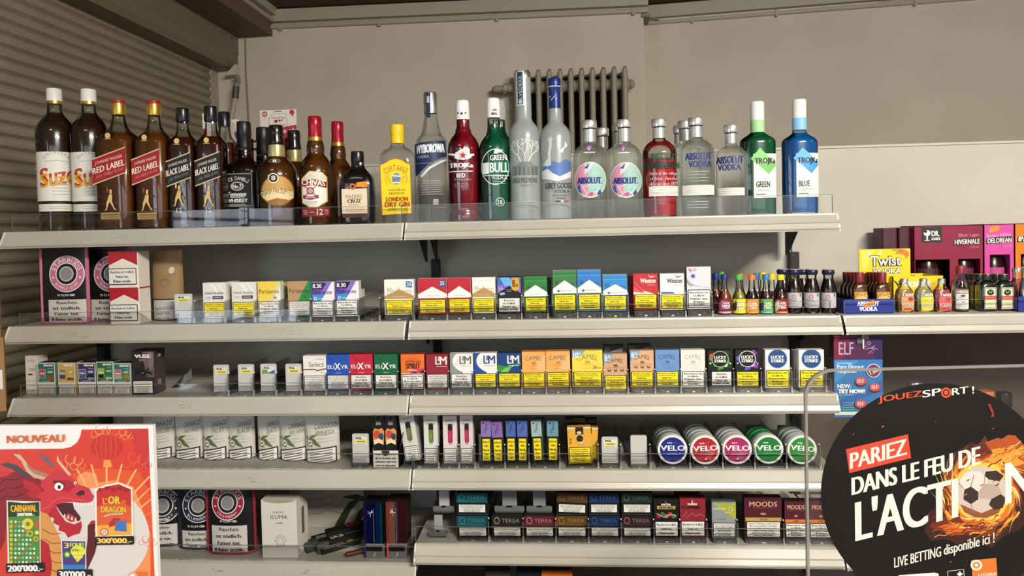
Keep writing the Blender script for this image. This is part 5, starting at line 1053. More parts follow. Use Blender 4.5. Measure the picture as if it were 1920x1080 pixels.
def jag(label, cx, Y, art):
    def a(m):
        m.rect(cx-11, 577.5, cx+11, 536, 'd8d4b4'); m.frame(cx-10, 576.5, cx+10, 537, .8, '3a5a34'); m.ell(cx, 545.5, 6.5, 6, '1c2c18', 18); m.line([(cx-3, 543), (cx, 547), (cx+3, 543)], 1.2, 'c8c89a'); m.rect(cx-11, 559.5, cx+11, 552, 'c03a28'); m.tx('Jägermeister', cx-9.5, cx+9.5, 558, 553.5, 'e8a080'); m.bars(cx-6, cx+6, 570, 564, 2, 'a8b098', .2); m.rect(cx-5, 576, cx+5, 574.6, 'c08070')
    bottle(label, cx, Y, [(0, 17, 6), (535, 17, 6), (527, 15, 4), (523, 10, 3), (521, 7.4)], Z=ZR, glass=thin('green_black_glass', '1a2418', 1.2, 1.5, .04, '0c120c', .85), caps=[('cap', mat('1c241c', .35), [(522, 8.6), (512, 8.6), (511, 8.2)]), ('cap_top', GOLD, [(511.4, 8.2), (510.4, 7.8)])], dep=.75, arts=[('stag_label', a, 17, 6)] if art else (), group='square dark green herb liqueur miniatures', n=24, name='miniature_bottle')
jag('square dark herb liqueur miniature with cream label, left one in front', 1849.5, .05, 1); jag('square dark herb liqueur miniature with cream label, right one beside the blue tray', 1881, .055, 1)
jag('dark herb liqueur miniature without visible label, directly behind the left cream label', 1836, .105, 0); jag('dark herb liqueur miniature farther back, its gold cap left of the front ones', 1827, .16, 0); jag('rearmost dark herb liqueur miniature, its gold cap beside the red capped vodka', 1818, .215, 0); jag('dark herb liqueur miniature behind the right cream label', 1868, .11, 0)
# second blue tray at the right edge
X, W, Zb, H = span(1908, 1990, 556, 584, .025); t = thing('display_tray', 'blue tray cut off by the right picture edge', 'tray', (X, .025, ZR+.0003)); Ht = P(1915, 556, .025).z-ZR
m = MB(); m.box(-W/2, W/2, 0, .0015, 0, Ht, BL); m.box(-W/2, -W/2+.0015, 0, .14, 0, Ht, BL); m.box(W/2-.0015, W/2, 0, .14, 0, Ht, BL); m.box(-W/2, W/2, .1385, .14, 0, Ht, BL); m.box(-W/2, W/2, 0, .14, 0, .001, BL); m.build('tray', t)
for cx, c, lb, Y in ((1925, 'b8a8b0', 'silver capped pink miniature in the right edge blue tray, front one', .06), (1907, 'c86a70', 'silver capped pink miniature in the right edge blue tray, left rear one', .11), (1930, 'd88a60', 'silver capped orange miniature in the right edge blue tray, right rear one', .125)):
    bottle(lb, cx, Y, [(0, 14), (545, 14.5), (530, 12), (520, 8.5), (506, 8)], Z=ZR+.0013, liq=(liquid(c, c, .5), 506), caps=[('cap', SILVER, [(507, 8.6), (500, 8.6), (498.5, 8)])], dep=.6, group='pink and orange miniatures', n=20, name='miniature_bottle', arts=[('white_label', lambda m, cx=cx: m.rect(cx-12, 556, cx+10, 541, 'd8d4d4').rect(cx+2, 556, cx+10, 546, '4a5aa8'), 14.5, 6)] if Y < .1 else ())
# beer cartons along the back of the right shelf
YBX = .262
def beer(label, x0, x1, col, faces):
    X, W, Zb, H = span(x0, x1, 425, 580, YBX); H = P((x0+x1)/2, 424-(x0-1655)*.02, YBX).z-ZR
    t = thing('beer_carton', label, 'beer carton', (X, YBX, ZR+.0004), group='four-bottle beer cartons')
    k = W/(x1-x0); m = MB(0); yb = H/k
    off = proj((X, YBX, ZR+H))[1]
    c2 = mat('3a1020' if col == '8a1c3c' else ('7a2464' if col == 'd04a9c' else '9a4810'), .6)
    zt, zl = H-58*k, .0
    def slab(a, b_, z0, z1): m.box((a-(x0+x1)/2)*k, (b_-(x0+x1)/2)*k, 0, .0015, z0, z1, col)
    wins = faces[0]; xs = x0
    slab(x0, x1, (off+0)*0+H-wins[0][2]*k, H)
    for (a, b_, dt, db) in wins:
        slab(xs, a, 0, H-wins[0][2]*k); xs = b_
    slab(xs, x1, 0, H-wins[0][2]*k)
    for (a, b_, dt, db) in wins: slab(a, b_, 0, max(H-db*k, 0.002))
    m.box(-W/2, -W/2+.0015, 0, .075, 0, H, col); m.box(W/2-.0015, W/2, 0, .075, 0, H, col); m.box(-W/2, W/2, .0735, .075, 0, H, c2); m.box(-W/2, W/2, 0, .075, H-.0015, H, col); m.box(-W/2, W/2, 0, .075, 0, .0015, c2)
    m.b = (-(x0+x1)/2*k, off*k+H, k, -k); faces[1](m); m.build('carton', t)
    for bx, cc, lc in faces[2]:
        q = MB(); xx = (bx-(x0+x1)/2)*k; q.lathe([(.027, .002), (.0285, .006), (.0285, .09), (.02, .115), (.0125, .13), (.012, min(.165, H-.012))], liquid('2a1408', '3a1c0c', .8), 20, c=(xx, .0375, 0)); q.build('beer_bottle', t)
        q = MB(); q.lathe([(.0288, .03), (.0288, .085)], lc, 20, c=(xx, .0375, 0), cap=False); q.build('bottle_label', t)
    return t
def f_h(m):
    m.rect(1728, 456, 1767, 425.5, '2a2a26'); m.ell(1739, 437, 6.5, 6, 'ecebe4', 14); m.ell(1736, 434, 3.4, 3, '2a2a26', 8); m.rect(1737.6, 450, 1740.4, 443, 'ecebe4'); m.rect(1734, 452, 1744, 450.6, 'ecebe4'); m.tx('DR.', 1747, 1762, 443.5, 433, 'ecebe4', bold=.03); m.tx("GAB'S", 1746.5, 1763.5, 451, 446, 'ecebe4', bold=.03)
    m.tx('Black Lager', 1798, 1836, 447, 439.5, 'd8a0b0', bold=.0, up=.5); m.poly([(1788, 461), (1789, 450), (1837, 447.5), (1839, 450), (1838, 459.5), (1790, 462)], '2a1418'); m.tx('HIVERNALE', 1790, 1837, 460, 450.5, 'f0ece6', bold=.006, up=1); m.tx('5.2% vol.', 1819, 1836, 468, 464, 'd8a0b0', bold=.0, res=1)
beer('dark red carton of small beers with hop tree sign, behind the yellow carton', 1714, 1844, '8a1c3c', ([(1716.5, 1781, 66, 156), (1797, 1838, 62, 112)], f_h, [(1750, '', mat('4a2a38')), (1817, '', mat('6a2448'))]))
def f_d(m):
    m.poly([(1855, 434), (1857, 426), (1872, 423), (1875, 426), (1874, 432), (1858, 437)], 'f0921e'); m.tx('Session NEIPA', 1850, 1896, 446, 438.5, 'f0b8d8', bold=.0, up=.5); m.poly([(1849, 458), (1850, 447), (1897, 444.5), (1899, 447), (1898, 456.5), (1851, 459.5)], '1c1018'); m.tx('DELOREAN', 1852, 1897, 457, 447.5, 'f0ece6', bold=.006, up=1); m.tx('4.5% vol.', 1882, 1897, 465, 461, 'f0b8d8', res=1)
beer('pink carton of small beers with orange price tag', 1845, 1902, 'd04a9c', ([(1856, 1894, 60, 110)], f_d, [(1875, '', mat('c04a90'))]))
def f_i(m): m.poly([(1907, 456), (1908, 444), (1955, 442), (1955, 455)], '1c1410'); m.tx('IPA', 1910, 1927, 454, 444.5, 'f0ece6', bold=.03)
beer('orange carton of small beers cut off by the right picture edge', 1903, 1965, 'e87a1c', ([(1914, 1955, 60, 110)], f_i, [(1933, '', mat('d0701c'))]))
for k_, (x0, x1) in enumerate(((1655, 1684), (1686, 1713.5))):
    X, W, Zb, H = span(x0, x1, 428, 580, YBX+.02); H = P((x0+x1)/2, 428-k_, YBX+.02).z-ZR
    m = MB(0); m.rbox(-W/2, W/2, 0, .06, 0, H, .006, mat('4e2030', .5)); tag(m.build('beer_carton', loc=(X, YBX+.02, ZR+.0004)), ('narrow dark maroon carton at the left end of the beer cartons', 'narrow dark maroon carton next to the one with the hop tree sign')[k_], 'beer carton', 'dark maroon cartons')
# flavour poster hanging on a clip under the right shelf
X, W, Zb, H = span(1564, 1655, 629, 782, .012); k = W/91
t = thing('hanging_poster', 'blue and purple folded advertising card clipped under the right shelf', 'poster', (X, .012, Zb)); m = MB(0)
m.box(-W/2, W/2, 0, .0015, 0, H, '2a74b4'); m.box(-W/2, -W/2+.0015, 0, .03, H*.72, H, '341428'); m.b = (-1609.5*k, 628*k+H, k, -k); m.lay = 1
m.rect(1564, 675, 1655, 628, '4c1c48'); m.poly([(1564, 675), (1564, 628), (1596, 628), (1580, 675)], '741c40'); m.poly([(1655, 675), (1655, 628), (1630, 628), (1642, 675)], '301a52')
m.tx('ELF', 1573, 1601, 665, 641, 'b89ab4', bold=.01); m.ring(1630, 643, 3.4, .75, 'b89ab4')
for q in (((1622, 655), (1634, 652), (1640, 658)), ((1634, 652), (1641, 648)), ((1634, 652), (1646, 655)), ((1628, 664), (1634, 658), (1636, 664)), ((1622, 650), (1626, 648))): m.line(q, 1, 'b89ab4')
m.poly([(1564, 720), (1564, 676), (1610, 676), (1584, 705)], '3a88c8'); m.poly([(1564, 760), (1600, 740), (1655, 715), (1655, 735), (1610, 752), (1564, 770)], '1c62a8'); m.poly([(1564, 782), (1564, 776), (1655, 776), (1655, 782)], 'e0e0dc'); m.rect(1564, 776, 1655, 766, '1c8088')
m.bars(1569, 1597, 683, 680, 1, 'a8c8e0', .5, 0); m.tx('Pure Flavour', 1569, 1620, 692, 684, 'd0e0f0', bold=.006); m.tx('Anytime.', 1570, 1606, 702, 694, 'e8eef4', bold=.008); m.tx('NEW:', 1569, 1595, 730, 722, 'f0f2f4', bold=.016); m.tx('TRY NOW!', 1570, 1621, 740, 732, 'f0f2f4', bold=.016); m.bars(1570, 1600, 744, 742, 1, 'b8d0e8', .5, 0); m.bars(1578, 1600, 774, 756, 4, '90b8dc', .2)
m.ell(1637, 696, 13.4, None, 'd8dce8', 20); m.ell(1637, 696, 12, None, '7a3050', 20); m.tx('1.00', 1629, 1646, 701, 692, 'f0d8d8', bold=.02, rot=.4)
for cx, cy in ((1613, 716), (1639, 728), (1612, 760)): m.ell(cx, cy+2, 10.8, 8.6, '2a1018', 18); m.ell(cx, cy, 10.8, 8, 'c84a5c', 18); m.tx('ELF', cx-6, cx+6, cy+3, cy-4, 'f0d0d4', bold=.03)
m.build('card', t)
m = MB(); x_ = (1618-1609.5)*k; m.box(x_-.001, x_+.002, -.004, -.002, H-.03, H+.006, 'e4e4e0'); m.box(x_-.014, x_-.002, -.004, .003, H-.018, H-.004, '5a5456'); m.box(x_, x_+.012, -.005, .003, H-.008, H+.004, '7a7476'); m.build('metal_clip', t)
# ------------------------------------------------------------ third shelf, left: small cartons
def carton(label, box, art, Y, d, side, name='carton', cat='carton', warn=None, wv=None, wu=(.04, .96), Z=None, group=None, rz=0, extra=None, top=None, rx=0):
    X, W, Zb, H = span(*box, Y)
    if Z is not None: H += Zb-Z; Zb = Z
    t = thing(name, label, cat, (X, Y+d/2, Zb), (rx, 0, rz), group); m = MB(-d/2)
    m.box(-W/2, W/2, -d/2, d/2, 0, H, side)
    if top: m.box(-W/2+.0004, W/2-.0004, -d/2+.0004, d/2-.0004, H, H+.0003, top)
    m.fr(-W/2, 0, W/2, H); m.clip = True; art(m); m.build('box', t)
    if extra:
        q = MB(); extra(q, W, H, d); q.build('side_print', t)
    if warn: warning(t, warn, W, H, wu[0], wv[0], wu[1], wv[1], -d/2-EPS*(m.lay+2))
    return t
Z3 = ZD[3]+.0004
def a_wb(m): m.rect(0, 0, 1, 1, 'd8d0c2'); m.tx('Le Petit', .15, .8, .84, .9, '6a6258', shear=.3); m.bars(.2, .85, .6, .68, 2, '8a8276', .4, .3); m.rect(.2, .49, .55, .53, '4a443c'); m.rect(0, .335, 1, .35, 'a89e90'); m.bars(.25, .7, .2, .22, 1, '9a9286', .6, 0); m.bars(.4, .65, .07, .1, 1, '5a5248', .6, 0)
carton('narrow white carton at the left end of the third shelf', (48.5, 72, 667, 743), a_wb, .045, .035, 'd8d0c2', Z=Z3)
def a_mb(bg, bg2, dev, dev2, fr1, fr2):
    def f(m):
        m.rect(0, 0, 1, 1, 'd4d0c4'); m.rect(.04, .4, .94, .97, bg); m.poly([(.04, .68), (.94, .82), (.94, .97), (.04, .97)], bg2); m.tx('MINI BAR', .36, .9, .885, .945, 'f0eee8', bold=.02); m.rect(.08, .5, .46, .8, 'c8ccc8'); m.rect(.1, .62, .44, .79, dev); m.rect(.1, .505, .44, .62, dev2); m.bars(.14, .4, .64, .7, 1, 'e4e4e0', .6, 0); m.bars(.58, .88, .68, .75, 2, 'e4e8e4', .5, .2); m.bars(.6, .88, .8, .84, 1, 'b8c4c0', .4, 0)
        m.ell(.72, .56, .2, .08, fr1, 14); m.ell(.66, .5, .12, .05, fr2, 12); m.ell(.84, .5, .09, .04, fr2, 10); m.rect(.08, .41, .9, .45, bg2); m.bars(.25, .72, .42, .44, 1, 'd8dcd4', .5, 0)
    return f
MBX = ((71, 104, 680, ('3a6a5c', '2c7068', 'c04a50', '6a7a78', '3a7a34', 'b8343c'), 'teal vape carton with red device, next to the narrow white carton'), (109, 141.5, 680, ('c8a048', 'd4ac50', '8a8470', '5a3a6a', 'd0b070', '6a4a30'), 'yellow vape carton with purple device'), (146, 180, 680, ('4a4274', '3c3468', '5a6484', '5a5a80', '20242c', '8a90a4'), 'violet vape carton with grey device'), (181.5, 213.5, 678, ('2f7046', '2a6a48', '8ac030', '1a1e1a', '3a7a4a', 'a8b8a0'), 'green vape carton with lime and black device'), (213.5, 246, 681, ('4a7c6c', '2f786c', 'c86468', 'a8a498', '6a9a3c', 'c05a34'), 'teal vape carton with pale red device, beside the black carton'))
for k, (x0, x1, yt, cs, lb) in enumerate(MBX):
    carton(lb, (x0, x1, yt, 743), a_mb(*cs), .03+.004*(k == 2), .03, {0: '5a8478', 1: 'b89c5c', 2: '6a6284', 3: '3a7050', 4: '6a9484'}[k], Z=Z3, warn='l', wv=(.03, .3), group='vape cartons on the third shelf', rz=0, top='1c2420')
def a_vu(m):
    m.rect(0, 0, 1, 1, '2e2428'); m.poly([(.5, .98), (1, .98), (1, .4), (.72, .4), (.5, .6)], '6a565c'); m.poly([(.7, .98), (1, .98), (1, .7), (.8, .55)], '7e686e'); m.tx('VUSE', .12, .88, .84, .92, 'f0ece8', bold=.03); m.tx('PRO', .34, .62, .76, .81, 'a89ca0', res=2)
    m.poly([(.44, .42), (.56, .42), (.6, .62), (.54, .74), (.5, .78), (.46, .74), (.4, .62)], '1c1618')
    for s_ in (-1, 1):
        for a, b_, c_ in ((.5, .5, .36), (.9, .58, .3), (1.5, .45, .2)): m.line([(.5+s_*.08, .52), (.5+s_*(.1+c_*.9), .52+(.9-a)*-.14)], .07, '181214'); m.ell(.5+s_*.42, .56-.07*a, .03, None, '4a3c40', 6)
    m.ell(.5, .5, .03, None, 'a89ca0', 8)
carton('tall black carton with white name and dark crown of devices', (248, 289, 658, 743), a_vu, .03, .05, '4a3c40', Z=Z3, warn='l', wv=(.03, .32), extra=lambda q, W, H, d: [q.box(W/2, W/2+.0004, -d*.1, d*.12, H*.84, H*.9, 'c8c0c0'), q.box(W/2, W/2+.0004, -d*.2, d*.1, H*.2, H*.32, '8a7c80')])
p0, p1 = P(312, 741, .09), P(384, 722, .2); t = thing('clear_spoon_pack', 'clear plastic blister lying loose on the third shelf beside the black carton', 'blister pack', ((p0.x+p1.x)/2, .13, Z3), (0, 0, .1))
m = MB(); hx = (p1.x-p0.x)/2
v = []; prof_ = ((-1, .004, .001), (-.7, .016, .006), (-.2, .02, .02), (.25, .024, .03), (.4, .012, .03), (.55, .004, .032), (1, .004, .046))
for u, hw_, z in prof_: v += [(u*hx, -hw_, z*.4), (u*hx, 0, z), (u*hx, hw_, z*.4)]
m.add(v, [(3*i+j, 3*i+j+1, 3*i+j+4, 3*i+j+3) for i in range(len(prof_)-1) for j in range(2)], ACRYLE, True); m.build('shell', t)
m = MB(); m.box(-hx*.95, hx*.3, -.02, .02, 0, .0012, mat('2a2624', .4)); m.box(hx*.1, hx*.36, -.016, .016, .0012, .012, mat('8a8886', .3)); m.build('backing_card', t)

# ------------------------------------------------------------ fourth shelf
Z4 = ZD[4]+.0004
LEAF = '5a6a34'
def a_can(x0, x1, name, up_):
    def f(m):
        w = x1-x0; m.poly([(x0, 802), (x0, 770), (x1, 770), (x1, 802)], 'dcd8ce')
        m.ell(x0+9, 779, 5, 3.4, '4a4a40', 8); m.tx('CANNAGO', x0+20, x1-3, 800-up_, 791-up_, '4a4a44', up=5); m.tx(name, x0+22, x1-6, 812-up_, 803-up_, '7a8470' if name != 'AMNESIA' else '8a8a80', bold=.0, up=3)
        m.poly([(x0+8, 825), (x0+14, 817), (x0+26, 815), (x0+20, 820), (x0+12, 823)], LEAF); m.poly([(x0+10, 822), (x0+20, 822), (x0+29, 832), (x0+33, 838), (x0+22, 834)], LEAF); m.poly([(x0+3, 822), (x0+7, 817), (x0+8, 823)], LEAF)
        m.ell(x0+12, 830, 6.4, None, 'e8e4da', 16); m.ring(x0+12, 830, 6.2, .82, '4a5030'); m.line([(x0+9, 829), (x0+15, 831)], 1.6, '4a5030'); m.line([(x0+9, 833), (x0+15, 827)], 1.2, '4a5030'); m.poly([(x0+12, 836), (x0+17, 836), (x0+16, 838)], LEAF)
        for j in range(3): m.line([(x0+24, 818+6*j), (x0+30, 815+6*j), (x0+38, 817+5*j), (x1-5, 813+6*j)], .6, 'c0bcb0')
        b0, b1 = 872, 843
        m.poly([(x0+4, b0-1), (x0+4, b1), (x1-3, b1-7), (x1-3, b0-8), (x0+26, b0)], '16150f'); m.poly([(x0+6, b0-3.4), (x0+6, b1+1.8), (x1-5, b1-4.4), (x1-5, b0-9.4), (x0+26, b0-2.4)], 'e2dfd6')
        for j in range(5): m.line([(x0+10+(j % 2)*2, b1+5.4+4.6*j), (x1-10, b1+2+4.6*j-2.6)], 1.5, '4a4842')
    return f
for k, (x0, x1, nm, u_, lb, Y) in enumerate(((262, 321, 'SUPERSKUNK', 0, 'white leaf pouch partly behind the red dragon poster', .075), (322, 375, 'JACK HERER', 0, 'white leaf pouch, first one wholly clear of the dragon poster', .06), (374, 424, 'FRUIT', 0, 'white leaf pouch third from the dragon poster', .068), (422, 472, 'BLACK', 0, 'white leaf pouch just left of the gap in the row', .06), (478, 522, 'BLACK', 0, 'white leaf pouch just right of the gap in the row', .068), (520, 575, 'JACK HERER', -3, 'white leaf pouch second from the right end of its row', .05), (568, 632, 'AMNESIA', -4, 'white leaf pouch at the right end of its row, name fully readable', .046))):
    pouch(lb, x0, x1, 774, 873, Y+.012*(k % 2), a_can(x0, x1, nm, u_), mat('d0cbc0', .5), d=.04, Z=Z4+.001, group='white leaf pouches', rz=.0, bulge=.8)
tray('clear tray with white price paddle between white pouches and black vials', 660, 692, 869, 4, paddle=(661, 692, 813, 867, .03), divider=False, dl=.08)
def a_jb(m): m.rect(0, 0, 1, 1, '141214')
X, W, Zb, H = span(699, 748, 846, 876, .012); t = thing('vial_display', 'open white counter carton holding two black vape boxes', 'display box', (X, .012, Z4)); H = P(724, 845, .012).z-Z4; m = MB(0)
CW = 'ddd8ca'
m.box(-W/2, W/2, 0, .0012, 0, H, CW); m.box(-W/2, -W/2+.0012, 0, .07, 0, H, '141416'); m.box(W/2-.0012, W/2, 0, .07, 0, H, '141416'); m.box(-W/2, W/2, .0688, .07, 0, H*1.3, '141416'); m.box(-W/2, W/2, 0, .07, 0, .001, CW)
m.add([(W/2, .0, H), (W/2, .07, H), (W/2+.012, .07, H*2), (W/2+.010, .01, H*2)], [(0, 1, 2, 3)], '1a1a1c'); m.add([(-W/2, 0, H), (-W/2, .03, H), (-W/2+.002, .03, H*1.6)], [(0, 1, 2)], 'c8c4b8')
m.fr(-W/2, 0, W/2, H)
for k, l in enumerate(("Ce produit contient", 'de la nicotine une', 'substance qui vous', 'rend très dépendant.')): m.tx(l, .09, .9, .72-.22*k, .86-.22*k, '1c1a18', bold=.006)
m.ell(.5, 1.0, .15, .3, '2a2a2c', 16, 180, 360); m.build('carton', t)
for cx, lb in ((710, 'left'), (733, 'right')):
    def a_v(m): m.rect(0, 0, 1, 1, '121012'); m.ring(.5, .93, .3, .9, '7a7678', .06, 14); m.tx('800', .3, .72, .8, .86, 'a8a4a4', bold=.02); m.poly([(.04, .68), (.2, .74), (.5, .72), (.8, .745), (.98, .69), (.96, .5), (.6, .46), (.3, .45), (.05, .49)], 'd89850'); m.ell(.36, .62, .28, .08, 'd0443c', 16); m.ell(.72, .58, .22, .07, '2c4a68', 14); m.poly([(.08, .5), (.5, .55), (.94, .48), (.9, .42), (.5, .46), (.1, .42)], 'f0d8a0'); m.rect(.14, .12, .86, .25, '7a74b4'); m.bars(.26, .72, .14, .2, 1, 'e4e0f0', .5, 0)
    carton('black vape box with fruit picture, '+lb+' one in the white counter carton', (cx-11, cx+11, 778, 872), a_v, .02, .022, '1c1416', Z=Z4+.0014, name='vape_box', cat='vape box', group='black vape boxes')
    for k_ in range(1): pass
carton('dark red box edge standing behind the right black vape box', (741, 750, 785, 860), lambda m: m.rect(0, 0, 1, 1, '5a1c1a'), .05, .03, '6a2a24', Z=Z4+.0014, name='vape_box', cat='vape box')
def a_vp(bg, stick, tip):
    def f(m):
        m.rect(0, 0, 1, 1, bg); m.bars(.2, .75, .88, .92, 1, '8a8684', .5, 0); m.bars(.16, .8, .8, .85, 1, 'a89c9c', .5, 0)
        m.ell(.52, .8, .17, .035, '1c1a18', 14); m.rect(.35, .67, .69, .8, '1c1a18'); m.rect(.35, .46, .69, .7, stick); m.ell(.52, .46, .17, .04, stick, 14); m.tx('vape', .3, .74, .56, .6, tip, rot=PI/2, res=1); m.bars(.4, .62, .39, .41, 1, '8a8684', .6, 0)
    return f
for (bx, st, tip, lb, rz, ry, bg) in (((755, 783, 780, 864), '5a7034', '9aa878', 'white vape carton with olive device, leaning to the left at the joint', -.22, .14, 'd6d2ca'), ((795, 821, 779, 869), '6a8034', 'a0b080', 'white vape carton with olive device, standing upright', 0, 0, 'd8d6ce'), ((831, 857, 780, 868), 'b02a50', 'd06a88', 'pale pink vape carton with crimson device, left of the two', 0, 0, 'e0d0cc'), ((863, 887, 779, 868), 'a82c50', 'd06a88', 'pale pink vape carton with crimson device, right of the two', 0, 0, 'd8ccc6')):
    o = carton(lb, bx, a_vp(bg, st, tip), .03, .03 if ry == 0 else .045, 'bdb9b2', Z=Z4+.006, warn='l', wv=(.02, .32), wu=(.06, .94), group='white vape cartons with coloured devices')
    if ry: o.rotation_euler = (0, -.13, -.0); o.location.x += .006; o.location.z += .006
for x0, x1, lb in ((752, 822, 'leaning and upright olive vape cartons'), (827, 860, 'left pink vape carton'), (861, 890, 'right pink vape carton')):
    tray('clear plastic tray under the '+lb, x0, x1, 870, 4)
VC = (('8a72b0', (902, 921, 789, 868), 'violet slim pack at the left end of the slim packs', 0), ('8468a4', (924, 944, 791, 868), 'violet slim pack leaning slightly, second of the slim packs', -.03), ('4a62a8', (949, 967, 789, 867), 'blue slim pack, left of the two blue ones', 0), ('5068b0', (970, 989, 789, 867), 'blue slim pack, right of the two blue ones', 0), ('9ab8b4', (999, 1018, 789, 866), 'pale mint slim pack leaning slightly', -.04), ('6a94a8', (1026, 1047, 789, 866), 'grey blue slim pack at the right end of the slim packs', 0))
for c, bx, lb, tl in VC:
    def a_vg(m, c=c): m.rect(0, 0, 1, 1, c); m.ell(.25, .94, .08, None, '1c1a2a', 8); m.tx('Vogue', .04, .96, .77, .86, '2a2440', rot=PI/2*.86, shear=.3, res=2); m.rect(0, 0, 1, .62, '1a1814')
    o = pack(lb, bx, a_vg, 'y5', wv=(.03, .6), wu=(.12, .9), Y=.03, d=.018, side=c, group='slim packs on the fourth shelf', name='slim_pack'); o.rotation_euler = (0, tl, 0)
for x0, x1, lb in ((900, 946, 'two violet slim packs'), (948, 991, 'two blue slim packs'), (997, 1048, 'mint and grey blue slim packs')):
    tray('clear plastic tray under the '+lb, x0, x1, 870, 4)
for lb, bx in (('grey paddle edge behind the leftmost violet slim pack', (898, 903, 814, 866)), ('pale paddle edge behind the leaning violet slim pack', (920, 926, 815, 864))):
    pack(lb, bx, lambda m: m.rect(0, 0, 1, 1, 'b8b6b0'), None, Y=.052, d=.003, side='b8b6b0', zb=Z4+.004, name='paddle_card', cat='paddle', group=None)
carton('dark green spare slim pack behind the pale mint one', (1004, 1021, 786, 866), lambda m: m.rect(0, 0, 1, 1, '3a504c'), .056, .018, '2c403c', Z=Z4+.006, name='slim_pack', cat='slim pack')
def a_ml(m):
    m.rect(0, 0, 1, 1, 'e2a93c'); m.rect(0, .955, .34, 1, 'ddd8cc'); m.rect(.62, .955, 1, 1, 'ddd8cc'); m.rect(.34, .9, .68, 1, '2a1c14'); m.rect(.34, .8, .68, .9, '3a2418'); m.ell(.5, .85, .1, .04, 'd8c8b0', 12); m.tx('Mary Long', -.06, .24, .58, .66, 'b8321c', bold=.01, rot=PI/2)
    m.ell(.52, .68, .14, .1, '241a18', 16); m.ell(.56, .6, .13, .08, 'e8b890', 14); m.poly([(.42, .7), (.66, .66), (.6, .6), (.44, .6)], '241a18'); m.bars(.44, .7, .51, .53, 1, 'c08a30', .5, 0); m.rect(0, 0, 1, .47, 'e2a93c')
o = pack('yellow soft pack with portrait of a dark-haired woman', (1066, 1110, 801, 868), a_ml, 'y', wv=(.02, .45), Y=.024, d=.02, side='d0982f', group='yellow soft packs'); o.rotation_euler = (0, -.03, 0)
o = pack('second yellow soft pack leaning behind the portrait pack', (1082, 1119, 801, 868), a_ml, 'y', wv=(.02, .45), Y=.05, d=.02, side='d0982f', group='yellow soft packs', zb=Z4+.01); o.rotation_euler = (0, .05, 0)
for lb, bx, Y in (('see-through wrapped dark pack sticking up behind the yellow soft packs, left', (1060, 1098, 784, 860), .085), ('see-through wrapped dark pack sticking up behind the yellow soft packs, right', (1092, 1120, 786, 860), .112)):
    pack(lb, bx, lambda m: (m.rect(0, 0, 1, 1, '2e261a'), m.rect(.0, .88, 1, .95, '5a4c30'), m.rect(.45, .97, .95, 1, '6a5c40')), None, Y=Y, d=.02, side='2e261a', zb=Z4+.01, group='yellow soft packs', name='wrapped_pack')
tray('clear plastic tray under the yellow soft packs', 1062, 1120, 872, 4)
tray('clear tray with stickered price paddle right of the yellow soft packs', 1126, 1162, 871, 4, paddle=(1128, 1159, 819, 868, .03))
tray('clear tray with blank grey paddle left of the round tins', 1180, 1217, 871, 4, paddle=(1182, 1213, 816, 869, .03), sticker=0)
# round pouch tins
def can(label, cx, cy, r, col, col2, fl, tilt, Y, rim='c4c8c4'):
    c = P(cx, cy, Y); R = r/F*(c-CAM).length*1.0*(1/1.0); R = (P(cx+r, cy, Y)-P(cx-r, cy, Y)).length/2
    t = thing('round_tin', label, 'tin', (c.x, Y, c.z), (0, tilt, 0), 'round pouch tins in front')
    m = MB(0); m.lathe([(R*.97, .002), (R, .004), (R, .02), (R*.97, .022)], 'd8d8d2', 48, axis='y'); m.build('can', t)
    m = MB(-.0005); m.lathe([(R*.98, -.0005), (R, .001), (R, .007), (R*.99, .008)], 'e4e2da', 48, axis='y'); m.fr(-R, -R, R, R)
    m.lay = 2; m.ell(.5, .5, .42, None, col, 48)
    if col2:
        random.seed(3)
        for k in range(5): a = random.uniform(-1.2, 1.3); rr = random.uniform(.12, .3); m.ell(.5+rr*math.cos(a), .5+rr*math.sin(a), .1, None, col2, 10); m.lay -= .9
        m.lay += 1
    w = 'f0eeea'
    for k in range(3): m.ell(.35+.06*k, .73, .022, None, w, 8)
    for k in range(3): m.ell(.54+.05*k, .735, .02, None, col2 or '4a5a9a', 8)
    m.tx('V', .1, .31, .47, .65, w, bold=.03); m.line([(.2, .485), (.32, .64)], .03, w); m.tx('ELO', .34, .92, .47, .65, w, bold=.018)
    m.bars(.26, .8, .33, .4, 1 if not fl else 2, 'c8ccd8', .4, .2)
    if fl: m.ell(.5, .2, .03, None, w, 8)
    m.build('printed_lid', t)
    return t, c, R
BACKN = []
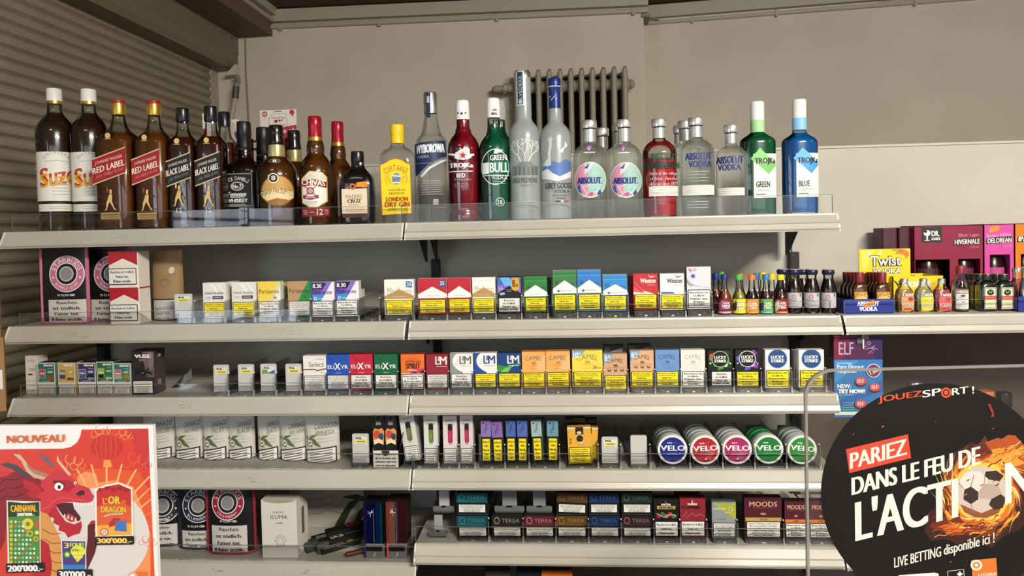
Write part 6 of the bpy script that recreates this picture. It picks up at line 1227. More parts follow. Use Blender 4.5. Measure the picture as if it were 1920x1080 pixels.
for k, (cx, cy, col, col2, fl, tl, lb, nb, rim, bh) in enumerate(((1261, 843, '1e2f96', None, 0, 0, 'blue topped round tin', 4, 'a8acac', '3a3c40'), (1322, 843.5, 'c8283c', 'd84a50', 1, -.06, 'red topped round tin', 5, 'b4b8b4', 'c8ccc8'), (1382, 843, 'c02c72', 'd04a88', 1, 0, 'magenta topped round tin', 4, 'b4b4b4', 'c8ccc8'), (1441, 842.5, '1f8a3c', None, 0, 0, 'dark green topped round tin', 4, '2a7a44', '2a7a44'), (1504, 843.5, '2f9a3c', None, 0, .1, 'lighter green topped round tin behind the clear screen edge', 4, 'a8b0a8', 'b0b8b0'))):
    t, c, R = can(lb, cx, cy, 28.2, shade(col, .72), col2 and shade(col2, .72), fl, tl, .022)
    proto = None
    for j in range(1, nb):
        r_ = thing('round_tin', 'ribbed tin number %s behind the %s' % (('two', 'three', 'four', 'five')[j-1], lb.replace('topped round tin', 'topped front one').split(' behind')[0]), 'tin', (c.x-.0005*j, .022+.0235*j, c.z), group='round pouch tins stacked behind')
        if proto is None:
            m = MB(); pr = []
            for q in range(5): pr += [(R*.985, .001+.0044*q), (R*.965, .0032+.0044*q)]
            m.lathe([(R*.9, 0)]+pr+[(R*.9, .0222)], rim, 40, axis='y'); proto = m.build('can', r_)
            m = MB(); m.lathe([(R*.99, .0004), (R, .001), (R, .005), (R*.98, .0056)], bh, 40, axis='y', cap=False); p2 = m.build('lid_rim', r_)
        else: child(proto, r_); child(p2, r_)
    tray('clear plastic tray holding the '+lb.split(' behind')[0]+'s', cx-30, cx+30, cy+30, 4)
    xk = P(cx-3, 800, .15).x
    m = MB(); m.box(-.019, .019, 0, .002, .02, P(cx, 797, .15).z-Z4, mat('6a6c6a', .5)); tag(m.build('paddle_card', loc=(c.x, .15, Z4)), 'grey paddle top rising behind the '+lb.split(' behind')[0]+' row', 'paddle', 'grey paddles behind the tins')

# ------------------------------------------------------------ lowest shelves
Z5 = ZL5+.0004
def bag5(cx, cy, r, ring, sub, x0, x1, y0, y1): return black_bag(cx, cy, r, ring, '', sub, (x0, x1, y0, y1))
for x0, x1, cx, ring, sub, lab, lb, ec, Y in ((252, 329, 302, '2a2a34', 'BLUEBERRY', (272, 327, 982, 1023), 'black pouch with dark emblem beside the dragon poster', '26263a', .07), (328, 398, 369, '1e2a50', 'BLUEBERRY', (338, 394, 994, 1036), 'black pouch with navy emblem, middle one of three', '2c2c4c', .055), (382, 470, 424, '9a1c2c', 'STRAWBERRY', (394, 460, 985, 1035), 'black pouch with red emblem and red edges, right one of three', 'a02c34', .03)):
    pouch(lb, x0, x1, 905, 1047, Y, bag5(cx, 945 if cx > 400 else 949, 29, ring, sub, *lab), BAG, d=.045, Z=Z5+.001, group='black pouches on the lowest shelf', edge=mat(ec, .5), bulge=.7, rz=-.0)
def a_iq(m):
    m.rect(0, 0, 1, 1, 'e0dad0'); m.ell(.5, 1.0, .46, .06, 'a8a084', 20, 180, 360); m.tx('IQOS', .33, .64, .765, .8, '5a5650', bold=.006); m.tx('ILUMA', .26, .74, .67, .74, '5a5650', res=2); m.tx('ONE', .4, .6, .59, .61, '5a5650', bold=.02, res=1)
    for k in range(8):
        for rr, hw_ in ((.075, 16), (.12, 18), (.16, 14)): m.ring(.52, .3, rr, .88, 'a8a29a', None, 4, k*45-hw_, k*45+hw_); m.lay -= .9
    m.lay += 1; m.rect(0, .195, 1, .2, 'b0aaa0'); m.bars(.3, .7, .14, .16, 1, 'c4beb4', .4, 0)
X, W, Zb, H = span(491, 557, 937, 1049, .02); t = thing('carton', 'white carton with orb of fine lines and slotted side on the lowest left shelf', 'carton', (X, .02, Z5)); H = P(524, 937, .02).z-Z5
m = MB(0); m.prism([(0, 0), (.05, 0), (.075, .02), (.075, H*.76), (.035, H), (0, H)], -W/2, W/2, 'dcd6cc', 'x'); m.fr(-W/2, 0, W/2, H); a_iq(m); m.build('box', t)
m = MB(); m.box(W/2, W/2+.0006, .032, .048, H*.32, H*.78, '6a5c4c'); m.build('side_slot', t)
# big pouch leaning at the back
def a_bp(m):
    G = '2f3a22'; m.poly([(684, 930), (672, 940), (658, 955), (642, 990), (634, 1000), (626, 1000), (640, 962), (656, 940), (674, 932)], G); m.poly([(684, 948), (672, 958), (660, 985), (652, 1000), (668, 990), (684, 960)], G); m.poly([(684, 940), (668, 936), (642, 932), (655, 928), (672, 926), (684, 932)], G)
    m.rect(570, 1006, 610, 994, 'c4c0a8'); m.tx('NAGO', 573, 611, 1003, 988, '1c1e18', bold=.0)
    for y in (925, 938, 952, 964): m.line([(578, y), (600, y-3), (618, y-9), (640, y-3)], .8, '7a766a')
X, W, Zb, H = span(540, 684, 908, 1008, .2); t = thing('pouch', 'large white leaf pouch leaning at the back of the lowest left shelf', 'pouch', (X, .2, Z5)); H = P(612, 905, .2).z-Z5
m = MB(0, surf=lambda x, z, e: (x, .006*min(max(1-z/H, 0), 1)*0-e-.0, max(z, .002))); m.box(-W/2, W/2, 0, .012, 0, H, 'aaa598', (-W/2+.004, W/2-.004, .003, .006)); k = W/144; m.b = (-612*k, 905*k+H, k, -k); m.lay = 8; a_bp(m); m.build('bag', t)
# heap of flat black rolling paper packs
def ocb(label, px, py, Y, rz, tilt, w, h, d, col, art=None, zoff=0.):
    X = P(px, py, Y).x; t = thing('paper_pack', label, 'rolling paper pack', (X, Y, Z5+zoff), (tilt, 0, rz), 'rolling paper packs')
    m = MB(); m.surf = lambda x, z, e: (x, z, d+e); m.box(-w/2, w/2, -h/2, h/2, 0, d, col); m.fr(-w/2, -h/2, w/2, h/2); (art or (lambda m: m.tx('OCB', .1, .4, .2, .8, 'd8d4d0', bold=.02)))(m); m.build('booklet', t); return t
def a_o1(m): m.tx('Connoisseur', .08, .62, .3, .7, 'c8c4bc', shear=.2); m.ell(.78, .5, .09, .28, 'a8b428', 12); m.rect(.02, .02, .98, .1, 'b8b8b4')
def a_o2(m): m.tx('OCB', .5, .9, .2, .8, 'b83a2c', bold=.02)
def a_o3(m): m.tx('OCB', .1, .44, .2, .8, 'c8c4c0', bold=.02); m.tx('Connoisseur', .5, .94, .3, .7, 'a8a49c', shear=.2)
random.seed(21)
B0 = P(634, 1028, .105); dv, nv = (math.cos(.7), math.sin(.7)), (-math.sin(.7), math.cos(.7))
oc = [('flat black paper pack lying lowest at the front of the heap', -1, -.008, 0, .1, .026, '181a16', a_o1), ('flat black paper pack lying lowest in the middle of the heap', 0, .0, 0, .1, .026, '121412', None), ('flat black paper pack lying lowest at the back of the heap', 1, -.004, 0, .1, .026, '22241e', a_o3), ('flat black paper pack with pale letters on the front of the upper layer', -.55, .014, 1, .1, .026, '16160f', a_o3), ('flat black paper pack with lime dot and pale stripe on the upper layer', .5, -.006, 1, .11, .026, '141312', a_o1), ('flat black paper pack with red letters on top of the heap', .1, .022, 2, .1, .026, '10100e', a_o2)]
for lb, kn, kd, lv, w_, h_, c_, ar in oc:
    x_, y_ = B0.x+nv[0]*.028*kn+dv[0]*kd, .105+nv[1]*.028*kn+dv[1]*kd; q = proj((x_, y_, Z5)); ocb(lb, q[0], q[1], y_, .7, 0, w_, h_, .0125, c_, ar, .0128*lv)
for k, c_ in enumerate(('3a3c3a', '4a4a48')):
    x_, y_ = B0.x-nv[0]*.0-.052+.03*k, .058-.006*k; q = proj((x_, y_, Z5)); ocb(('upended dark grey paper pack left of the slim glass tube', 'upended grey paper pack nearest the slim glass tube')[k], q[0], q[1], y_, .75, 0, .03, .011, .024, c_, lambda m: None)
X = P(668, 1044, .04).x; t = thing('glass_tube', 'slim glass tube with orange filling in front of the paper heap', 'tube', (X, .04, Z5+.0062), (0, 0, .55)); m = MB(); m.lathe([(.002, -.028), (.006, -.024), (.006, .02), (.004, .028)], GLASS, 16, axis='x'); m.build('glass', t); m = MB(); m.lathe([(.004, -.024), (.0045, -.022), (.0045, .004), (.004, .006)], 'a0482c', 12, axis='x'); m.build('filling', t)
# two iridescent boxes
def holo(label, box, cols, glit):
    X, W, Zb, H = span(*box, .025); t = thing('vape_box', label, 'vape box', (X, .025, Z5), group='iridescent boxes'); H = P((box[0]+box[1])/2, box[2], .025).z-Z5
    m = MB(0); m.box(-W/2, W/2, 0, .055, H*.26, H, cols[-1]); m.fr(-W/2, 0, W/2, H); n = len(cols)
    x = 0
    for c, wd in zip(cols[:-1], (.14, .3, .16, .22, .1, .08)): m.rect(x, .26, min(x+wd, 1), 1, mat(c, .18, .75)); m.lay -= .9; x += wd
    m.lay += 1; m.line([(.5, .28), (.5, .9)], .012, 'a8a4b4'); random.seed(len(label))
    for k in range(9): a = random.uniform(0, 2*PI); m.line([(.35, .82), (.35+.14*math.cos(a), .82+.07*math.sin(a))], .018, glit); m.lay -= .9
    m.build('box', t)
    m = MB(0); m.box(-W/2, W/2, 0, .055, 0, H*.26, thin('sleeve_'+cols[0], 'b0b0ac', .8, 1.45, .1, '9a9894', .6)); m.fr(-W/2, 0, W/2, H); m.rect(.08, .12, .9, .22, '101010'); m.rect(0, 0, .1, .26, cols[0]); m.line([(.45, .02), (.55, .08), (.48, .1)], .03, 'e0e0dc'); m.build('clear_sleeve', t)
holo('tall iridescent blue box on the lowest left shelf', (682, 720, 944, 1049), ('3a2a6a', '1c1c66', '12224a', '123a86', '1c6a70', '14141c', '15151f'), 'c8c8dc')
holo('tall iridescent coppery red box on the lowest left shelf', (724, 762, 941, 1048), ('d8604a', 'c88070', '6a4a6a', '5a2a2a', '602828', '5a2624', '2a1a1c'), 'd8c8b8')
# flat boxes of heat sticks, two high
Z5R = ZD[5]+.0004
def a_ter(bg, bg2, loop, txt):
    def f(m): m.rect(0, 0, 1, 1, '10120f'); m.rect(0, .54, 1, .985, bg); m.rect(0, .54, 1, .62, bg2); m.ring(.17, .77, .1, .66, loop, .17, 20); m.tx('TEREA', .33, .9, .68, .86, txt, bold=.004)
    return f
TE = {'t': ('14666e', '1c8a9a', '3c9aa0', '4aa0a8'), 'b': ('6a4a20', '7a5a24', 'a0703c', 'b08850'), 'n': ('16305e', '1c4a8a', '3a6aa0', '4a78b0'), 'g': ('24402c', '2c4a34', '6a9078', '6a8a74'), 'k': ('2a221c', '3a3028', 'b09a80', 'b8aa98'), 'r': ('7a2430', '9a3440', 'c89090', 'd0a0a0'), 'a': ('7a5418', '94681c', 'b88a3c', 'c09a50'), 'd': ('3a2024', '58303a', 'b86a78', '9a8a88')}
prev = {}
for row, items in (('lower', ((857, 916, 't', 'teal'), (922, 980, 'k', 'black and brown'), (983, 1041, 'r', 'dark red'), (1043, 1102, 'a', 'amber'), (1105, 1163, 'n', 'navy'), (1166, 1224, 'd', 'dark plum'))), ('upper', ((856, 914, 't', 'teal'), (1043, 1101, 'b', 'bronze'), (1104, 1161, 'n', 'navy'), (1165, 1223, 'g', 'dark green')))):
    for x0, x1, c, nm in items:
        yt, yb = (967, 1007) if row == 'lower' else (924, 963)
        bx = (x0, x1, yt, yb)
        o = pack(nm+' flat stick box in the '+row+' row of the lowest shelf', bx, a_ter(*[shade(q, .5) for q in TE[c]]), 'l', wv=(.06, .46), wu=(.05, .95), Y=.028 if row == 'lower' else .031, d=.04, side='15171a', group='flat stick boxes', name='stick_box', cat='stick box')
        if nm == 'bronze': o.rotation_euler = (0, .03, 0)
        if row == 'lower': tray('clear plastic tray under the '+nm+' flat stick box', x0, x1, 1009, 5)
        else: pass
for x0, x1, lb in ((855, 916, 'teal'), (1042, 1103, 'bronze'), (1103, 1163, 'navy'), (1164, 1225, 'dark green')):
    z_ = P(x0, 964.5, .031).z; X, W, _, _ = span(x0+2, x1-2, 960, 966, .031)
    t = thing('shelf_tier', 'clear raised tier under the upper '+lb+' flat stick box', 'pack tray', (X, .03, Z5R), group='clear raised tiers'); m = MB(); m.box(-W/2, W/2, .005, .27, z_-Z5R-.0016, z_-Z5R-.0004, TRAY); m.build('platform', t)
    m = MB(); m.box(-W/2, -W/2+.0012, .256, .27, 0, z_-Z5R-.0016, TRAY); m.box(W/2-.0012, W/2, .256, .27, 0, z_-Z5R-.0016, TRAY); m.build('support', t)
def pusher(label, cx, yt, yb, ws, Y, grey, Zd):
    X, W, Zb, H = span(cx-ws, cx+ws, yt, yb, Y); t = thing('empty_pusher', label, 'pack tray', (X, Y, Zd), group='empty pushers on the lowest shelf'); h0 = Zb-Zd
    m = MB(); m.box(-W*.95, W*.95, 0, .02, h0-.004, h0+.004, TRAY); m.box(-W*1.0, W*1.0, -.002, 0, h0, h0+.012, ACRYLE); m.tube([(-W*.98, .004, h0+.008), (W*.98, .004, h0+.008)], .003, ACRYLE); m.box(-W*.2, W*.2, -.003, -.002, h0+.01, h0+.014, '0c0c0c'); m.build('rail', t)
    if h0 > .02: m = MB(); m.box(-W*.02, W*.02, .255, .268, 0, h0-.0015, TRAY); m.box(-W*.3, W*.3, .02, .268, h0-.004, h0-.0015, TRAY); m.build('support', t)
    m = MB(); m.rbox(-W/2, W/2, .006, .010, h0+.008, h0+H, .0015, grey); m.build('paddle', t)
pusher('empty clear pusher with pale upright card at the left of the upper row', 832, 922, 958, 10, .05, mat('b4b2ac', .5), Z5R)
pusher('empty clear pusher below the pale upright card', 821, 968, 1004, 8, .03, mat('9a9894', .5), Z5R)
pusher('empty clear pusher above the black and brown flat stick box', 955, 922, 958, 14, .045, mat('84848c', .45), Z5R)
pusher('empty clear pusher above the dark red flat stick box', 1011, 922, 958, 12, .045, mat('84848c', .45), Z5R)
def a_sw(red):
    def f(m):
        m.rect(0, 0, 1, 1, '8c2430' if red else '15130f'); m.tx('swiss', .3, .68, .82, .89, 'e8e0d4', bold=.02); m.rect(.47, .83, .5, .95, 'c83030' if not red else 'e8e0d4')
        if red: m.rect(.06, .73, .8, .8, '5a1c20'); m.tx('SMOKE', .3, .8, .74, .79, '1c1410', bold=.02); m.line([(.1, .52), (.3, .66), (.24, .5), (.5, .62), (.6, .54), (.8, .6), (.92, .55)], .02, 'c87880')
        else: m.rect(.14, .73, .86, .81, 'c8a848'); m.tx('SMOKE', .2, .8, .745, .8, '241c10', bold=.02); [m.ell(.2+.15*k, .55+.05*(k % 2), .09, None, ('a02830', '4a6a3a', '8a6a50', 'c03a3a', '4a7a4a')[k], 10) for k in range(5)]; m.line([(.1, .62), (.4, .52), (.7, .6), (.9, .56)], .02, 'd8d0c8')
    return f
def pk5(lb, bx, art, w, side, wv=(.03, .42)):
    pack(lb, bx, art, w, wv=wv, Y=.024, d=.022, side=side, group='cigarillo packs on the lowest shelf', name='cigarillo_pack'); tray('clear plastic tray under the '+lb.split(' with')[0], bx[0], bx[1], bx[3]+1, 5)
pk5('black cigarillo pack with yellow band and fruit picture', (1226, 1273, 935, 1007), a_sw(0), 'w3', '15130f')
pk5('crimson cigarillo pack with handwritten name', (1275, 1323, 934, 1007), a_sw(1), 'w3', '6a1c26')
def a_sc(m): m.rect(0, 0, 1, 1, '8e9494'); m.poly([(.05, .96), (1, .96), (1, .5), (.5, .72)], 'a8ac38'); m.tx('scandinavik', .04, .6, .78, .86, 'd8dcd8', bold=.0, shear=.2); m.ell(.78, .8, .08, None, 'e0dcd0', 12); m.ell(.78, .8, .045, None, '8a4a20', 8); m.bars(.5, .85, .7, .72, 1, 'd0d49c', .5, 0); m.bars(.2, .6, .51, .53, 1, '4a5050', .5, 0)
pk5('grey and lime diagonal cigarillo pack', (1335, 1380, 941, 1008), a_sc, 'l', '5a6060')
def a_mo(band, word):
    def f(m): m.rect(0, 0, 1, 1, '4e1a24'); m.tx('MOODS', .13, .88, .78, .9, 'd8a88c', bold=.006); m.ell(.5, .6, .08, .03, 'b08070', 12); m.bars(.2, .8, .74, .76, 1, '8a5a50', .4, 0); m.rect(.02, .42, .98, .51, band); m.tx(word, .4, .62, .44, .49, '5a3a1c', bold=.01, res=1)
    return f
pk5('wide dark red cigarillo tin with gold band', (1396, 1466, 933, 1009), a_mo('b89a4c', 'GOLD'), 'l', '4a1a22')
pk5('narrow dark red cigarillo tin with orange band, left of the two', (1471, 1514, 940, 1009), a_mo('d8742a', 'SUNSET'), 'w5', '3a1218')
pk5('narrow dark red cigarillo tin with orange band, right one touching the black sign', (1517, 1561, 940, 1010), a_mo('d8742a', 'SUNSET'), 'w5', '3a1218')
pack('dark plum wrapped pack edges behind the crimson cigarillo pack', (1269, 1313, 920, 990), lambda m: (m.rect(0, 0, 1, 1, '241014'), m.rect(0, .95, 1, 1, '4a2028'), m.rect(.0, .9, 1, .93, '4a2028')), None, Y=.08, d=.04, side='241014', zb=Z5R+.01, group=None, name='wrapped_pack', cat='pack')
# stacks on the shelf at the bottom edge
Z6 = ZD[6]+.0004
for x0, x1, yt, cs, lb in ((911, 957, 1063, ('3a3836', '4a4844', '2e2c2a'), 'grey wrapped pack'), (971, 1015, 1066, ('1c333c', '24424c', '182a32'), 'teal wrapped pack'), (1016, 1074, 1063, ('d8702c', '4a3c38', '5a5450'), 'orange topped wrapped pack')):
    for k in range(3):
        y = yt+6*(2-k)+8
        pack('%s, %s of its stack at the bottom edge' % (lb, ('front one', 'second one', 'rearmost one')[k]), (x0-k, x1-k, y-6, 1150), (lambda c, kk: (lambda m: (m.rect(0, 0, 1, 1, c), m.rect(.2, .95, .9, .985, '8a8884' if kk else cs[0]))))(cs[k], k), None, Y=.03+.026*k, d=.022, side=cs[k], zb=Z6, group='wrapped packs at the bottom edge', name='wrapped_pack')
for cx, top, lb, capm in ((1884, 722, 'dark bottle with black cap seen through the clear screen right of the sign', mat('101214', .3)), (1717, 704, 'silver capped bottle top peeping over the round black sign', SILVER), (1850, 721.5, 'orange capped bottle top peeping over the round black sign', mat('d8743a', .5))):
    bottle(lb, cx, .24 if cx == 1850 else .1, [(0, 22), (840, 22), (800, 18), (770, 13), (745, 11)], Z=ZD[5]-.0026, liq=(liquid('141214', '141214', .85), 790), caps=[('cap', capm, [(748, 13.5), (top+3, 13.5), (top, 12.5)])], name='bottle')
# ------------------------------------------------------------ foreground: counter, lottery poster, clear screen with the round sign
YF = -.85
class PX(MB):
    """printing laid out by where the photograph shows it, put on the plane y = Y at its true size"""
    def __init__(s, Y, X0, Z0, front): super().__init__(front); s.eps = .00001; s.Y, s.X0, s.Z0 = Y, X0, Z0; s.k = (P(1000, 900, Y)-P(900, 900, Y)).length/100; s.b = (0, 0, s.k, -s.k)
    ink = 1.
    def mi(s, m): return MB.mi(s, shade(m, s.ink) if isinstance(m, str) else m)
    def uv(s, p): q = P(p[0], p[1], s.Y); return (q.x-s.X0, q.z-s.Z0)
CT = .93
t = thing('shop_counter', 'pale shop counter just below the picture, holding the poster and the clear screen', 'counter', (.2, -.85, 0))
mb = MB(); mb.box(-1.5, 1.7, -.25, .24, CT-.04, CT, mat('b8b0a4', .5)); mb.build('worktop', t); mb = MB(); mb.box(-1.45, 1.65, -.2, .2, 0, CT-.04, mat('6a5a4c', .6)); mb.build('front_panel', t)
# lottery poster
x0, x1 = P(-70, 900, YF).x, P(291.5, 940, YF).x; zt = P(150, 797.5, YF).z; X0 = (x0+x1)/2
t = thing('lottery_poster', 'red lottery poster with dragon picture in a white frame standing on the counter', 'poster', (X0, YF, CT))
mb = MB(); mb.box(x0-X0, x1-X0, 0, .006, 0, zt-CT, mat('d4d0cc', .4)); mb.build('board', t)
mb = MB(); mb.prism([(.006, .0), (.09, .0), (.09, .004), (.012, .2), (.006, .2)], -.06, .06, mat('d8d4d0'), 'x'); mb.build('easel_foot', t)
m = PX(YF, X0, CT, 0); m.ink = .8
RD = 'd23a26'
m.poly([(-62, 847), (-62, 842), (0, 842.5), (118, 841), (133, 838), (145, 829), (151, 816), (153, 805.5), (278, 803.5), (281, 880), (290, 1080), (292, 1120), (-62, 1120)], RD)
m.poly([(278, 803.5), (281, 880), (264, 880), (240, 804)], 'c23230'); m.poly([(120, 900), (150, 880), (200, 878), (262, 884), (283, 930), (288, 1040), (288, 1110), (90, 1110)], 'dc5428')
m.poly([(146, 925), (145, 893), (160, 884), (180, 888), (185, 905), (215, 900), (250, 912), (262, 940), (282, 1000), (282, 1110), (110, 1110), (100, 985), (150, 985)], 'e89058')
for k in range(13):
    a = math.radians(-14+13*k); m.poly([(200+60*math.cos(a-.03), 985-60*math.sin(a-.03)), (min(200+128*math.cos(a-.012), 284), 985-118*math.sin(a-.012)), (min(200+128*math.cos(a+.012), 284), 985-118*math.sin(a+.012)), (200+60*math.cos(a+.03), 985-60*math.sin(a+.03))], 'f2b070' if 20 < -14+13*k < 150 else 'e47840'); m.lay -= .9
m.lay += 1; m.ell(184, 1006, 96, 92, 'd8cfc8', 48)
def cloud(cx, cy, s, c):
    for dx, dy, r in ((-12, 3, 6), (-3, -4, 8), (8, -2, 7), (14, 5, 5), (2, 6, 6)): m.ring(cx+dx*s, cy+dy*s, r*s, .84, c, r*s, 16, -30, 240); m.lay -= .9
    m.lay += 1
cloud(190, 811, 1.1, 'ec9a4a'); cloud(233, 814, .9, 'ec9a4a'); cloud(136, 866, 1.3, 'ec9a4a'); cloud(256, 864, 1.5, 'e0573a'); cloud(276, 1014, .9, 'e05a3c')
m.ell(201, 838, 31, 23, 'c22c1e', 32)
for dx in (-22, -12, -3, 8, 18): m.ring(201+dx*.5, 838, abs(dx)+2, .82, 'd84a32', 22, 18, 60 if dx > 0 else 100, 110 if dx < 0 else 80) if False else m.line([(201+dx*.8, 818), (201+dx, 838), (201+dx*.8, 857)], 1.2, 'd8553c'); m.lay -= .9
m.lay += 1; m.poly([(195, 862), (207, 862), (211, 876), (193, 876)], 'e8983c'); m.line([(201, 800), (201, 816)], 2, 'd8823c')
D1, D2, D3, D4 = 'b4202a', '8c1a22', '4a1416', 'c8303a'
# dragon: back, neck, head, jaws, horns
m.poly([(-62, 905), (-20, 895), (10, 885), (40, 884), (70, 890), (84, 915), (80, 945), (60, 945), (14, 940), (10, 1010), (-10, 1060), (-62, 1120)], D2)
for y in (900, 916, 932): m.line([(0, y+6), (12, y-2), (28, y), (44, y-6)], 2, D3)
m.poly([(76, 955), (92, 966), (104, 990), (114, 1012), (118, 1050), (122, 1120), (40, 1120), (76, 1062)], 'd4924c'); m.poly([(76, 1010), (92, 1020), (98, 1060), (90, 1120), (20, 1120), (76, 1060)], D1)
for k in range(6): m.line([(80+k*2, 992+18*k), (96+k*3, 1001+18*k), (114+k*2, 1000+18*k)], 1.6, '7a3c1c')
m.poly([(0, 871), (14, 867), (32, 872), (47, 884), (62, 897), (44, 893), (24, 880)], '4a4048'); m.poly([(24, 850.5), (38, 852), (50, 866), (60, 878), (82, 885), (97, 893), (90, 900), (64, 896), (50, 884), (40, 864)], 'd0aa8c'); m.poly([(50, 866), (60, 878), (82, 885), (97, 893), (92, 897), (64, 888), (52, 876)], 'a87860')
m.poly([(70, 848), (88, 857), (102, 871), (101, 878), (86, 866)], '6a6070'); m.poly([(108, 852), (112, 864), (134, 889), (130, 893), (116, 876), (107, 864)], 'd8b494')
m.poly([(-10, 884), (26, 884), (14, 892), (-10, 898)], D4); m.poly([(44, 899), (58, 902), (78, 914), (80, 930), (64, 936), (50, 925), (58, 920), (44, 912)], D1)
m.poly([(84, 897), (108, 880), (125, 888), (138, 898), (147, 908), (168, 915), (172, 924), (177, 930), (173, 940), (160, 944), (138, 941), (116, 942), (100, 950), (84, 962), (72, 955), (78, 938), (68, 928), (84, 920), (76, 910)], D4)
m.poly([(100, 900), (130, 900), (142, 912), (130, 922), (104, 918)], 'a81c26'); m.poly([(150, 920), (158, 919), (160, 927), (148, 930), (142, 926)], D3)
m.poly([(106, 946), (118, 942), (140, 943), (139, 953), (146, 962), (152, 970), (150, 976), (132, 978), (120, 968), (111, 956)], D3); m.poly([(120, 966), (130, 962), (146, 972), (140, 977), (128, 976)], 'a83838')
for k in range(6): x_ = 140+6.4*k; m.poly([(x_-2.6, 942.5), (x_+2.4, 942.5), (x_, 955-1.4*k)], 'f4ece4'); m.lay -= .9
for k in range(4): x_ = 121+7*k; m.poly([(x_-2, 970+2*k), (x_+2.4, 970+2.4*k), (x_+.5, 962+2.4*k)], 'f0d8b0'); m.lay -= .9
m.lay += 1
m.poly([(98, 952), (106, 950), (112, 962), (124, 978), (140, 983), (153, 977), (154, 988), (150, 1000), (138, 1003), (128, 1008), (122, 998), (110, 994), (112, 986), (100, 980), (102, 972), (90, 966)], D1)
m.line([(80, 955), (92, 950), (100, 940), (116, 932), (140, 936), (160, 938)], 2.2, 'd8504a')
m.ell(111, 912, 8.4, 7.6, 'f4f0ec', 20); m.ell(111.5, 913, 3, 4, '141214', 14); m.line([(100, 903), (112, 903), (122, 909)], 3, D3); m.ell(142, 906, 2.6, 3.4, 'f4f0ec', 10); m.ell(142.6, 907, 1.2, 1.8, '141214', 8)
m.poly([(165, 985), (172, 976), (184, 976), (191, 984), (190, 988), (180, 983), (178, 994), (184, 1015), (178, 1038), (166, 1064), (158, 1085), (160, 1050), (165, 1010)], '5a181c'); m.poly([(166, 984), (172, 977), (184, 977), (190, 984), (178, 981)], D1)
def bar(x0, x1, y0, y1, s, c, up): m.poly([(x0, y0+2), (x0+2, y0), (x1-2, y0-up), (x1, y0+2-up), (x1, y1-2-up), (x1-2, y1-up), (x0+2, y1), (x0, y1-2)], '1a1414'); m.tx(s, x0+3, x1-4, y1-3.4, y0+3, c, bold=.016, up=up)
m.poly([(13, 938), (76, 940), (77, 1057), (15, 1057)], 'e8e4d8'); m.poly([(15, 940), (46, 943), (74.5, 941), (75.5, 1056), (18, 1056)], '4a8a30'); m.poly([(15, 940), (46, 943), (74.5, 941), (75, 967), (16, 969)], '24381c')
m.tx('CARNAVAL', 20, 70, 960, 946, '6a3a10', bold=.02, up=1); m.lay += 1; m.tx('CARNAVAL', 20.6, 69.4, 959, 946.6, 'e8b42c', bold=.012, up=1); m.tx("200'000.-", 32, 66, 967, 961, 'f0ece0', bold=.02, up=1)
m.ring(53, 982, 10.5, .38, 'e8c02c'); m.ring(57, 1000, 6, .6, 'd8b03c'); m.ring(68, 1010, 5, .5, 'd89a3c'); m.rect(67, 992, 74, 974, 'b85a40'); m.ell(70, 998, 4, None, 'e8d84c', 10)
random.seed(4)
for r_ in range(10):
    y = 976+8.4*r_; m.rect(19, y+4.6, 24.5, y-1, 'd8b43c'); m.lay -= .9
    for c_ in range(2+int(r_*.55)+1): m.ell(30+7*c_, y+2, 2.3, None, ('e8eef0', 'd8705c', '8ac0c4', 'e8eef0')[(c_+r_) % 4], 8); m.lay -= .9
m.lay += 1; bar(12, 85, 1056, 1074, "200'000.-", 'efece4', 2)
m.poly([(115, 1012), (162, 1013), (163, 1068), (117, 1068)], 'ece4dc'); m.poly([(117, 1013.5), (160.5, 1014.5), (161, 1067), (119, 1067)], '4c3878'); m.ell(147, 1033, 14, 11, 'd8d838', 16); m.poly([(136, 1040), (158, 1038), (152, 1048), (146, 1054)], 'd0d02c'); m.tx('3', 121, 130, 1027, 1017, 'e8dc4c', bold=.04); m.tx('FOLIE!', 132, 158, 1025, 1017, 'c8e04c', bold=.02); m.tx('30 000.-', 135, 151, 1033, 1029, '3a2c20', bold=.01, res=1); m.ell(127, 1039, 7, 6.4, '4a8a3c', 12); m.ell(127, 1039, 4, None, 'd0e04c', 8)
for k in range(7): m.ell(139+6*(k % 4)+3*(k // 4), 1037+7*(k // 4), 2.2, None, 'e0e48c', 7); m.lay -= .9
m.lay += 1; m.rect(119, 1067, 161, 1058, '3a78c0'); bar(108, 175, 1067, 1085, "30'000.-", 'efece4', .6)
m.poly([(179, 917), (200, 908), (224, 904), (249, 914), (251, 1004), (180, 1006)], 'f6ead8'); m.poly([(182, 920), (200, 911.5), (224, 907), (246.5, 917), (248, 1002), (183, 1004)], 'c02a26'); m.poly([(183, 950), (215, 935), (247, 950), (248, 1002), (183, 1004)], 'd85a2c'); m.poly([(183, 985), (248, 980), (248, 1002), (183, 1004)], 'e8a83c')
for k in range(5): m.ell(190+12*k, 918-(k % 2)*3, 6, 4, '9a1c20', 10); m.lay -= .9
m.lay += 1; m.tx("L'", 194, 201, 944, 933, 'e8b82c', bold=.05); m.tx('OR', 203, 227, 945, 929.5, '5a2a10', bold=.05); m.lay += 1; m.tx('OR', 203.6, 226.4, 944.4, 930, 'f0cc38', bold=.03); m.tx('DU', 230, 237, 943, 937, 'e87838', bold=.04); m.tx('DRAGON', 190, 238, 961, 948, '5a2a10', bold=.02); m.lay += 1; m.tx('DRAGON', 190.6, 237.4, 960.4, 948.6, 'e8b432', bold=.014); m.line([(196, 968), (205, 964), (232, 962)], 3, 'c8b8b0'); m.poly([(205, 980), (215, 970), (228, 972), (218, 984), (206, 988)], 'b03020')
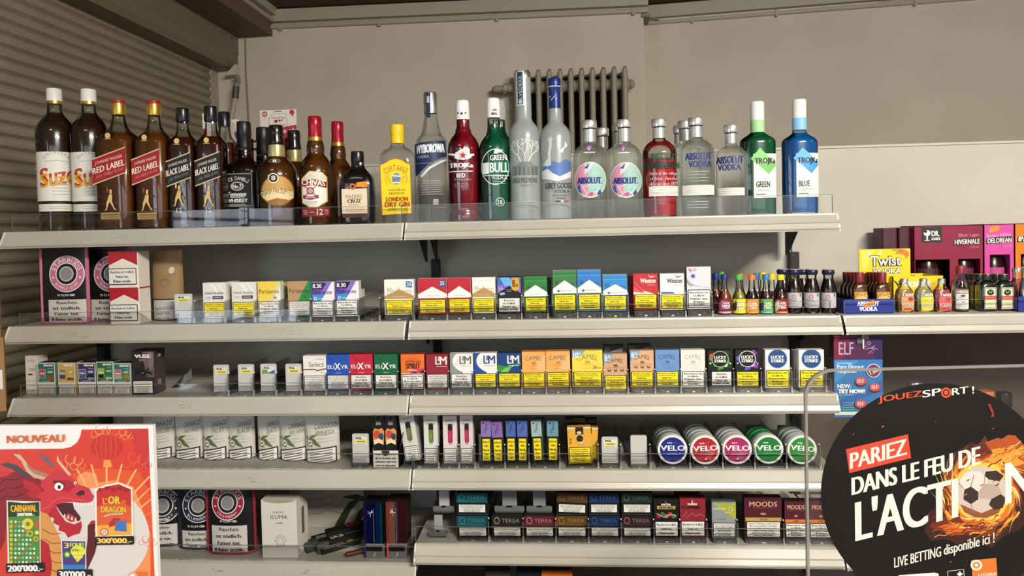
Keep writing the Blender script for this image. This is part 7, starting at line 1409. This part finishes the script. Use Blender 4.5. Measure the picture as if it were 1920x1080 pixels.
m.poly([(219, 976), (238, 975), (239, 996), (216, 994)], '4a70b8'); m.ell(197, 997, 8, 7.4, 'd04a38', 16); m.ell(197, 997, 6, 5.6, 'f0e0d4', 14); m.tx('25', 193, 201, 1000, 994, 'c03a30', bold=.03); bar(180, 253, 1005, 1021, "300'000.-", 'f0c860', 1)
m.tx('NOUVEAU', 14, 123, 829, 815, 'd06428', bold=.012, up=2); m.poly([(257, 1071), (276, 1071), (278, 1100), (258, 1100)], 'e0702c'); m.ell(250, 1079, 9, 8, 'e8a088', 18); m.ell(250, 1080, 5, 5, 'f4ece8', 12)
m.build('printed_sheet', t)
# clear screen
xl, xr = P(1511.5, 900, YF).x, P(1990, 900, YF).x; zt = P(1700, 692, YF).z; r = .03
pl = [(xl, CT), (xr, CT), (xr, zt+.004)]+[(xl+r-r*math.sin(math.radians(a)), zt-r+r*math.cos(math.radians(a))) for a in range(0, 91, 10)]
X0 = (xl+xr)/2; t = thing('clear_screen', 'clear acrylic counter screen with rounded corner at the lower right', 'screen', (X0, YF, CT))
m = MB(); q = [(p[0]-X0, p[1]-CT) for p in pl]; N = len(q); SC = thin('screen_acrylic', 'f4f4f2', .8, 1.45, .02, 'b8b0a8', .035); tri = tessellate_polygon([[Vector((a[0], a[1], 0)) for a in q]])
m.add([(a, 0, b_) for a, b_ in q], [tuple(x) for x in tri], SC); m.add([(a, .005, b_) for a, b_ in q], [tuple(x)[::-1] for x in tri], PLEXI); m.build('sheet', t)
m = MB(); ED = thin('screen_edge', '8a8684', .8, 1.45, .15, '8c8680', .75)
inner = [(X0*0+a+(-.0026 if a > 0 else .0026)*(1 if i not in () else 0), b_-.0022 if b_ > .1 else b_) for i, (a, b_) in enumerate(q)]
m.add([(a, -.0004, b_) for a, b_ in q]+[(a, .0054, b_) for a, b_ in q], [(i, (i+1) % N, N+(i+1) % N, N+i) for i in range(2, N)], ED)
m.add([(a, -.0004, b_) for a, b_ in q]+[(a, -.0004, b_) for a, b_ in inner], [(i, (i+1) % N, N+(i+1) % N, N+i) for i in range(2, N)], ED); m.build('polished_edge', t)
m = MB(); m.box(-.02, .02, -.08, .1, 0, .006, ACRYL); m.box(-.02, .02, -.006, -.001, .006, .05, ACRYL); m.build('foot', t)
# round sign stuck on the screen
SX, SZ = P(1757, 928.5, YF-.002).x, P(1757, 928.5, YF-.002).z
t = thing('round_sign', 'round black betting sign with burning football stuck on the clear screen', 'sign', (SX, YF-.0022, SZ))
R = 219*(P(1800, 900, YF)-P(1700, 900, YF)).length/100
m = MB(0); m.lathe([(R, 0), (R, .0014)], mat('0f0c0b', .5, 0., .25), 96, axis='y'); m.build('disc', t)
m = PX(YF-.0022, SX, SZ, 0); m.ink = .72; m.lay = 1; WT = 'e6ddd2'
def blob(cx, cy, rx, ry, c, n=26, j=.22, sd=1):
    random.seed(sd); m.poly([(cx+rx*(1+random.uniform(-j, j))*math.cos(2*PI*k/n), cy+ry*(1+random.uniform(-j, j))*math.sin(2*PI*k/n)) for k in range(n)], c)
blob(1850, 925, 88, 92, '32140e', 30, .12, 2); blob(1800, 985, 80, 34, '3a160e', 24, .25, 8); blob(1880, 870, 60, 52, '5a2412', 26, .3, 3); blob(1845, 925, 72, 74, '7a2e12', 32, .14, 4); blob(1800, 980, 56, 20, '6a2412', 22, .35, 9); blob(1890, 860, 46, 34, 'a8481a', 24, .35, 5); blob(1843, 924, 62, 64, 'd06a1c', 36, .1, 6); blob(1880, 862, 34, 20, 'e09030', 22, .4, 11); blob(1790, 992, 34, 9, 'd0601c', 18, .5, 12); blob(1842, 923, 55, 56, 'f0b840', 40, .07, 7)
random.seed(31)
def lick(a, r0, L, w, c):                     # one tapered tongue of fire leaving the ball along its rim
    p, q = [], []
    for t in range(7):
        f = t/6; aa = a+.9*f*L/60; r_ = r0+L*.55*f*f+3*math.sin(5*f+a*3); h_ = w*(1-f)**.8*(.6+.4*math.sin(3*f+1))
        p.append((1842+(r_+h_)*math.cos(aa), 923+(r_+h_)*math.sin(aa))); q.append((1842+(r_-h_)*math.cos(aa), 923+(r_-h_)*math.sin(aa)))
    m.poly(p+q[::-1], c); m.lay -= .9
for k in range(90):
    lick(random.uniform(-1.2, 4.4), random.uniform(46, 78), random.uniform(16, 52), random.uniform(.7, 3.4), random.choice(('d8a030', 'e0b850', 'c87020', 'b04a16', 'e8d080', '80300e')))
for k in range(26):
    x_ = random.uniform(1745, 1850); y_ = 985+random.uniform(-10, 14)+(1850-x_)*.12; m.line([(x_, y_), (x_+8, y_-4), (x_+20, y_-3), (x_+30, y_-9)], random.uniform(.8, 2.6), random.choice(('c86a20', 'a04214', 'd89838', '70280e'))); m.lay -= .9
for k in range(26):
    x_ = random.uniform(1850, 1915); y_ = 868+random.uniform(-14, 12)-(x_-1850)*.3; m.line([(x_, y_), (x_+8, y_-7), (x_+16, y_-8), (x_+26, y_-16)], random.uniform(.8, 2.8), random.choice(('c86a20', 'e0a840', 'd89838', '80300e'))); m.lay -= .9
m.lay += 1; m.ell(1840, 923, 47, 49, 'c4b4a8', 40); m.poly([(1800, 945), (1840, 962), (1880, 945), (1872, 962), (1850, 971), (1828, 970), (1808, 960)], '8a4a28'); m.ell(1826, 905, 26, 22, 'd8ccc2', 20)
for q in (((1848, 884), (1868, 882), (1882, 892), (1874, 902), (1854, 899), (1846, 892)), ((1808, 918), (1820, 912), (1834, 922), (1834, 936), (1820, 945), (1806, 936)), ((1858, 936), (1876, 926), (1886, 934), (1880, 952), (1864, 956), (1854, 946))): m.poly(q, '33241f')
for q in (((1834, 922), (1846, 906), (1870, 908), (1878, 924), (1858, 936), (1836, 934)),): m.poly(q, 'b09c90')
for a, b_ in (((1846, 892), (1846, 906)), ((1874, 902), (1870, 908)), ((1808, 918), (1798, 906)), ((1820, 912), (1826, 890)), ((1820, 945), (1826, 962))): m.line([a, b_], 1.4, '8a786c')
m.poly([(1586, 842), (1702, 814), (1708, 858.5), (1592, 887)], 'd0432c'); m.tx('PARIEZ', 1593, 1700, 865.5, 836, 'f0dccc', bold=.012, up=27, res=6)
m.tx('DANS LE FEU DE', 1596, 1838, 899, 866, WT, bold=.007, up=58, res=6)
m.tx("L'ACTI", 1603, 1796, 992, 916, WT, bold=.014, up=46, res=6); m.tx('N', 1884, 1940, 938, 862, WT, bold=.04, up=14, res=6)
m.tx('JOUEZ', 1646, 1729, 752, 737, 'd8522c', bold=.008, up=11, res=6); m.tx('SP', 1729, 1764, 743, 729.5, WT, bold=.02, up=5, res=6); m.ring(1773.5, 736, 9.6, .66, 'd8522c'); m.ell(1773.5, 736, 4.4, None, 'd8522c', 14); m.tx('RT', 1784, 1815, 739, 726, WT, bold=.02, up=4, res=6); m.tx('!', 1822, 1826, 737.5, 724, WT, bold=.1, res=6)
m.tx('LIVE BETTING', 1676, 1764, 1053, 1035, WT, bold=.004, up=22, res=6); m.tx('disponible ici !', 1769, 1864, 1034, 1010, WT, bold=.004, up=24, res=6)
m.poly([(1682, 1100), (1684, 1078), (1752, 1073), (1759, 1075), (1762, 1100)], 'e4dcd2'); m.line([(1779, 1100), (1776, 1070.5), (1806, 1067), (1809, 1100)], 1.2, 'd8d0c8'); m.line([(1799, 1071), (1799, 1081)], 3.4, 'e8e0d8'); m.line([(1794, 1076), (1804, 1075.4)], 3.4, 'e8e0d8')
m.poly([(1820, 1050), (1867, 1045.5), (1871, 1100), (1824, 1100)], 'd0702a'); m.ell(1830, 1059, 11, 10, 'ecd8c4', 20); m.ring(1830, 1059, 7, .5, 'c87a48', 6.4); m.tx('LOTERIE', 1834, 1868, 1079, 1074, 'ecd8c4', bold=.01, up=3)
random.seed(17)
for k in range(46):
    a = random.uniform(0, 2*PI); rr = 200*math.sqrt(random.random()); x_, y_ = 1757+rr*math.cos(a), 928+rr*math.sin(a)
    if not (y_ < 820 or y_ > 1010 or x_ > 1800) or (720 < y_ < 760 and x_ < 1832) or x_ > 1925: continue
    s_ = random.uniform(1, 3.6); m.poly([(x_, y_), (x_+s_*1.6, y_-s_), (x_+s_*2, y_-s_*.4), (x_+s_*.4, y_+s_*.4)], random.choice(('a8482c', 'c8602c', '6a3424', '8a4a30'))); m.lay -= .9
m.poly([(1851, 757), (1856, 757), (1862, 772), (1864, 780), (1856, 782), (1859, 776)], '8a3020'); m.build('printed_face', t)
# cardboard box at the left edge, on a dark stand
YB0 = -.27
t = thing('cardboard_box', 'brown cardboard box at the left picture edge before the shutter', 'box', (P(9, 700, YB0).x, YB0, P(5, 770, YB0).z), (0, 0, .672)); H = P(5, 632, YB0).z-t.location.z
KB = noisy('box_cardboard', '8a6844', '96744e', 9, .75)
m = MB(); m.box(-.2, 0, 0, .13, 0, H, KB); m.build('carton', t); m = MB(); m.box(-.2, -.004, -.0012, 0, H*.3, H*.56, 'd0ccc4'); m.build('paper_label', t)
o_ = t.location; t2 = thing('cardboard_box', 'smaller brown cardboard box stacked on top at the left picture edge', 'box', (o_.x-.006, YB0, o_.z+H+.0005), (0, 0, .672)); H2 = P(5, 548, YB0).z-t2.location.z
m = MB(); m.box(-.2, 0, 0, .12, 0, H2, KB); m.build('carton', t2)
t3 = thing('display_stand', 'dark stand under the cardboard boxes, beyond the left picture edge', 'stand', (o_.x-.012, YB0, 0), (0, 0, .672)); m = MB(); m.box(-.18, -.01, .01, .12, 0, o_.z-.0004, mat('2a2422', .6)); m.build('plinth', t3)
bpy.data.scenes.remove(TMP)
